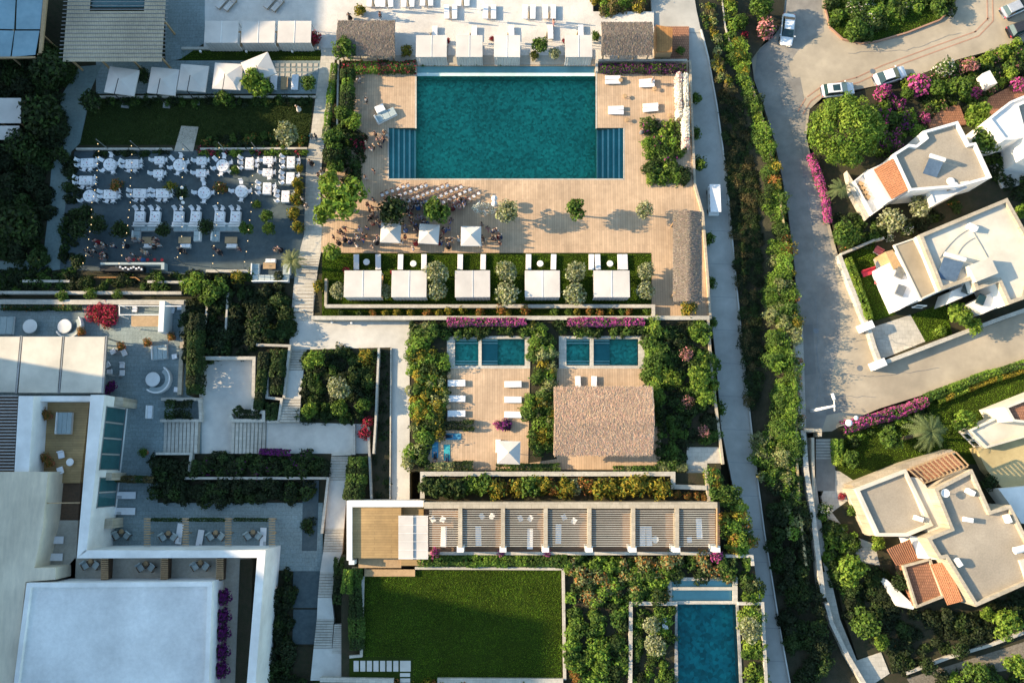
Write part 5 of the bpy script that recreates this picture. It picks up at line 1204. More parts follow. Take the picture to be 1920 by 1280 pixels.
wall('pale perimeter wall and pillars at the drive of the large cream villa', [(1629, 612), (1640, 650), (1652, 682), (1700, 664), (1800, 626), (1880, 596), (1960, 568)], ZS-.2, ZS+1.0, .5, 'stone')
wall('thin wall between the two white villas', [(1578, 476), (1640, 450), (1658, 446)], ZS-.2, ZS+1.0, .3, 'stone')
for x, y, l in ((1627, 611, 'upper'), (1650, 682, 'corner')): p = W(x, y, ZS+1.4); tag(MB((p.x, p.y, ZS)).box((p.x, p.y, ZS), (1.7, 1.0, 1.4), R(22)).build('gate_pillar', M['white'], None, loc=(p.x, p.y, ZS), bevel=.04), l+' white pillar of the villa drive wall', 'pillar')
ground('villa_drive', [(1634, 614), (1707, 590), (1735, 640), (1652, 674)], ZS+.03, M['stone'])
ground('villa_lawn', [(1707, 590), (1772, 567), (1786, 628), (1734, 642)], ZS+.02, M['lawn']); ground('villa_lawn', [(1586, 478), (1640, 455), (1645, 500), (1680, 590), (1632, 604)], ZS+.02, M['lawn'])
ground('villa_lawn', [(1745, 742), (1990, 672), (1990, 760), (1830, 800), (1850, 870), (1700, 870), (1600, 900), (1570, 880), (1570, 830)], ZS+.02, M['lawn'])
grass('lawn inside the curved wall of the cream villa', [(1588, 480), (1638, 457), (1645, 500), (1680, 588), (1633, 602)], ZS+.02)
grass('triangular lawn below the cream villa', [(1708, 591), (1771, 568), (1785, 627), (1735, 640)], ZS+.02)
grass('lower lawn between the street hedge and the villas', [(1747, 744), (1960, 680), (1960, 745), (1830, 798), (1840, 850), (1700, 858), (1600, 890), (1572, 878), (1572, 832)], ZS+.02, dens=80)
grass('grass of the traffic island', [(1552, 20), (1558, 50), (1582, 72), (1640, 76), (1700, 60), (1760, 36), (1785, 12), (1785, -30), (1552, -30)], ZS+.16, dens=80)
# --- villa 3
t, c = villa('beige stone villa with grey gravel roofs, clay tiles and roof pergola, lower right', W(1770, 990, 3)); z = ZS+5.6
block(t, c, [(1752, 916), (1823, 879), (1858, 957), (1895, 946), (1960, 1075), (1932, 1092), (1830, 1137), (1774, 1046), (1762, 1048), (1738, 1008), (1782, 990)], ZS, z, 'beige', 'groof', .55, .4)
block(t, c, [(1604, 916), (1699, 879), (1750, 985), (1703, 1005), (1645, 1005)], ZS, ZS+3.9, 'beige', 'groof', .4, .4, 'cream', nm='left_wall', rn='left_roof')
MB(c).prism(PX([(1596, 908), (1702, 866), (1784, 842), (1792, 850), (1700, 882), (1610, 920)], ZS+2.6), ZS, ZS+2.6).build('outer_wall', M['beige'], t)
MB(c).prism(PX([(1594, 915), (1612, 916), (1646, 1000), (1632, 1004)], ZS+1.8), ZS, ZS+1.8).build('side_terrace', M['beige'], t)
MB(c).prism(PX([(1701, 882), (1784, 848), (1812, 874), (1732, 906)], ZS+3.4), ZS, ZS+3.4).build('pergola_floor', M['terra'], t)
s = MB(c)
for k_ in range(12): s.beam(W(1704+8*k_, 880-3*k_, ZS+5.6), W(1732+7.6*k_, 904-2.9*k_, ZS+5.6), .12, .16)
s.beam(W(1702, 880, ZS+5.5), W(1790, 846, ZS+5.5), .18, .18); s.beam(W(1731, 906, ZS+5.5), W(1814, 874, ZS+5.5), .18, .18); s.build('pergola', M['wood'], t)
MB(c).prism(PX([(1700, 893), (1728, 896), (1782, 988), (1742, 1000)], z-1.6), ZS, z-1.6).build('stair_volume', M['cream'], t)
MB(c).prism(PX([(1706, 1004), (1742, 1008), (1772, 1050), (1722, 1046)], z-2.2), ZS, z-2.2).build('white_wall', M['white'], t)
tiles(t, c, [(1664, 1030), (1680, 1060), (1722, 1046), (1706, 1010)], [ZS+3.0, ZS+3.0, ZS+4.0, ZS+4.0], n=12) if False else tiles(t, c, [(1680, 1060), (1722, 1048), (1706, 1010), (1662, 1030)], [ZS+3.1, ZS+3.1, ZS+3.9, ZS+3.9], n=12)
MB(c).prism(PX([(1697, 1060), (1744, 1048), (1770, 1118), (1720, 1138)], ZS+3.0), ZS, ZS+3.0).build('roof_terrace', M['terra'], t)
ring(c, (lambda q: q if area(q) > 0 else q[::-1])(PX([(1694, 1060), (1746, 1046), (1773, 1119), (1719, 1140)], ZS+3.5)), .25, ZS+2.8, ZS+3.4).build('terrace_parapet', M['beige'], t)
tiles(t, c, [(1776, 1134), (1806, 1126), (1776, 1052), (1744, 1058)], [ZS+3.6, ZS+4.6, ZS+4.6, ZS+3.6], n=9)
MB(c).prism(PX([(1662, 1085), (1716, 1136), (1712, 1142), (1684, 1136), (1658, 1092)], ZS+1.6), ZS, ZS+1.6).build('low_wall', M['white'], t)
dish(t, c, (1772, 924), z); acbox(t, c, (1820, 922), z, 30); acbox(t, c, (1816, 974), z, 10); acbox(t, c, (1797, 1054), z, 60); acbox(t, c, (1890, 972), z, 70); acbox(t, c, (1723, 972), ZS+3.9, 20)
MB(c).tube(W(1902, 1032, z+.9), W(1934, 1024, z+.9), .4, n=16).build('water_tank', M['cloth'], t)
MB(c).prism(PX([(1912, 1050), (1950, 1040), (1970, 1080), (1928, 1098)], z+.4), z-.1, z+.4).build('roof_step', M['cream'], t)
A, B = W(1604, 916, ZS+3.9).xy.to_3d(), W(1645, 1005, ZS+3.9).xy.to_3d()
for u in (.2, .6): window(t, c, A, B, u, u+.16, ZS+1, ZS+2.3)
# --- villa 4 and 5 on the right edge
t, c = villa('bright white box villa cut off by the right edge at the top', W(1900, 230, 2)); z = ZS+5.6
block(t, c, [(1854, 222), (1894, 190), (1990, 150), (1990, 240), (1900, 262), (1884, 262)], ZS, z, 'white', 'white', .3, .25); block(t, c, [(1905, 196), (1990, 160), (1990, 300), (1930, 290)], ZS, z+.1, 'white', 'groof', .35, .3, nm='rear_wall', rn='rear_roof')
MB(c).prism(PX([(1840, 190), (1920, 150), (1990, 130), (1990, 165), (1890, 192), (1858, 220)], ZS+.5), ZS, ZS+.5).build('front_terrace', M['terra'], t)
MB(c).prism(PX([(1842, 138), (1856, 132), (1870, 156), (1856, 160)], ZS+2.2), ZS, ZS+2.2).build('gate_house', M['white'], t)
MB(c).prism(PX([(1858, 310), (1905, 300), (1930, 345), (1880, 352)], ZS+.4), ZS, ZS+.4).build('yard', M['conc'], t)
for k_ in range(2): window(t, c, W(1884, 262, z).xy.to_3d(), W(1990, 240, z).xy.to_3d(), .05+.2*k_, .15+.2*k_, ZS+1, ZS+2.3)
t, c = villa('cream villa with stepped terraces cut off by the right edge above the beige stone villa', W(1890, 820, 2))
block(t, c, [(1884, 762), (1990, 720), (1990, 800), (1900, 790)], ZS, ZS+5.4, 'cream', 'terra', .4, .3)
block(t, c, [(1816, 806), (1880, 776), (1990, 760), (1990, 800), (1850, 840)], ZS, ZS+2.4, 'cream', 'cream', .3, .25, nm='terrace_wall', rn='terrace')
MB(c).prism(PX([(1830, 840), (1990, 800), (1990, 940), (1880, 915), (1850, 880)], ZS+1.6), ZS, ZS+1.6).build('lower_terrace', M['yell'], t)
MB(c).prism(PX([(1872, 916), (1990, 905), (1990, 990), (1915, 980), (1890, 940)], ZS+3), ZS, ZS+3).build('garage', M['white'], t)
for k_ in range(2): window(t, c, W(1816, 806, 0).xy.to_3d(), W(1850, 840, 0).xy.to_3d(), .15+.4*k_, .45+.4*k_, ZS+.6, ZS+2.0)
# lower right garden paths
wall('pale low wall crossing the dark garden at the bottom right', [(1700, 1262), (1780, 1232), (1860, 1208), (1990, 1160)], ZS-.2, ZS+.6, .35, 'stone')
ground('dirt_path', [(1700, 1272), (1860, 1222), (1990, 1180), (1990, 1240), (1850, 1262), (1720, 1300)], ZS+.01, M['gravel'])
ground('garden_steps', [(1600, 1240), (1652, 1222), (1668, 1262), (1625, 1290)], ZS+.1, M['stone'])
# lamp posts
q = W(1521, 770, ZS); t = T('street_lamp', 'white concrete lamp post leaning over the paved junction', 'street lamp', q)
MB(q).tube(q, q+Vector((.25, .1, 7.2)), .22, .12, 12).build('post', M['cloth'], t)
top = q+Vector((.25, .1, 7.1)); MB(q).beam(top+Vector((0, -.6, 0)), top+Vector((0, .9, .1)), .09, .09).build('crossarm', M['cloth'], t)
MB(q).box(top+Vector((-.1, 1.1, .05)), (.35, .8, .16), R(15)).build('lamp_head', M['white'], t, bevel=.04)
for d in (-.5, -.2, .2, .5): MB(q).lathe(top+Vector((0, d, .1)), [(.05, 0), (.06, .15), (0, .2)], 8).build('insulator', M['stone'], t)
q = W(1570, 800, ZS); t = T('street_lamp', 'short white double-headed lamp at the bougainvillea corner', 'street lamp', q)
MB(q).tube(q, q+Vector((0, .3, 4.0)), .08, .06).build('post', M['metal'], t)
MB(q).lathe(q+Vector((-.1, .3, 4.0)), [(.42, 0), (.4, .12), (.2, .2), (0, .22)], 16).build('lamp_head', M['cloth'], t); MB(q).lathe(q+Vector((.9, .9, 3.8)), [(.28, 0), (.25, .08), (0, .18)], 14).build('lamp_head', M['cloth'], t)
# ------------------------------------------------------------ planting
ZV = -1.75
# big beds seen as a mass
bed('bright green shrub belt between the service road and the street, upper part', [(1338, 0), (1352, 0), (1378, 110), (1396, 160), (1418, 200), (1440, 290), (1458, 400), (1470, 490), (1452, 480), (1440, 400), (1424, 300), (1404, 200), (1376, 150), (1354, 80)], ZR(150)-.2, ['bright', 'green', 'green', 'bright', 'dark'], (.6, 1.2), 2.2, 1.9, .135, k=1.5)
bed('green shrub belt between the service road and the street, middle part', [(1452, 480), (1470, 490), (1484, 600), (1488, 700), (1490, 860), (1440, 860), (1452, 760), (1444, 700), (1438, 560), (1448, 520)], ZV, ['bright', 'green', 'green', 'olive', 'bright'], (.6, 1.3), 2.2, 1.9, .135, k=1.5)
bed('mixed shrubs at the end of the middle shrub belt', [(1408, 800), (1450, 800), (1492, 860), (1496, 900), (1418, 900)], ZV, ['green', 'olive', 'bright'], (.5, 1.0), 1.3, 1.2, .16)
bed('narrow dry scrub along the service road kerb, upper part', [(1308, 0), (1330, 0), (1350, 80), (1366, 150), (1392, 200), (1346, 150), (1330, 90)], ZR(80)-.15, ['dry', 'yellow', 'olive', 'green'], (.35, .7), 1.2, .8, .14)
bed('yellow green hedge strip on the street side at the top', [(1356, 0), (1376, 0), (1398, 110), (1412, 190), (1436, 260), (1424, 250), (1404, 180), (1378, 110)], ZV, ['lime', 'lime', 'yellow', 'bright'], (.5, .9), 1.9, 1.6, .14)
bed('green and orange shrubs on the wall beside the street', [(1440, 260), (1462, 340), (1482, 480), (1492, 620), (1484, 620), (1470, 480), (1452, 360), (1434, 280)], ZV, ['green', 'orange', 'green', 'yellow'], (.45, .9), 1.4, 2.2, .14)
bed('sparse flowering plants along the ochre street wall', [(1486, 600), (1498, 600), (1504, 860), (1492, 860)], ZV, [('lime', 'white', .2), ('yellow', 'rose', .2), 'green'], (.3, .6), .8, 1.1, .13)
bed('dark shrubs between the service road and the shaded footpath', [(1425, 900), (1500, 900), (1508, 960), (1530, 1120), (1570, 1290), (1500, 1290), (1466, 1150), (1440, 1000)], ZV, ['dim', 'dark', 'dark', 'dim'], (.6, 1.2), .9, 1.0, .18)
bed('dry groundcover between the kerb and the green shrub belt', [(1350, 160), (1395, 200), (1428, 400), (1425, 560), (1430, 700), (1405, 790), (1395, 690), (1378, 500), (1362, 300)], ZV-.1, ['dry', 'dim', 'dark', 'dim'], (.35, .7), 1.6, .4, .10, k=1.3, name='groundcover', cat='ground cover')  # dark leaf tones put the shade of the verge into the colour
bed('lit green shrubs at the edge of the footpath hedge', [(1440, 860), (1492, 860), (1498, 960), (1500, 1010), (1480, 1000), (1470, 920), (1440, 900)], ZV+.1, ['green', 'bright', 'olive'], (.5, .9), 1.2, 1.2, .16)
# garden east of the small pools
bed('dark undergrowth right of the thatched pavilion', [(1210, 606), (1322, 606), (1336, 700), (1345, 830), (1286, 836), (1284, 880), (1240, 880), (1226, 730), (1212, 690)], ZB-.05, ['dark', 'dim', 'dim', 'green'], (.5, 1.0), 1.0, .8, .17)
bed('tall leafy hedge belt right of the second plunge pool', [(1204, 604), (1238, 604), (1250, 660), (1262, 700), (1250, 740), (1222, 738), (1200, 700), (1212, 680)], ZB, ['bright', 'lime', 'green', 'green'], (.6, 1.1), 1.6, 1.5, .16)
bed('leafy hedge belt between the two plunge pools', [(990, 604), (1026, 604), (1034, 660), (1042, 720), (1036, 780), (1034, 850), (992, 850), (986, 780), (990, 700), (998, 640)], ZB, ['green', 'bright', 'olive', 'yellow', 'green'], (.6, 1.1), 1.6, 1.5, .16)
bed('dense mixed hedge left of the plunge pools', [(768, 606), (820, 606), (836, 640), (836, 800), (796, 830), (790, 884), (766, 884), (762, 760), (764, 660)], ZB-.3, ['green', 'olive', 'dark', 'bright', 'yellow'], (.6, 1.15), 1.6, 1.5, .17)
bed('lit hedge at the right edge of the bushy garden', [(1296, 604), (1322, 602), (1330, 660), (1340, 720), (1332, 740), (1310, 690)], ZB, ['bright', 'lime', 'green'], (.5, .95), 1.3, 1.4, .16)
bed('dark hedge at the top of the first plunge pool', [(826, 608), (990, 608), (990, 628), (836, 628)], ZB, ['dark', 'green', 'dim'], (.5, .8), 1.7, 1.2, .16)
bed('dark hedge at the top of the second plunge pool', [(1034, 608), (1206, 608), (1206, 627), (1044, 627)], ZB, ['dark', 'green', 'dark'], (.5, .8), 1.7, 1.2, .16)
hedge('magenta bougainvillea hanging over the wall above the first plunge pool', [(838, 602), (984, 602)], ZB, 1.5, 1.0, 'green', .15, 'mag', .6, name='bougainvillea', lpa=120)
hedge('magenta bougainvillea hanging over the wall above the second plunge pool', [(1064, 602), (1206, 602)], ZB, 1.5, 1.0, 'green', .15, 'mag', .6, name='bougainvillea', lpa=120)
hedge('dark clipped hedge between the loungers and the yoga mats', [(796, 797), (886, 797)], ZB, .9, 1.2, ['dim', 'dark'], .14)
hedge('dark hedge along the bottom of the small pool deck', [(930, 876), (1048, 876)], ZB, .8, .9, ['dark', 'green'], .14)
hedge('green hedge under the thatched pavilion', [(1150, 880), (1286, 878)], ZB, .9, .8, ['green', 'olive'], .15)
hedge('dark silvery hedge below the yoga mats', [(796, 876), (884, 874)], ZB, .9, 1.2, ['dim', 'dark', 'olive'], .15)
# planter terrace shrubs
for i, (x, r_, k) in enumerate([(800, 17, 'dshrub'), (825, 18, 'dshrub'), (852, 17, 'dshrub'), (880, 15, 'shrub'), (905, 17, 'shrub'), (930, 15, 'yshrub'), (948, 12, 'oshrub'), (968, 15, 'yshrub'), (990, 16, 'shrub'), (1015, 16, 'yshrub'), (1034, 12, 'oshrub'), (1058, 15, 'yshrub'), (1078, 14, 'sshrub'), (1098, 14, 'oshrub'), (1120, 16, 'yshrub'), (1142, 17, 'yshrub'), (1165, 16, 'yshrub'), (1188, 17, 'yshrub'), (1212, 17, 'yshrub'), (1238, 17, 'yshrub')]):
    plant(k, x+2, 913+(i*7 % 9)-4, r_*(1.22+.1*(i % 3)), ('dark green' if k == 'dshrub' else 'green' if k == 'shrub' else 'silvery' if k == 'sshrub' else 'orange-tipped' if k == 'oshrub' else 'yellow-green')+' rounded shrub in the long planter above the striped pergola, '+(ORD[i] if i < 14 else str(i+1)+'th')+' from the left', ZC, 1.0, 'shrubs in the long planter')
plants('oshrub', [(1270, 925, 9), (1288, 929, 9), (1306, 928, 9), (1320, 932, 8)], 'small orange shrub at the right end of the long planter', 'small orange shrubs in the planter end', ZC)
plants('yshrub', [(598, 538, 13)], 'yellow-green round shrub at the left end of the cabana lawn wall', None, 0, 1.4)
def near(x):
    cb = [680, 767, 886, 1017, 1147]; i = min(range(5), key=lambda k: abs(cb[k]-x)); d = x-cb[i]
    return 'behind the '+ORD[i]+' cabana, '+('far left' if d < -38 else 'left' if d < -22 else 'centre left' if d < -6 else 'middle' if d < 6 else 'centre right' if d < 22 else 'right' if d < 38 else 'far right')
pl = [(842, 582, 'yshrub', 10), (822, 588, 'yshrub', 9), (800, 588, 'oshrub', 9), (866, 580, 'yshrub', 10), (745, 586, 'yshrub', 9), (722, 588, 'yshrub', 8), (700, 588, 'oshrub', 8), (900, 584, 'oshrub', 10), (940, 580, 'oshrub', 12), (985, 580, 'oshrub', 12), (952, 586, 'yshrub', 9), (1040, 584, 'shrub', 9), (1066, 584, 'shrub', 9), (1105, 582, 'oshrub', 10), (1125, 584, 'oshrub', 10), (1080, 585, 'yshrub', 9), (1145, 583, 'yshrub', 8), (1165, 584, 'shrub', 8), (1178, 583, 'oshrub', 9), (1212, 582, 'shrub', 8), (770, 587, 'yshrub', 8), (675, 588, 'dshrub', 8), (640, 588, 'dshrub', 8)]
for x, y, k, r_ in pl: plant(k, x, y, r_, {'yshrub': 'yellow-green', 'oshrub': 'orange', 'shrub': 'green', 'dshrub': 'dark green'}[k]+' low shrub behind the five cabanas, '+('below', 'left of', 'right of')[(x*7) % 3][:0]+near(x), 0, 1, 'low shrubs behind the five cabanas')
# olives between the cabanas
for x, y, r_, h, l in [(818, 510, 22, .9, 'silvery olive tree between the second and middle cabana, upper'), (820, 545, 19, .9, 'silvery olive tree between the second and middle cabana, lower'), (950, 508, 20, .9, 'silvery olive tree right of the middle cabana, upper'), (950, 550, 23, .9, 'silvery olive tree right of the middle cabana, lower'), (1080, 510, 20, .9, 'silvery olive tree right of the fourth cabana, upper'), (1078, 552, 22, .9, 'silvery olive tree right of the fourth cabana, lower'), (1210, 508, 17, .9, 'silvery olive tree right of the last cabana, upper'), (1211, 545, 18, .9, 'silvery olive tree right of the last cabana, lower'), (632, 545, 15, .8, 'small silvery olive tree left of the first cabana'), (722, 546, 14, .8, 'small olive tree between the first and second cabana'),
                      (952, 397, 22, 1.1, 'round olive tree on the deck right of the ceremony chairs'), (1208, 393, 17, 1.2, 'small olive tree on the right of the big deck'),
                      (510, 232, 1, 1, '')][:-1]: plant('olive', x, y, r_, l, 0, h)
plant('green', 1080, 392, 19, 'multi-stemmed dark tree alone in the middle of the big deck', 0, 1.3)
plant('darkt', 737, 395, 26, 'dark evergreen tree among the guests left on the deck', 0, 1.25); plant('green', 818, 395, 24, 'leafy tree behind the ceremony chairs among the guests', 0, 1.2)
plant('bright', 643, 372, 38, 'big sunlit leafy tree between the long path and the deck', 0, 1.2); plant('bright', 620, 340, 20, 'smaller bright tree above the big sunlit tree by the path', 0, 1.1); plant('bright', 605, 400, 19, 'leaning leafy crown hanging over the long path', 0, 1.2)
plant('bright', 624, 475, 17, 'bright round tree at the top left corner of the cabana lawn', 0, 1.1)
bed('mixed dark and burgundy shrubs beside the long path left of the pool steps', [(628, 235), (660, 235), (684, 262), (684, 340), (640, 345), (618, 320)], 0, ['dark', ('dim', 'red', .3), 'dim', 'green'], (.5, 1.0), 1.3, 1.1, .16)
for x, y, r_, k, l in [(625, 262, 20, 'green', 'tall green tree left of the dark shrubs at the pool steps'), (622, 290, 17, 'darkt', 'dark tree middle of the row along the long path'), (628, 312, 15, 'green', 'green tree at the lower end of the row along the long path'), (664, 228, 15, 'bright', 'bright tree above the guests by the pool steps'), (646, 92, 22, 'green', 'tall green tree below the weathered thatched hut'), (640, 212, 14, 'green', 'green tree on the hedge left of the upper deck')]: plant(k, x, y, r_, l, 0, 1.0)
hedge('tall green hedge left of the upper deck', [(650, 128), (648, 232)], 0, 1.5, 1.6, ['green', 'dark', 'green', 'bright'], .16)
hedge('narrow green hedge along the outer edge of the garden wall', [(626, 118), (618, 180), (610, 250)], 0, 1.0, .9, ['bright', 'olive', 'lime'], .15)
hedge('green hedge with red flowers above the upper deck', [(640, 122), (776, 122)], 0, 1.2, 1.6, ['green', 'dark', 'bright'], .16, 'red', .16)
hedge('bougainvillea hedge above the right deck', [(1126, 125), (1284, 125)], 0, 1.0, 1.2, ['green', 'dark'], .15, 'purple', .35)
hedge('white and rose blossom cascading on the trellis along the right deck edge, left strand', [(1274, 136), (1276, 215)], 0, 2.3, .7, ['white', 'rose'], .13, 'white', .7, name='flowering_climber', cat='climber', lpa=150)
hedge('white and rose blossom cascading on the trellis along the right deck edge, right strand', [(1286, 136), (1289, 270)], 0, 2.5, .8, ['white', 'rose'], .13, 'white', .7, name='flowering_climber', cat='climber', lpa=150)
bed('planted bed with bougainvillea and shrubs at the right of the deck', [(1210, 232), (1280, 234), (1281, 338), (1212, 338)], .05, ['bright', 'green', 'green', ('green', 'mag', .2), 'dark', 'lime'], (.55, 1.05), 1.5, 1.1, .16)
plants('shrub', [(1312, 310, 15), (1328, 447, 13), (1331, 530, 12), (1337, 683, 15), (1347, 768, 16), (1303, 186, 12), (1302, 250, 12), (1336, 605, 11)], 'round green bush on the retaining wall beside the service road', 'bushes along the service road wall', -2.0, 1.6)
plants('bare', [(1287, 664, 15), (1290, 752, 13), (1320, 808, 13)], 'pinkish leafless flowering tree in the dark garden by the road wall', 'pinkish trees in the bushy garden', ZB, 1.0)
plants('bright', [(1312, 712, 20), (1325, 745, 16), (1300, 700, 14)], 'bright leafy tree in the garden beside the service road wall', 'bright trees in the bushy garden', ZB, .8)
plants('yshrub', [(1290, 577, 18)], 'yellow-green shrub at the foot of the long thatched roof', None, 0, 1.0)
plant('yshrub', 762, 97, 13, 'yellow-green shrub left of the leftmost top cabana', 0, 1); plant('green', 1012, 84, 16, 'dark green shrub group between the top cabanas', 0, .8); plant('yshrub', 1002, 105, 10, 'yellow bush beside the top cabana shrubs', 0, 1); plant('olive', 1040, 100, 12, 'silvery bush left of the rightmost top cabana', 0, .8); plant('shrub', 1117, 68, 9, 'dark bush left of the right grey hut', 0, 1.6)
plant('yshrub', 676, 22, 12, 'small yellow tree on the beach above the left hut', 0, 1.6)
bed('planted bed with yellow grass at the top of the beach', [(1112, -30), (1216, -30), (1216, 20), (1112, 22)], 0, ['yellow', 'green', 'bright', 'lime', 'dry'], (.5, .95), 1.4, .9, .15)
plant('redb', 590, 73, 14, 'pink-red flowering bush beside the right connected cabana', 0, 1.1); P_x = plant('redb', 650, 508, 7, 'pink flowering bush at the corner of the first lawn cabana', 0, 2.4); plant('redb', 737, 512, 6, 'pink flowering bush at the corner of the second lawn cabana', 0, 2.2)
plants('redb', [(840, 78, 5), (922, 74, 5), (1058, 78, 5)], 'small magenta bush beside a top cabana', 'small magenta bushes between the top cabanas', 0, 2.2)
plants('shrub', [(792, 120, 5), (815, 119, 5), (866, 119, 5), (893, 119, 5), (937, 118, 5), (965, 118, 5), (1076, 117, 6), (1103, 116, 5), (1240, 103, 8), (1275, 96, 9)], 'small green plant below the white cabanas by the pool', 'small plants at the top pool edge')
# lower middle: garden below the pergola and around the narrow pool
hedge('long clipped hedge between pergola and big lawn', [(782, 1050), (1060, 1051)], ZL, 1.2, 1.5, ['green', 'bright', 'green'], .16)
bed('dense green shrubs below the right half of the pergola', [(1060, 1044), (1400, 1044), (1416, 1090), (1424, 1128), (1388, 1128), (1386, 1080), (1250, 1080), (1250, 1128), (1064, 1128)], ZL, ['green', 'bright', 'green', 'dark', ('olive', 'orange', .3)], (.6, 1.2), 1.5, 1.1, .17)
bed('first vertical hedge row right of the big lawn', [(1064, 1120), (1092, 1120), (1092, 1280), (1066, 1280)], ZL, ['green', 'bright', 'green'], (.6, 1.0), 1.5, 1.3, .17)
bed('second vertical hedge row right of the big lawn', [(1104, 1120), (1128, 1120), (1134, 1300), (1106, 1300)], ZL, ['bright', 'green', 'bright'], (.6, 1.0), 1.7, 1.3, .17)
bed('third vertical hedge row right of the big lawn', [(1146, 1120), (1170, 1120), (1176, 1300), (1150, 1300)], ZL, ['green', 'bright', 'dark'], (.6, 1.0), 1.5, 1.2, .17)
bed('low planting inside the L-shaped wall left of the narrow pool', [(1188, 1138), (1262, 1138), (1258, 1300), (1188, 1300)], ZL, ['bright', 'green', 'green', 'dim'], (.4, .8), 1.0, .8, .15)
plants('olive', [(1222, 1172, 17), (1228, 1210, 20)], 'silvery olive tree inside the L-shaped wall left of the narrow pool', 'olive trees left of the narrow pool', ZL, .9)
bed('green planting on the right bank of the narrow pool', [(1390, 1138), (1432, 1138), (1446, 1300), (1400, 1300)], ZL, ['bright', 'lime', 'olive', 'green'], (.45, .85), 1.0, .9, .15)
plant('olive', 1408, 1180, 22, 'silvery olive tree on the right bank of the narrow pool', ZL, .8)
bed('green shrubs climbing the road side of the pergola', [(1334, 880), (1372, 890), (1402, 1000), (1414, 1040), (1352, 1040), (1350, 944), (1330, 940)], ZL, ['bright', 'green', 'green', 'lime', ('yellow', 'orange', .2)], (.6, 1.15), 1.6, 1.3, .17)
plants('boug', [(816, 1036, 12), (1343, 1040, 14), (606 + 334, 1037, 9), (1026, 1037, 9)], 'magenta bougainvillea at the front wall of the striped pergola', 'bougainvillea at the pergola front', ZL+.6)
bed('olive and orange shrubs by the stone pad', [(1240, 868), (1282, 868), (1284, 884), (1240, 884)], ZB, ['olive', 'green'], (.5, .8), 1.4, 1.2, .15)
bed('shrubs below the bottom wall of the lawn', [(740, 1283), (1060, 1283), (1060, 1330), (740, 1330)], ZL, ['orange', 'green', 'yellow'], (.4, .8), 1, 1, .15)
plants('oshrub', [(1075, 1265, 9), (1082, 1278, 9)], 'orange shrub beside the corner of the lawn wall', 'orange shrubs at the lawn corner', ZL)
hedge('bright tall hedge left of the big lawn, top', [(652, 1068), (648, 1110)], ZL-.5, 1.9, 1.4, ['bright', 'lime'], .15); hedge('green tall hedge left of the big lawn, lower', [(664, 1065), (668, 1215)], ZL-.5, 1.4, 1.7, ['green', 'dark'], .16); hedge('dark narrow hedge right of the long stair', [(636, 1045), (632, 1130)], .4, 1.2, 1.2, ['dim', 'dark'], .16)
hedge('dark hedge right of the upper long stair', [(664, 905), (660, 935)], .1, 1.6, 2.6, ['dark', 'green'], .17); hedge('dark leafy hedge above the roof terrace', [(668, 856), (666, 905)], .1, 1.5, 2.4, ['dark', 'green'], .17)
plants('redb', [(684, 812, 14), (690, 790, 11)], 'dark red bougainvillea at the end of the plaza', 'dark red bougainvillea by the narrow bed', 0, 1)
bed('narrow very dark bed between the shrub garden and the pale path', [(708, 655), (732, 655), (730, 932), (704, 932)], -.3, ['dim', 'dim', 'dark'], (.35, .6), .8, .6, .16)
bed('square dark garden with shrubs right of the steps', [(576, 658), (704, 658), (700, 788), (566, 788)], 0, ['dark', 'dim', 'dark', 'green'], (.5, 1.0), 1.2, .9, .17)
for x, y, r_, k, l in [(590, 672, 17, 'bright', 'bright bush in the top left corner of the square shrub garden'), (578, 770, 15, 'bright', 'bright bush in the bottom left corner of the square shrub garden'), (686, 668, 16, 'yshrub', 'yellow-green bush in the top right corner of the square shrub garden'), (634, 728, 21, 'olive', 'pale olive tree in the middle of the square shrub garden'), (636, 764, 16, 'green', 'green tree below the pale olive in the square shrub garden'), (680, 760, 14, 'green', 'green tree at the right of the square shrub garden')]: plant(k, x, y, r_, l, 0, 1)
# left half
bed('dark tree mass beside the blue pavilion', [(0, 110), (60, 90), (110, 70), (122, 130), (140, 178), (110, 190), (128, 240), (104, 300), (100, 340), (40, 300), (0, 300)], 0, ['dim', 'dark', 'dim'], (.9, 1.9), 1.4, 1.3, .22, name='dark_trees', cat='trees')
bed('dark tree mass left of the shaded path', [(0, 300), (90, 320), (92, 420), (80, 486), (20, 490), (0, 480)], 0, ['dim', 'dark', 'dim'], (.9, 1.9), 1.4, 1.2, .22, name='dark_trees', cat='trees')
for x, y, r_, l in [(92, 130, 32, 'large dark tree right of the blue pavilion'), (75, 215, 36, 'large dark tree beside the white roof panels'), (40, 270, 28, 'dark tree at the left edge above the shaded path'), (114, 290, 16, 'dark round tree at the top of the shaded path'), (268, 142, 14, 'dark tree between the first and second cantilever parasol'), (170, 190, 20, 'dark palm-like tree at the left end of the lawn'), (30, 420, 34, 'large dark tree at the left edge'), (230, 345, 0, '')][:-1]: plant('darkt', x, y, r_, l, 0, 1.0)
bed('dark plants along the left edge of the dining terrace', [(128, 300), (142, 300), (150, 380), (140, 480), (116, 500), (124, 400)], 0, ['dim', 'dark'], (.5, .9), 1.2, 1.2, .16)
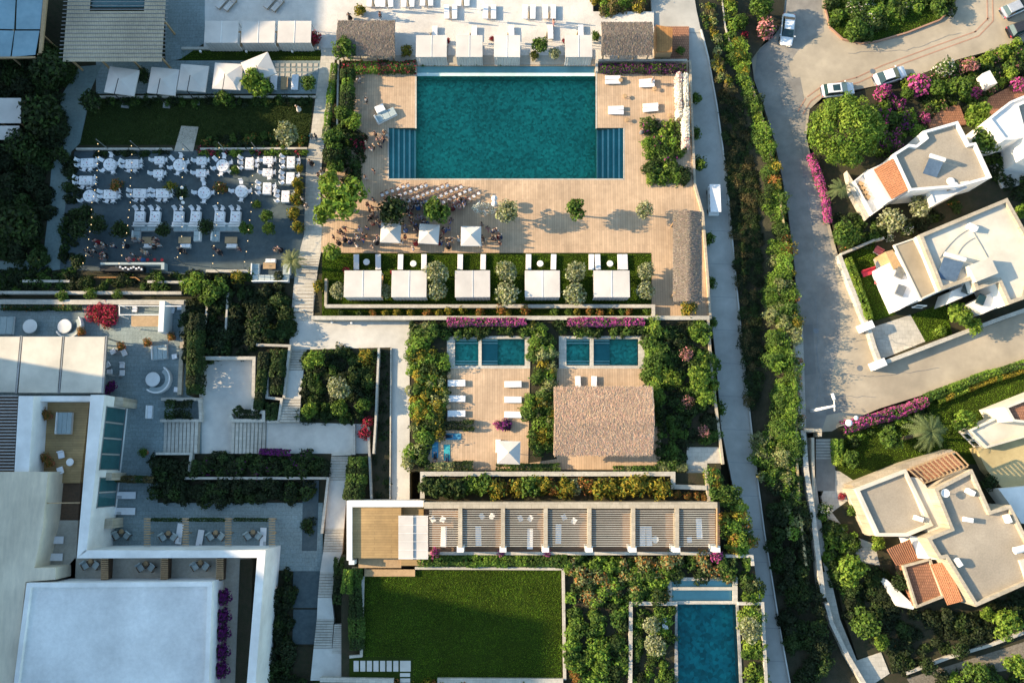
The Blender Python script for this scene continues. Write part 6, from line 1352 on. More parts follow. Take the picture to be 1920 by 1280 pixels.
for x, y, r_, k, l in [(148, 430, 18, 'darkt', 'dark olive tree lower left on the dining terrace'), (160, 400, 16, 'darkt', 'dark tree left of the guests on the dining terrace'), (182, 420, 17, 'darkt', 'dark tree with lights near the sofas on the dining terrace'), (226, 430, 17, 'darkt', 'dark tree left of the first L-shaped sofa'), (218, 350, 14, 'oshrub', 'orange flowering shrub in the middle of the dining terrace'), (320, 350, 13, 'yshrub', 'yellow-green shrub beside the rectangular table'), (341, 362, 13, 'darkt', 'dark tree with white balloons at the centre of the dining terrace'), (415, 352, 14, 'oshrub', 'orange shrub beside the round table at the centre right'), (441, 318, 10, 'shrub', 'green shrub beside the upper right round table'), (306, 432, 14, 'darkt', 'dark bushy tree right of the first L-shaped sofa'), (386, 425, 14, 'darkt', 'dark bushy tree between the second and third L-shaped sofa'), (461, 428, 13, 'green', 'bushy green tree right of the third L-shaped sofa'), (482, 382, 9, 'shrub', 'small bright bush right of the sofa tables'), (500, 405, 12, 'green', 'leafy bush on the right of the dining terrace'), (504, 428, 12, 'green', 'leafy bush beside the orange flowers on the dining terrace'), (146, 490, 14, 'darkt', 'dark tree left of the bar')]: plant(k, x, y, r_, l, 0, 1)
plants('yshrub', [(560, 345, 13), (556, 372, 14), (552, 400, 14), (558, 425, 13), (563, 315, 9), (560, 360, 9)], 'yellow-green leafy bush along the right edge of the dining terrace', 'bushes along the right edge of the dining terrace', 0, 1.4)
palm(548, 488, 24, 'palm at the lower right corner of the dining terrace beside the long path', 0, 3.4, pal='olive')
bed('planting above the dining terrace, right part', [(372, 282), (574, 280), (572, 290), (372, 291)], 0, ['green', 'bright', ('dim', 'red', .3), 'lime'], (.35, .6), 1.3, 1, .14)
bed('planting above the dining terrace, left part', [(142, 283), (322, 283), (322, 290), (142, 291)], 0, ['dim', 'dark'], (.3, .5), 1.0, 1, .14)
bed('flowering bed at the lower edge of the lawn', [(380, 258), (572, 252), (570, 276), (380, 276)], 0, ['dim', 'green', ('green', 'orange', .3), 'dark'], (.35, .7), 1.0, .9, .14)
bed('low shrubs at the top edge of the lawn', [(200, 184), (584, 184), (584, 196), (200, 198)], 0, ['dark', 'green', 'dim'], (.35, .65), 1.1, 1, .14)
for x, y, r_, k, l in [(478, 152, 25, 'bright', 'bright tree in front of the sunlit cantilever parasol'), (500, 165, 14, 'green', 'small leafy tree right of the bright tree'), (418, 184, 15, 'green', 'green cypress-like tree at the top of the lawn'), (578, 156, 15, 'green', 'green tree at the right end of the paved seating strip'), (538, 250, 22, 'olive', 'silvery green olive tree at the right end of the lawn')]: plant(k, x, y, r_, l, 0, 1)
bed('dark garden between the terrace and the steps', [(392, 520), (550, 528), (545, 645), (478, 645), (480, 668), (350, 668), (352, 590), (366, 540)], -.05, ['dim', 'dark', 'dim', 'dim'], (.6, 1.3), 1.1, .9, .2)
for x, y, r_, k, l in [(482, 612, 22, 'darkt', 'round blue-green tree in the dark garden'), (362, 532, 20, 'bright', 'bright bush at the top left of the dark garden'), (402, 540, 22, 'green', 'leafy green bush at the top of the dark garden'), (446, 520, 15, 'yshrub', 'yellow-green bush below the U-shaped sofa'), (388, 560, 14, 'green', 'green bush between the pale wall slices'), (360, 615, 15, 'darkt', 'dark bush right of the restaurant terrace wall')]: plant(k, x, y, r_, l, 0, .9)
bed('dark planting below the dining terrace', [(0, 504), (140, 506), (160, 524), (380, 512), (470, 514), (470, 530), (380, 545), (0, 544)], -.05, ['dim', 'dark', 'dim', 'green'], (.4, .8), 1.2, .9, .15)
plants('shrub', [(172, 549, 12), (118, 554, 12), (222, 550, 10), (300, 520, 10), (292, 536, 9)], 'green bush on the long pale wall above the restaurant', 'green bushes on the long pale wall', .2)
hedge('thin flowering hedge at the top of the restaurant terrace', [(0, 574), (150, 574)], 0, .7, .9, ['dark', 'green'], .14, 'orange', .06)
bed('crimson bougainvillea block in the planter of the restaurant terrace', [(168, 572), (222, 572), (222, 608), (172, 610)], .3, [('dark', 'red', .75)], (.5, .8), 1.8, .9, .13, name='bougainvillea', kind=None)
hedge('tall dark hedge right of the restaurant terrace', [(364, 586), (360, 650), (358, 735)], 0, 2.9, 1.9, ['dim', 'dark'], .17)
hedge('dark clipped square hedge at the top of the pale steps', [(308, 767), (356, 767)], 0, 1.2, 2.2, ['dim', 'dark'], .15)
hedge('dark round-ended hedge at the bottom of the courtyard', [(440, 764), (448, 775), (484, 778)], 0, 1.2, 1.3, ['dim', 'dark'], .15)
hedge('dark hedge right of the courtyard wall', [(494, 660), (488, 720), (482, 765)], 0, 1.5, 1.3, ['dim', 'dark'], .17); hedge('dark hedge beside the narrow steps', [(520, 655), (516, 735)], 0, 1.5, 1.9, ['dim', 'dark'], .17); hedge('dark hedge end block by the lower flight of steps', [(508, 755), (506, 785)], 0, 1.2, 1.6, ['dim', 'dark'], .17)
bed('upper long dark hedge below the courtyard', [(368, 855), (612, 855), (612, 888), (362, 888)], 0, ['dim', 'dark', 'dark', ('dark', 'purple', .12)], (.7, 1.0), 1.8, 1.3, .17, kind=None, name='hedge', cat='hedge')
bed('lower long dark hedge above the garden patios', [(294, 858), (350, 858), (350, 905), (585, 905), (585, 938), (292, 938)], 0, ['dim', 'dark', 'dim'], (.7, 1.0), 1.8, 1.3, .17, kind=None, name='hedge', cat='hedge')
hedge('purple bougainvillea on top of the long dark hedge', [(486, 846), (540, 848)], .3, 1.4, .8, ['dark'], .14, 'purple', .8, name='bougainvillea')
hedge('brownish climbing hedge between the teal windows', [(200, 897), (284, 899)], 0, 1.5, .8, ['dim', 'dark', 'dry'], .14)
bed('dark bush strip outside the hotel wall', [(516, 1075), (556, 1075), (546, 1180), (540, 1290), (490, 1290), (498, 1180)], 0, ['dim', 'dim', 'dark'], (.5, 1.1), 1.3, 1.2, .18)
bed('sparse plants in the sunken strip by the patio', [(570, 940), (590, 940), (588, 1000), (568, 1000)], 0, ['dim', 'dark'], (.4, .7), .7, .8, .15)
bed('dark planting at the bottom left edge of the stair landing', [(520, 1270), (700, 1282), (700, 1320), (500, 1320)], .3, ['dim', 'dark'], (.5, .8), 1.2, .8, .16)
# right half: street gardens
plant_big = None
SEED[0] += 1; q = W(1586, 243, 1.2); t = T('round_tree', 'huge round bright green tree at the street corner beside the parked cars', 'tree', (q.x, q.y, ZS)); f = Fo((q.x, q.y, ZS), 77)
rd = random.Random(5)
for i in range(70):
    a = i*2.4; e = math.asin(rd.uniform(-.2, 1)); rr = 3.9; f.blob((q.x+math.cos(a)*math.cos(e)*rr, q.y+math.sin(a)*math.cos(e)*rr, 1.0+math.sin(e)*3.0), (.95, .95, .8), 190, 'bright' if i % 3 else 'lime', True, .17)
f.blob((q.x, q.y, 1.0), (3.7, 3.7, 2.6), 1500, 'green', True, .2)
f.build('crown', t); b = MB((q.x, q.y, ZS)); b.tube((q.x, q.y, ZS), (q.x, q.y, 1), .35, .22, 10)
for k_ in range(6): b.tube((q.x, q.y, 0), (q.x+2.2*math.cos(k_), q.y+2.2*math.sin(k_), 2.2), .12, .04, 6)
b.build('trunk', M['bark'], t)
hedge('bright magenta bougainvillea hedge curving along the street', [(1522, 288), (1538, 330), (1552, 375), (1556, 415)], ZS, 1.2, 1.0, ['green'], .15, 'mag', .68, name='bougainvillea')
palm(1578, 352, 22, 'spiky grassy palm behind the magenta street hedge', ZS, 2.6, pal='palm')
bed('garden around the round tree with bougainvillea', [(1620, 190), (1660, 175), (1700, 205), (1735, 215), (1735, 245), (1700, 262), (1668, 285), (1640, 290)], ZS, ['green', 'dark', ('dark', 'purple', .4), ('green', 'mag', .4), 'bright'], (.6, 1.1), 1.3, 1.3, .17)
for x, y, r_, k, l in [(1722, 162, 24, 'boug', 'big rosy purple bougainvillea bush beside the parked white car'), (1656, 174, 16, 'boug', 'rosy purple bougainvillea bush below the parked white car'), (1828, 175, 13, 'boug', 'dark purple bougainvillea in the garden above the white villa'), (1732, 222, 12, 'boug', 'pink bougainvillea at the corner of the tiled rear terrace'), (1906, 160, 16, 'boug', 'magenta bougainvillea on the terracotta terrace at the right edge'), (1800, 165, 20, 'green', 'tall leafy tree in the garden above the white villa'), (1770, 130, 20, 'whitef', 'pale flowering shrub beside the paved road'), (1815, 125, 18, 'rose', 'pale rose flowering shrub beside the paved road'), (1850, 110, 12, 'lshrub', 'yellow-green shrub by the pale wall'), (1880, 96, 13, 'lshrub', 'light yellow-green hedge shrub at the right of the paved road'), (1905, 85, 13, 'lshrub', 'light shrub at the right edge below the black car'), (1835, 215, 24, 'bright', 'bright tree behind the white villa'), (1850, 262, 26, 'green', 'deep green tree between the white villas'), (1760, 165, 16, 'green', 'green bush beside the big purple bougainvillea'), (1700, 175, 11, 'green', 'green bush between the two purple bougainvilleas'), (1895, 140, 14, 'lshrub', 'pale green shrub beside the terracotta terrace')]: plant(k, x, y, r_, l, ZS, 1.1)
bed('undergrowth in the garden above the white villa', [(1690, 150), (1840, 105), (1900, 90), (1990, 85), (1990, 130), (1860, 160), (1850, 200), (1820, 240), (1800, 195), (1740, 215)], ZS, ['dark', 'green', 'dim', ('green', 'rose', .2), 'lime'], (.5, 1.0), 1.1, 1.0, .16)
bed('dark hedge garden between the white villas', [(1830, 235), (1870, 245), (1880, 340), (1990, 350), (1990, 380), (1900, 365), (1870, 345), (1855, 300)], ZS, ['dark', 'green', 'dim'], (.6, 1.1), 1.2, 1.2, .17)
for x, y, r_, k, l in [(1672, 412, 24, 'olive', 'olive green tree between the two white villas, left'), (1726, 384, 22, 'olive', 'olive green tree between the two white villas, right'), (1586, 438, 24, 'green', 'dark round tree beside the street below the magenta hedge'), (1640, 446, 12, 'shrub', 'small bush beside the olive green tree'), (1700, 432, 12, 'whitef', 'white flowering bush above the tan slab'), (1668, 446, 9, 'whitef', 'white flowering bush at the garden wall corner'), (1916, 395, 13, 'bright', 'bright bush at the right edge between the villas'), (1800, 592, 22, 'bright', 'bright leafy tree below the large cream villa'), (1826, 610, 16, 'bright', 'smaller bright leafy tree at the villa drive wall'), (1762, 622, 13, 'lshrub', 'light bush on the triangular lawn')]: plant(k, x, y, r_, l, ZS, 1.0)
bed('dark plants between the two white villas', [(1575, 400), (1630, 420), (1700, 420), (1780, 385), (1800, 375), (1800, 395), (1715, 440), (1660, 448), (1580, 470), (1560, 430)], ZS, ['dark', 'dim', 'green', ('green', 'orange', .2)], (.5, .9), 1.0, .9, .16)
hedge('bright green hedge inside the curved villa wall', [(1590, 484), (1604, 520), (1622, 572), (1630, 596)], ZS, 1.1, 1.3, ['bright', 'lime'], .15)
# island
bed('shrubs on the traffic island', [(1550, -50), (1790, -50), (1780, 15), (1745, 30), (1700, 22), (1640, 50), (1610, 76), (1570, 62), (1552, 40)], ZS+.2, ['green', 'dark', 'bright', 'green', ('green', 'white', .1)], (.6, 1.2), 1.1, 1.1, .17)
plant('green', 1760, 14, 17, 'round green tree at the right tip of the traffic island', ZS, .8); plant('green', 1606, 56, 20, 'leafy dark tree at the lower tip of the traffic island', ZS, .8)
plant('rose', 1434, 55, 22, 'large rosy flowering bush left of the first parked car', ZS, 1.1); plant('green', 1428, 12, 22, 'leafy green tree above the rosy flowering bush', ZS, 1); plant('redb', 1396, 70, 9, 'small red shrub on the street hedge', ZS, 1.8)
plants('green', [(1390, 40, 14), (1398, 110, 12)], 'dark bush between the red hedge and the rosy bush', 'dark bushes in the street corner', ZS, 1)
# lower right gardens
hedge('purple and pink bougainvillea hedge along the lower street', [(1582, 802), (1620, 792), (1660, 780), (1700, 768), (1738, 752)], ZS, 1.3, 1.5, ['green'], .15, 'mag', .5, name='bougainvillea')
hedge('bright clipped hedge along the lower street, right part', [(1740, 746), (1800, 722), (1860, 700), (1960, 672)], ZS, 1.2, 1.0, ['bright', 'green'], .15); hedge('yellow-green inner hedge beside the lower lawn', [(1760, 752), (1830, 722), (1880, 704), (1970, 680)], ZS, .9, .9, ['lime', 'yellow'], .14)
hedge('bright green upright hedge beside the villa steps', [(1574, 822), (1576, 870)], ZS, 1.6, 1.2, ['bright', 'lime'], .15)
palm(1745, 808, 36, 'fan palm with leaning pale trunk above the beige villa', ZS, 4.2, (1692, 822), pal='palm', n=40)
for x, y, r_, k, l in [(1670, 822, 22, 'green', 'dark green tree left of the fan palm'), (1808, 788, 21, 'bright', 'bright round tree right of the fan palm'), (1596, 860, 16, 'green', 'green bush beside the lower villa lawn'), (1546, 952, 14, 'whitef', 'white flowering bush beside the white stepped wall'), (1598, 955, 12, 'shrub', 'green shrub at the corner of the beige villa'), (1578, 930, 8, 'redb', 'reddish shrub at the corner of the beige villa'), (1646, 1018, 15, 'lshrub', 'bright shrub beside the clay tile strip'), (1596, 1068, 26, 'bright', 'bright tree left of the beige villa'), (1556, 1008, 14, 'shrub', 'green shrub right of the white stepped wall'), (1622, 1170, 26, 'green', 'dark green tree at the lower villa garden'), (1650, 1205, 15, 'bright', 'bright-tipped tree at the lower villa garden'), (1888, 1170, 26, 'bright', 'bright tree at the right edge below the villa'), (1850, 1148, 14, 'bright', 'bright branch tree below the villa roof corner'), (1905, 1245, 20, 'bright', 'bright tree in the bottom right corner'), (1830, 1262, 22, 'green', 'green tree at the bottom edge right'), (1855, 905, 15, 'darkt', 'dark tree between the beige villa and the cream terraces'), (1690, 1090, 18, 'darkt', 'dark climbing tree beside the terracotta roof terrace'), (1800, 1218, 16, 'darkt', 'dark tree beside the low pale wall'), (1740, 1250, 16, 'darkt', 'dark tree near the bottom edge')]: plant(k, x, y, r_, l, ZS, 1.0)
bed('undergrowth behind the bougainvillea of the lower street', [(1590, 812), (1740, 762), (1752, 790), (1700, 800), (1640, 815), (1600, 830)], ZS, ['green', 'dark', 'bright'], (.5, .9), 1.1, .9, .16)
bed('green garden right of the white stepped wall', [(1540, 960), (1560, 960), (1600, 1010), (1610, 1110), (1570, 1130), (1552, 1090)], ZS, ['green', 'dark', 'bright', 'dark'], (.5, 1.0), 1.3, 1.1, .17)
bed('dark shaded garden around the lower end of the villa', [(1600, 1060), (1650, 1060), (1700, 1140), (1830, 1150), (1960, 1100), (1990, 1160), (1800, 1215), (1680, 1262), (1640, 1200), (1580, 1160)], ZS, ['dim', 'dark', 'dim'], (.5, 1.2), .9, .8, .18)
bed('shrubs in the bottom right corner', [(1700, 1300), (1760, 1270), (1990, 1230), (1990, 1320), (1700, 1330)], ZS, ['green', 'dark', 'dim', 'bright'], (.5, 1.1), 1.1, 1.0, .17)
# ------------------------------------------------------------ furniture set out
def side(dx, dy):
    a = lambda v, p, q, r: p if v < -.15 else q if v > .15 else r
    return a(dy, 'upper ', 'lower ', 'middle ')+('left' if dx < 0 else 'right') if abs(dx) > abs(dy)*1.2 else ('top ' if dy < 0 else 'bottom ')+a(dx, 'left', 'right', 'middle')
def chair_at(cx, cy, dx, dy, lab, g, z=0.02):       # offsets in metres from the table centre, photo axes (y down); faces the table
    s = mp(cy, z); ang = math.degrees(math.atan2(dy, dx))   # direction away from table, clockwise in the photo
    put('dchair', cx+dx/s, cy+dy/s, side(dx, dy)+' white chair at the '+lab, z, ang+90, g, .5)
GC = 'white covered dining chairs on the shaded terrace'
rects = [(163, 305), (160, 338), (247, 307), (206, 364), (261, 362), (304, 362)]
banq = [(464, 306), (542, 304), (541, 334), (497, 353), (532, 368)]
rounds = [(205, 308, 5), (336, 309, 6), (417, 310, 6), (382, 361, 4), (452, 358, 4), (167, 367, 3)]
small = [(298, 300), (296, 325), (377, 301), (376, 324), (502, 300), (501, 323)]
for i, (x, y) in enumerate(rects):
    l = ['in the top left corner', 'second down at the left', 'right of the first round table', 'beside the orange shrub', 'left of the yellow-green shrub', 'touching the yellow-green shrub'][i]
    put('t_rect', x, y, 'rectangular white clothed dining table '+l, .02, 0, 'rectangular dining tables on the terrace', .75)
    for dx in (-1.12, 1.12):
        for dy in (-.3, .3): chair_at(x, y, dx, dy, 'rectangular table '+l, GC)
    for dx in (-.4, .4): chair_at(x, y, dx, .85, 'rectangular table '+l, GC)
for i, (x, y) in enumerate(banq):
    l = ['beside the green shrub, top right', 'in the top right corner', 'second down at the right edge', 'right of the four-chair round table', 'third down at the right edge'][i]
    put('t_banq', x+3, y, 'white clothed table with a wide cloth '+l, .02, 90, 'banquet tables at the right of the terrace', .75)
    for dy in (-.65, -.05, .55): chair_at(x+3, y, -1.0, dy, 'banquet table '+l, GC)
    for dy in (-.3, .3): chair_at(x+3, y, .98, dy, 'banquet table '+l, GC)
for i, (x, y, n) in enumerate(rounds):
    l = ['at the top left', 'in the top row below the garden steps', 'at the top right of centre', 'in the middle left of the orange shrub', 'in the middle right of the orange shrub', 'at the left below the rectangular tables'][i]
    put('t_round', x, y, 'round white clothed dining table '+l, .02, 0, 'round dining tables on the terrace', .75)
    for k_ in range(n):
        a = 2*math.pi*k_/n-math.pi/2+(.2 if n > 4 else 0); chair_at(x, y, 1.12*math.cos(a), 1.12*math.sin(a), 'round table '+l, GC)
for i, (x, y) in enumerate(small):
    l = ['upper left one of six', 'lower left one of six', 'upper middle one of six', 'lower middle one of six', 'upper right one of six', 'lower right one of six'][i]
    put('t_small', x, y, 'small square white clothed table, '+l+' in three pairs', .02, 0, 'small square tables on the terrace', .75)
    for dx in (-.82, .82): chair_at(x, y, dx, 0, 'small square table, '+l, GC)
    chair_at(x, y, .25, .72, 'small square table, '+l, GC)
for i, x in enumerate((261, 290, 334, 366, 411, 441)):
    l = ORD[i]+' from the left above the L-shaped sofas'
    put('t_small', x, 406, 'white clothed sofa table, '+l, .02, 90, 'tables of the sofa row', .75, (1.15, 1.3, 1))
    for dx in (-.4, .4): chair_at(x, 406, dx, -.98, 'sofa table, '+l, GC)
    put('bench2', x, 420, 'white bench below the sofa table, '+l, .02, 0, 'white benches of the sofa row', .4)
for i, (x, w_) in enumerate(((276, 1), (350, -1), (424, 1))):
    put('sofa_l', x, 436, ('left', 'middle', 'right')[i]+' pale teal L-shaped sofa of the dining terrace', .02, 0, 'L-shaped sofas', .4, (w_, 1, 1))
for i, x in enumerate((278, 346, 433)):
    put('t_wood', x, 450, 'low wooden coffee table in front of the '+('left', 'middle', 'right')[i]+' L-shaped sofa', .02, 0, 'wooden coffee tables', .45); put('bench2', x+1, 460, 'small white bench below the '+('left', 'middle', 'right')[i]+' wooden coffee table', .02, 0, 'small benches at the coffee tables', .4, (.8, .8, .8))
put('sofa_u', 508, 512, 'pale U-shaped sofa at the lower right of the dining terrace', .02, 0, None, .4); put('t_wood', 505, 498, 'low wooden coffee table inside the U-shaped sofa', .02, 0, None, .45); put('bench2', 507, 488, 'small white bench above the U-shaped sofa', .02, 0, None, .4, (.8, .8, .8))
c = W(248, 498, 1); c.z = 0; t = T('bar_counter', 'long pale bar counter with dark cabinets at the bottom of the dining terrace', 'bar counter', c)
MB(c).prism(PX([(188, 492), (308, 492), (308, 505), (302, 505), (302, 496), (188, 496)], 1.1), 0, 1.1).build('counter_top', M['cush'], t); MB(c).prism(PX(rect(188, 500, 268, 508), .9), 0, .9).build('cabinet', M['black'], t)
b = MB(c)
for k_ in range(9): p = W(226+5*k_, 501+(k_*3 % 5), 1); b.box((p.x, p.y, .9), (.2, .2, .25))
b.build('bar_equipment', M['cloth'], t)
for i, x in enumerate((242, 251, 263, 277, 290, 304)): put('stool', x, 487, 'red-seated bar stool, '+ORD[i]+' from the left at the bar', .02, 0, 'bar stools', .7)
# ceremony chairs
rows = [[(625, 620), (665, 600), (712, 585), (760, 568), (805, 550), (845, 540)], [(690, 655), (733, 640), (777, 620), (823, 605), (870, 590), (915, 570), (960, 550), (1000, 540)], [(800, 680), (850, 668), (890, 650), (930, 633), (975, 618), (1012, 602), (1055, 585), (1100, 568), (1140, 552), (1182, 540)],
        [(915, 712), (960, 695), (1000, 680), (1042, 662), (1088, 645), (1130, 627), (1172, 607), (1215, 588), (1260, 570), (1300, 552)], [(1060, 720), (1105, 700), (1150, 680), (1200, 660), (1242, 638), (1290, 612), (1333, 592), (1375, 575)], [(1240, 722), (1285, 705), (1330, 685), (1372, 655), (1410, 630), (1450, 605)]]
for i, r_ in enumerate(rows):
    for j, (x, y) in enumerate(r_): put('cchair', 580+x/4.571, 230+y/4.571, 'wooden ceremony chair, '+ORD[j]+' from the left in the '+ORD[i]+' slanting row', 0, -24, 'ceremony chairs in the '+ORD[i]+' row', .46)
# big-deck loungers and beds
for x, y, a, l in ((1149, 149, 0, 'white double lounger at the top left of the right deck'), (1213, 155, -3, 'white double lounger occupied by a guest at the top of the right deck'), (1155, 206, 0, 'white double lounger at the lower left of the right deck'), (1220, 201, -5, 'white double lounger at the lower right of the right deck')):
    put('flat', x, y-3.5, l+', upper half', 0, a, None, .35, (1.0, .8, 1)); put('flat', x, y+4.5, l+', lower half', 0, a, None, .35, (1.0, .8, 1))
for x, y, l in ((1164, 150, 'top left'), (1228, 166, 'guest'), (1172, 180, 'middle'), (1176, 224, 'lower left'), (1256, 216, 'lower right')): put('t_woodr', x, y, 'tiny round wooden table near the '+l+' lounger of the right deck', 0, 0, None, .45)
put('bench2', 712, 203, 'small white square table on the upper left deck', 0, -25, None, .4, (.75, 1.6, 1)); put('sofa_2', 724, 216, 'long white draped table with glasses on the upper left deck', 0, -28, None, .4, (1.2, .7, 1.1))
# cabana lawn day loungers
for i, (x, l) in enumerate(((668, 'left of the first cabana front'), (709, 'right of the first cabana front'), (751, 'left of the second cabana front'), (795, 'right of the second cabana front'), (863, 'left of the middle cabana front'), (906, 'right of the middle cabana front'), (991, 'left of the fourth cabana front'), (1038, 'right of the fourth cabana front'), (1109, 'far left of the last cabana front'), (1121, 'second left of the last cabana front'), (1163, 'second right of the last cabana front'), (1172, 'far right of the last cabana front'))):
    put('flat', x, 491, 'white narrow lounger on the grass, '+l, 0, 90, 'narrow white loungers on the cabana lawn', .35)
for x, l in ((687, 'first'), (775, 'second'), (1013, 'fourth'), (1144, 'last')): put('t_side', x, 494 if x > 700 else 491, 'round white side table on the grass in front of the '+l+' cabana', 0, 0, None, .45)
# small pool deck
for i, y in enumerate((718, 747, 775)):
    put('flat', 856, y, 'white lounger left of the small deck, '+('upper', 'middle', 'lower')[i]+' one', ZB, 0, 'left loungers of the small pool deck', .35, (1.08, 1.15, 1)); put('flat', 962, y+2, 'white lounger right of the small deck, '+('upper', 'middle', 'lower')[i]+' one', ZB, 0, 'right loungers of the small pool deck', .35, (1.05, 1.15, 1))
    put('t_woodr', (842, 839, 841)[i], (705, 732, 762)[i], 'small round wooden stool beside the '+('upper', 'middle', 'lower')[i]+' left lounger', ZB, 0, None, .45)
put('flat', 1084, 720, 'white lounger half under the thatched pavilion, left', ZB, 90, None, .35); put('flat', 1114, 720, 'white lounger half under the thatched pavilion, right', ZB, 90, None, .35); put('flat', 934, 836, 'white lounger half under the square parasol by the yoga mats', ZB, 90, None, .35, (.8, .9, 1))
plant('purp', 948, 797, 12, 'purple bougainvillea below the right loungers of the small deck, right', ZB, .8); plant('boug', 934, 796, 10, 'purple bougainvillea below the right loungers of the small deck, left', ZB, .8)
for i, (x, y, a) in enumerate(((850, 818, 0), (816, 843, 90), (838, 848, 90))):
    q = W(x, y, ZB+.03); o = MB(q).box(q, (1.9, .75, .02), -R(a)).build('yoga_mat', M['mat_b' if i < 2 else 'c_teal'], None, loc=q, bevel=.008); tag(o, ['blue yoga mat lying crosswise at the top', 'blue yoga mat at the left', 'teal yoga mat at the right'][i], 'yoga mat')
person(850, 818, 'person in dark clothes lying on the crosswise blue yoga mat', 'c_black', 'c_black', ZB, 90, lying=True); person(816, 846, 'person lying on the left blue yoga mat', 'c_navy', 'c_black', ZB, 0, lying=True); person(838, 850, 'person lying on the right teal yoga mat', 'c_black', 'c_navy', ZB, 0, lying=True)
q = W(802, 842, ZB+.03); tag(MB(q).box(q, (.5, 1.2, .02), .1).build('yoga_mat', M['c_navy'], None, loc=q), 'dark folded mat beside the hedge left of the yoga mats', 'yoga mat')
# beach: pairs of loungers, closed parasols
for i, (x, y) in enumerate(((845, 22), (918, 22), (992, 22), (1030, 22), (700, 0), (725, 0), (765, 0), (800, -2), (868, -2), (808, 62), (882, 62), (952, 62), (1025, 60), (1082, 60))):
    for s in (-1, 1):
        if y > 50 and s == -1: continue
        put('flat', x+s*7.5, y, ('left' if s < 0 else 'right')+' white beach lounger of the '+ORD[i if i < 4 else i-4 if i < 9 else i-9]+' pair, '+('second row from the top' if i < 4 else 'top row' if i < 9 else 'lowest row')+' on the sand', 0, 90, 'white loungers on the pale sand', .35)
    put('closed', x, y+6, 'folded brown parasol at the '+ORD[i if i < 4 else i-4 if i < 9 else i-9]+' lounger pair, '+('second row from the top' if i < 4 else 'top row' if i < 9 else 'lowest row'), 0, 0, 'folded parasols on the beach', 1.6)
for i, (x, y) in enumerate(((416, 4), (431, 8), (506, 4), (520, 9))): put('lounger', x, y, 'dark framed lounger on the shaded sand, '+ORD[i]+' from the left', 0, -52, 'dark framed loungers on the shaded sand', .4)
# paved strip by the parasols
for x, l in ((513, 'left'), (553, 'right')): put('flat', x, 154, 'white daybed on the dark paving, '+l+' of the bright tree', 0, 90, None, .35, (1.05, 1.3, 1))
put('t_wood', 533, 156, 'low wooden table between the white daybeds', 0, 90, None, .45, (1.1, 1.1, 1))
for i in range(26):
    x, y = 505+(i % 9)*10.5, 119+(i//9)*9
    ground('stepping_stone', [(x, y+6), (x+7, y+6+(i % 2)), (x+7.5, y), (x, y)], .01, M['stone'], thick=.1)
# restaurant terrace
for x, y, l in ((57, 612, 'at the far left'), (122, 612, 'in the middle, with a curved sofa'), (287, 711, 'on the right, with a curved sofa')): put('t_lounge', x, y, 'large round white table '+l+' of the restaurant terrace', 0, 0, None, .5, 1.35)
put('curve', 130, 610, 'curved sofa around the middle round table of the restaurant terrace', 0, 0, None, .4); put('curve2', 295, 711, 'curved sofa around the right round table of the restaurant terrace', 0, 0, None, .4, 1.05)
put('sofa_2', 6, 610, 'white scalloped sofa at the left edge of the restaurant terrace', 0, 0, None, .4, (1.1, 1.4, 1)); put('sofa_2', 300, 660, 'white double daybed at the right of the restaurant terrace', 0, -6, None, .4, (.8, 1.1, 1))
for i, (x, y, a) in enumerate(((322, 582, 10), (336, 576, 0), (210, 659, 60), (232, 662, -30), (228, 685, 0), (228, 698, 180), (326, 668, 80), (330, 730, 90), (252, 580, 0), (200, 684, 60), (204, 697, 80))): put('lchair', x, y, 'white lounge chair on the restaurant terrace, '+('under the timber frame', 'right of the timber frame', 'beside the planter edge', 'beside the small potted plant', 'back-to-back pair, upper', 'back-to-back pair, lower', 'near the right wall, upper', 'near the right wall, lower', 'left under the timber frame', 'near the canopy edge, upper', 'near the canopy edge, lower')[i], 0, a, None, .4, .85)
for i, (x, y) in enumerate(((153, 622), (228, 650), (277, 643), (322, 632))): put('pot_orange', x, y, 'orange potted plant, '+ORD[i]+' from the left on the restaurant terrace', 0, 0, 'orange pots of the restaurant terrace', .6)
for i, (x, y) in enumerate(((202, 730), (210, 723))): put('pot_purple', x, y, 'white pot with purple flowers by the canopy corner, '+('left', 'right')[i], 0, 0, None, .7)
put('pot_green', 270, 848, 'potted purple-leaved plant beside the dark square hedge', 0, 0, None, .7)
# hotel courtyard and patios
put('sofa_2', 121, 793, 'pale blue double daybed in the sunken hotel courtyard', 3.3, 0, None, .4, (.75, 1.6, 1)); put('lchair', 114, 853, 'white square armchair in the hotel courtyard, upper', 3.3, -20, None, .4); put('lchair', 112, 881, 'white square armchair in the hotel courtyard, lower', 3.3, 160, None, .4); put('t_side', 131, 866, 'round white side table in the hotel courtyard', 3.3, 0, None, .45, 1.1)
for i, (x, y) in enumerate(((80, 772), (90, 780), (86, 858), (94, 868))): put('pot_orange', x, y, 'brown round pot in the hotel courtyard, '+('upper left', 'upper right', 'lower left', 'lower right')[i], 3.3, 0, None, .6)
put('bench2', 66, 866, 'narrow grey bench with plants in the hotel courtyard', 3.3, 90, None, .4, (1.4, 1.2, 1))
for x, y, z, l in ((235, 928, 0, 'upper one on the blue patio below the climbing hedge'), (234, 958, 0, 'lower one on the blue patio below the climbing hedge'), (99, 1012, 3.2, 'upper one on the walled roof patio'), (97, 1044, 3.2, 'lower one on the walled roof patio')): put('towelbed', x, y, 'white lounger with folded striped towel, '+l, z, 0, None, .35, (1.13, 1.15, 1))
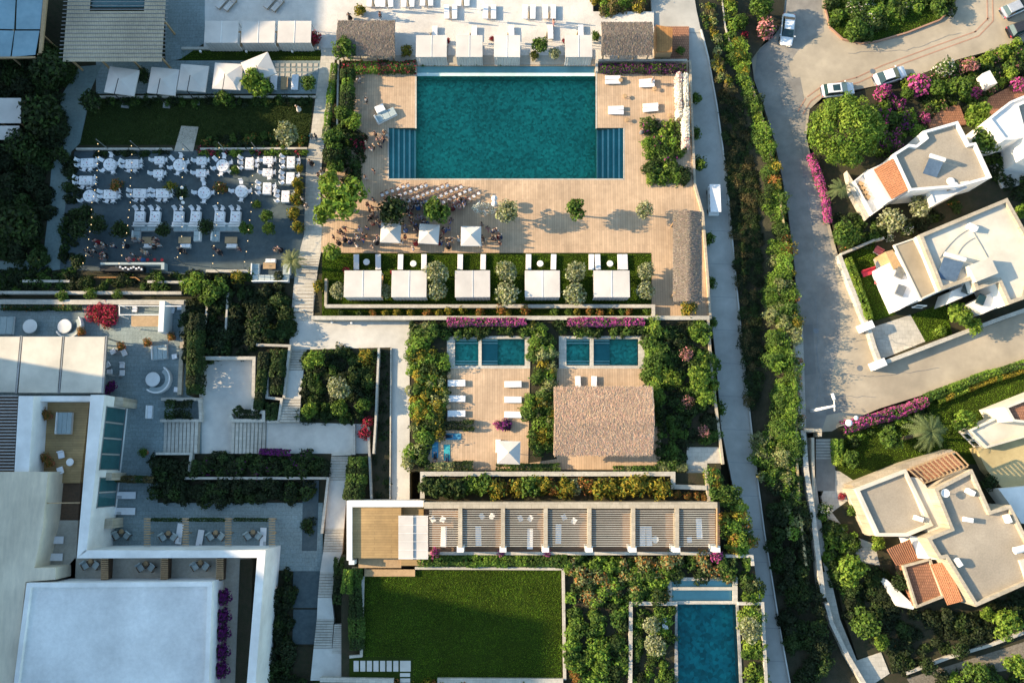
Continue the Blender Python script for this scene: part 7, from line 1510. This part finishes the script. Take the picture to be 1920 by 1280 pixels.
for x, y, a, l in ((336, 1000, 95, 'left'), (374, 1012, 98, 'middle'), (493, 1008, 90, 'right')): put('towelbed', x, y, 'upright white lounger with towel on the garden patios, '+l+' one', 0, a+180, None, .35, (1.13, 1.0, 1))
k = 0
for x, y, z, l in ((218, 1004, 0, 'leftmost garden patio'), (306, 1007, 0, 'second garden patio'), (395, 1006, 0, 'third garden patio'), (465, 1005, 0, 'fourth garden patio'), (160, 1060, 3.2, 'left roof patio'), (264, 1064, 3.2, 'middle roof patio'), (366, 1062, 3.2, 'right roof patio')):
    put('armchair', x, y, 'dark framed armchair on the left side of the '+l, z, -35, None, .5, 1.15); put('armchair', x+19, y, 'dark framed armchair on the right side of the '+l, z, 35, None, .5, 1.15); put('t_woodr', x+9, y-8, 'tiny round table between the armchairs of the '+l, z, 0, None, .45)
for i, y in enumerate((1118, 1154, 1185, 1220, 1254)): put('pot_purple', 420-i, y, 'white pot with deep purple bush beside the white roof, '+ORD[i]+' from the top', 3.1, 0, 'purple potted bushes beside the white roof', .9, 1.5)
put('bench2', 281, 772, 'pale low bench beside the dark square hedge', 0, 90, None, .4)
# pergola bays
for i, (x, y) in enumerate(((812, 972), (904, 966), (976, 970), (1058, 968))):
    put('lchair', x, y+2, 'white armchair under the pergola, left one in the '+ORD[i]+' bay', ZD, -30, None, .4, .8); put('lchair', x+18, y+(2 if i < 3 else 9), 'white armchair under the pergola, right one in the '+ORD[i]+' bay', ZD, 30, None, .4, .8)
for x, y, l in ((832, 1006, 'first'), (897, 1004, 'second'), (994, 1010, 'third'), (1047, 1000, 'fourth'), (1205, 1005, 'sixth, left'), (1217, 1005, 'sixth, right'), (1311, 990, 'seventh')): put('flat', x, y, 'upright white lounger under the pergola, in the bay '+l, ZD, 90, None, .35, (1.15, 1.0, 1))
put('t_side', 1229, 1011, 'round white side table in the sixth pergola bay', ZD, 0, None, .45); put('lchair', 1293, 1012, 'white armchair in the seventh pergola bay', ZD, 0, None, .4, .8)
for i, (x, y) in enumerate(((622, 604), (659, 605))): put('lamp', x, y, 'small metal wall lamp at the top of the plaza, '+('left', 'right')[i], 0, 0, None, .6)
for i, (x, y) in enumerate(((376, 97), (462, 97), (548, 97))): put('lamp', x, y, 'small white lamp below the connected cabanas, '+('left', 'middle', 'right')[i], 0, 0, None, .5)
put('flat', 1246, 1168, 'small white lounger beside the narrow blue pool', ZL, 80, None, .35, (.7, .9, 1)); put('pot_orange', 1082, 1268, 'clay pot at the corner of the lawn', ZL, 0, None, .5)
# villa garden things
put('lounger', 1690, 540, 'x', 0, 0) if False else None
for i, (x, y, m, a) in enumerate(((1631, 509, 'red', -18), (1656, 530, 'pink', 20), (1649, 470, 'pink', 30))):
    q = W(x, y, ZS+.6); t = T('garden_sofa', ['deep red garden lounger on the villa lawn', 'coral pink garden lounger beside the villa balcony', 'small pink armchair at the top of the villa lawn'][i], 'garden seat', (q.x, q.y, ZS), -R(a)); s = 1 if i < 2 else .6
    MB().box((0, 0, .25), (1.9*s, .8, .16)).build('cushion', M[m], t, bevel=.05); MB().box((.0, .38, .25), (1.9*s, .14, .45)).build('backrest', M[m], t, bevel=.04); MB().box((0, 0, 0), (1.7*s, .7, .25)).build('frame', M['cloth'], t)
q = W(1652, 498, ZS+.5); t = T('round_table', 'round glass-topped table on the villa patio', 'table', (q.x, q.y, ZS)); MB().lathe((0, 0, .7), [(0, .03), (.8, .03), (.8, 0), (0, 0)], 18).build('tabletop', M['solar'], t); MB().tube((0, 0, 0), (0, 0, .7), .08).build('leg', M['metal'], t)
# cars
put('car_sedan', 1478, 54, 'white sedan parked upright beside the rosy flowering bush', ZS+.03, 98, None, .9); put('car_suv', 1572, 167, 'white car with dark sunroof beside the huge round tree', ZS+.03, -6, None, .9)
o = put('car_sedan', 1670, 141, 'white car behind the rosy purple bougainvillea', ZS+.03, -18, None, .9); put('car_silver', 1908, 12, 'silver car cut by the top right corner', ZS+.03, -25, None, .9); put('car_black', 1920, 50, 'black car cut by the right edge', ZS+.03, -20, None, .9)
q = W(1338, 376, -1.6); t = T('minibus', 'small white shuttle cart parked on the shaded service road', 'shuttle cart', (q.x, q.y, ZR(376)), R(90))
MB().box((0, 0, 1.85), (3.7, 1.4, .08)).build('roof', M['cloth'], t, bevel=.03); MB().box((0, 0, .3), (3.9, 1.35, .5)).build('body', M['white'], t, bevel=.08); MB().box((1.7, 0, .8), (.05, 1.2, 1.0), ry=R(-12)).build('windshield', M['glass'], t)
for x in (-1.5, 0, 1.4):
    for y in (-.62, .62): MB().box((x, y, .75), (.05, .05, 1.1)).build('post', M['metal'], t)
for x in (-1.2, -.3, .6): MB().box((x, 0, .8), (.5, 1.1, .15)).build('seat', M['c_beige'], t, bevel=.04)
for x in (-1.3, 1.3):
    for y in (-.62, .62): MB().tube((x, y-.08, .28), (x, y+.08, .28), .28, n=14).build('wheel', M['black'], t)
# ------------------------------------------------------------ string lights
def lights(pts, label, n, z=3.4):
    q = [W(x, y, z) for x, y in pts]; c = cen(q); c.z = 0; t = T('string_lights', label, 'string lights', c); wr = MB(c); L = [(b-a).length for a, b in zip(q, q[1:])]
    for a, b in zip(q, q[1:]):
        for k_ in range(8):
            u, v = k_/8, (k_+1)/8; s = lambda u: a.lerp(b, u)-Vector((0, 0, 1.6*u*(1-u))); wr.tube(s(u), s(v), .012, n=3)
        m_ = max(2, int(n*(b-a).length/sum(L)))
        for k_ in range(m_):
            u = (k_+.5)/m_; p = a.lerp(b, u)-Vector((0, 0, 1.6*u*(1-u)+.08)); MB().lathe((0, 0, 0), [(0, .08), (.045, .05), (.06, 0), (.03, -.05), (0, -.06)], 7).build('bulb', M['bulb'], t, loc=p-c)
    wr.build('cable', M['wire'], t)
    po = MB(c)
    for e in (q[0], q[-1]): po.tube((e.x, e.y, 0), (e.x, e.y, z+.1), .05)
    po.build('pole', M['metal'], t)
lights([(181, 262), (182, 300), (170, 385), (166, 440), (152, 500)], 'leftmost string of warm bulbs over the dining terrace', 20)
lights([(245, 265), (243, 340), (240, 400), (228, 470), (218, 500)], 'second string of warm bulbs over the dining terrace', 18)
lights([(342, 270), (340, 340), (338, 470), (328, 484)], 'third string of warm bulbs over the dining terrace', 13)
lights([(410, 268), (408, 370), (399, 470), (396, 500)], 'fourth string of warm bulbs over the dining terrace', 14)
lights([(472, 268), (471, 370), (466, 420), (456, 500)], 'rightmost string of warm bulbs over the dining terrace', 14)
# bougainvillea pots of balloons, arch on the deck
for i, (x, y) in enumerate(((341, 352), (340, 372), (343, 380))):
    q = W(x, y, 2); o = MB(q).lathe(q, [(0, .25), (.17, .17), (.22, 0), (.16, -.17), (0, -.25)], 12).build('paper_lantern', M['cloth'], None, smooth=True, loc=q); tag(o, 'white paper lantern hanging in the dark tree of the dining terrace, '+('top', 'middle', 'lowest')[i], 'lantern')
q = W(907, 392, 1.2); t = T('flower_arrangement', 'big white floral arch at the end of the ceremony aisle', 'flowers', (q.x, q.y, 0)); f = Fo((0, 0, 0), 9)
for k_ in range(12): f.blob((math.cos(k_*.55)*1.1, math.sin(k_*.55)*.5, .5+math.sin(k_*.27)*1.2), (.32, .32, .3), 90, 'white', True, .09, 'silver', .3)
f.build('blossoms', t); b = MB(); [b.tube((math.cos(k_*.55)*1.1, math.sin(k_*.55)*.5, .5+math.sin(k_*.27)*1.2), (math.cos(k_*.55+.55)*1.1, math.sin(k_*.55+.55)*.5, .5+math.sin(k_*.27+.27)*1.2), .03) for k_ in range(11)]
b.tube((1.1, 0, 0), (1.1, 0, .5), .04); b.build('arch', M['metal'], t)
for i, (x, y) in enumerate(((927, 372), (927, 382))):
    q = W(x, y, 1.6); o = MB(q).lathe(q, [(0, .4), (.28, .28), (.4, 0), (.28, -.28), (0, -.4)], 16).build('white_lantern', M['cloth'], None, smooth=True, loc=q); tag(o, ('upper', 'lower')[i]+' large white globe balloon at the end of the chair rows', 'balloon')
# ------------------------------------------------------------ people
cols = ['c_black', 'c_white', 'c_blue', 'c_navy', 'c_red', 'c_pink', 'c_grey', 'c_beige', 'c_burg', 'c_teal', 'c_orange']
nm = dict(c_black='black', c_white='white', c_blue='blue', c_navy='navy', c_red='red', c_pink='pink', c_grey='grey', c_beige='beige', c_burg='burgundy', c_teal='turquoise', c_orange='orange')
ppl = [(720, 247, 'c_black', 'c_black', 'beside the pool steps, upper'), (719, 260, 'c_black', 'c_navy', 'beside the pool steps, lower'), (703, 250, 'c_grey', 'c_black', 'at the edge of the burgundy shrubs'), (695, 278, 'c_pink', 'c_white', 'in the shade left of the pool steps'), (686, 268, 'c_beige', 'c_beige', 'half behind the burgundy shrubs'), (685, 331, 'c_grey', 'c_white', 'at the lower end of the burgundy shrubs'), (700, 319, 'c_black', 'c_navy', 'alone left of the pool steps'), (631, 340, 'c_white', 'c_white', 'under the bright tree by the path'), (643, 350, 'c_beige', 'c_burg', 'beside the big sunlit tree'),
       (699, 373, 'c_navy', 'c_navy', 'left of the first ceremony row'), (688, 382, 'c_black', 'c_burg', 'in the group left of the chairs, first'), (697, 388, 'c_burg', 'c_burg', 'in the group left of the chairs, second'), (692, 392, 'c_black', 'c_black', 'in the group left of the chairs, third'), (701, 400, 'c_grey', 'c_beige', 'left of the dark evergreen tree'), (722, 372, 'c_black', 'c_black', 'at the front corner of the first row'), (749, 388, 'c_teal', 'c_teal', 'under the dark evergreen tree'), (763, 392, 'c_white', 'c_black', 'between the two trees, upper'), (766, 402, 'c_white', 'c_navy', 'between the two trees, lower'),
       (773, 385, 'c_black', 'c_navy', 'standing behind the second row'), (780, 380, 'c_grey', 'c_black', 'standing behind the third row'), (790, 383, 'c_white', 'c_pink', 'standing behind the third row, right'), (770, 412, 'c_navy', 'c_black', 'in the middle crowd, first'), (778, 420, 'c_blue', 'c_navy', 'in the middle crowd, second'), (783, 428, 'c_navy', 'c_navy', 'in the middle crowd, third'), (777, 432, 'c_black', 'c_grey', 'in the middle crowd, fourth'), (793, 414, 'c_white', 'c_navy', 'above the middle parasol'), (748, 416, 'c_blue', 'c_blue', 'above the left parasol'), (757, 422, 'c_blue', 'c_white', 'right of the left parasol, upper'), (759, 428, 'c_blue', 'c_blue', 'right of the left parasol, lower'),
       (713, 417, 'c_white', 'c_beige', 'at the upper left corner of the left parasol'), (688, 426, 'c_navy', 'c_blue', 'left of the left parasol in the shade'), (688, 442, 'c_orange', 'c_beige', 'in orange light left of the left parasol'), (672, 447, 'c_white', 'c_black', 'near the left edge of the deck'), (668, 459, 'c_white', 'c_white', 'with a white hat near the cabana lawn'), (638, 432, 'c_black', 'c_black', 'in the group on the deck corner, first'), (643, 438, 'c_black', 'c_grey', 'in the group on the deck corner, second'), (624, 443, 'c_burg', 'c_black', 'alone on the deck corner by the path'), (633, 453, 'c_burg', 'c_black', 'above the bright round tree'), (634, 434, 'c_grey', 'c_black', 'in the group on the deck corner, third'),
       (707, 444, 'c_pink', 'c_white', 'touching the left side of the left parasol, upper'), (704, 452, 'c_white', 'c_black', 'touching the left side of the left parasol, lower'), (753, 453, 'c_white', 'c_white', 'at the lower right corner of the left parasol'), (759, 443, 'c_red', 'c_burg', 'right of the left parasol in red'), (778, 453, 'c_red', 'c_red', 'at the lower left corner of the middle parasol'), (774, 465, 'c_white', 'c_blue', 'at the lower deck edge in the middle'), (826, 443, 'c_burg', 'c_black', 'right of the middle parasol, upper'), (822, 452, 'c_burg', 'c_burg', 'right of the middle parasol, lower'), (838, 452, 'c_black', 'c_black', 'between the middle and right parasols, left'), (843, 448, 'c_black', 'c_navy', 'between the middle and right parasols, right'), (840, 460, 'c_navy', 'c_black', 'between the middle and right parasols, lower'),
       (843, 415, 'c_pink', 'c_blue', 'behind the second tree in pink'), (841, 428, 'c_blue', 'c_blue', 'between the parasols in blue'), (860, 445, 'c_grey', 'c_white', 'touching the left side of the right parasol'), (901, 458, 'c_white', 'c_white', 'at the lower right corner of the right parasol'), (904, 443, 'c_orange', 'c_black', 'right of the right parasol'), (903, 420, 'c_black', 'c_grey', 'above the right corner of the right parasol'), (924, 433, 'c_blue', 'c_navy', 'in the group at the right, first'), (923, 446, 'c_navy', 'c_black', 'in the group at the right, second'), (935, 441, 'c_burg', 'c_burg', 'in the group at the right, third'), (937, 454, 'c_black', 'c_burg', 'in the group at the right, fourth'), (932, 430, 'c_white', 'c_white', 'in the group at the right, fifth'),
       (848, 387, 'c_burg', 'c_burg', 'behind the last chair rows, left'), (861, 388, 'c_white', 'c_pink', 'behind the last chair rows, middle'), (870, 380, 'c_pink', 'c_pink', 'behind the last chair rows, right'), (728, 380, 'c_black', 'c_black', 'under the edge of the dark evergreen tree'), (800, 384, 'c_white', 'c_white', 'sitting at the back beside the leafy tree'),
       (596, 327, 'c_navy', 'c_grey', 'walking down the shaded long path'), (602, 322, 'c_beige', 'c_white', 'walking beside the navy dressed guest'), (566, 372, 'c_white', 'c_white', 'at the edge of the dining terrace in white, upper'), (573, 384, 'c_white', 'c_grey', 'at the edge of the dining terrace in white, lower'), (581, 302, 'c_grey', 'c_black', 'on the long path beside the terrace corner'), (591, 254, 'c_black', 'c_grey', 'on the sunlit path beside the lawn'), (583, 254, 'c_teal', 'c_grey', 'at the edge of the lawn by the path'), (557, 200, 'c_white', 'c_white', 'in white on the sunlit lawn'),
       (686, 186, 'c_white', 'c_black', 'on the upper left deck by the flowers, left'), (672, 149, 'c_white', 'c_grey', 'at the corner of the hedge on the upper left deck'), (523, 465, 'c_pink', 'c_black', 'beside the palm of the dining terrace'), (517, 468, 'c_beige', 'c_beige', 'seated near the palm of the dining terrace'), (290, 446, 'c_white', 'c_pink', 'at the left L-shaped sofa'), (283, 460, 'c_white', 'c_black', 'below the left wooden coffee table'), (274, 474, 'c_white', 'c_navy', 'near the bar stools in white'), (247, 476, 'c_white', 'c_black', 'left near the bar in white'), (232, 458, 'c_white', 'c_black', 'in the guest circle on the left, first'), (211, 461, 'c_white', 'c_navy', 'in the guest circle on the left, second'), (193, 457, 'c_white', 'c_black', 'in the guest circle on the left, third'), (180, 460, 'c_white', 'c_grey', 'in the guest circle on the left, fourth'), (173, 469, 'c_white', 'c_black', 'in the guest circle on the left, fifth'), (195, 478, 'c_white', 'c_black', 'in the guest circle on the left, sixth'), (335, 466, 'c_navy', 'c_black', 'beside the middle coffee table, left'), (344, 472, 'c_black', 'c_black', 'beside the middle coffee table, right'), (400, 464, 'c_black', 'c_navy', 'between the right sofas, left'), (408, 470, 'c_burg', 'c_black', 'between the right sofas, right'), (447, 465, 'c_black', 'c_burg', 'right of the third coffee table'),
       (712, 26, 'c_burg', 'c_black', 'on the sand above the left hut, right'), (654, 28, 'c_grey', 'c_black', 'on the sand above the left hut, left'), (1038, 40, 'c_pink', 'c_pink', 'sitting on the sand among the beach loungers'), (1224, 148, 'c_pink', 'c_white', 'sitting on the lounger of the right deck'), (1205, 243, 'c_burg', 'c_grey', 'at the top left corner of the planted bed')]
for i, (x, y, a, b, l) in enumerate(ppl):
    person(x, y, 'guest in %s top %s' % (nm[a], l), a, b, ZB if False else 0.02, (i*67) % 360, ('stand', 'walk', 'hold')[i % 3], dress=(i % 3 == 1 and a != 'c_black'), hair='hair' if i % 4 else 'c_beige')

used_l = set(); rd = random.Random(21); k = 0
zones = [((738, 366, 800, 386), 15, 'behind the first chair rows'), ((766, 386, 800, 432), 15, 'in the crowd between the two deck trees'), ((800, 372, 880, 388), 12, 'along the back edge of the chair rows'), ((690, 400, 724, 420), 6, 'in the shade above the left parasol'), ((640, 425, 700, 462), 9, 'near the lower left of the deck'), ((826, 410, 850, 462), 8, 'between the middle and right parasols'), ((905, 425, 940, 455), 7, 'right of the right parasol'), ((160, 440, 300, 485), 14, 'standing near the bar on the dining terrace'), ((700, 245, 724, 275), 5, 'beside the upper pool steps')]
for (x0, y0, x1, y1), n, l in zones:
    for i in range(n):
        for _ in range(60):
            a, b = rd.choice(cols[:9]), rd.choice(cols[:8]); s = (a, b, l)
            if s not in used_l: break
        used_l.add(s); k += 1
        person(rd.uniform(x0, x1), rd.uniform(y0, y1), '%s top and %s clothes below, guest %s' % (nm[a], nm[b], l), a, b, .02, rd.uniform(0, 360), ('stand', 'walk', 'hold')[k % 3], dress=(k % 4 == 1 and a != 'c_black'), hair='hair' if k % 4 else 'c_beige')
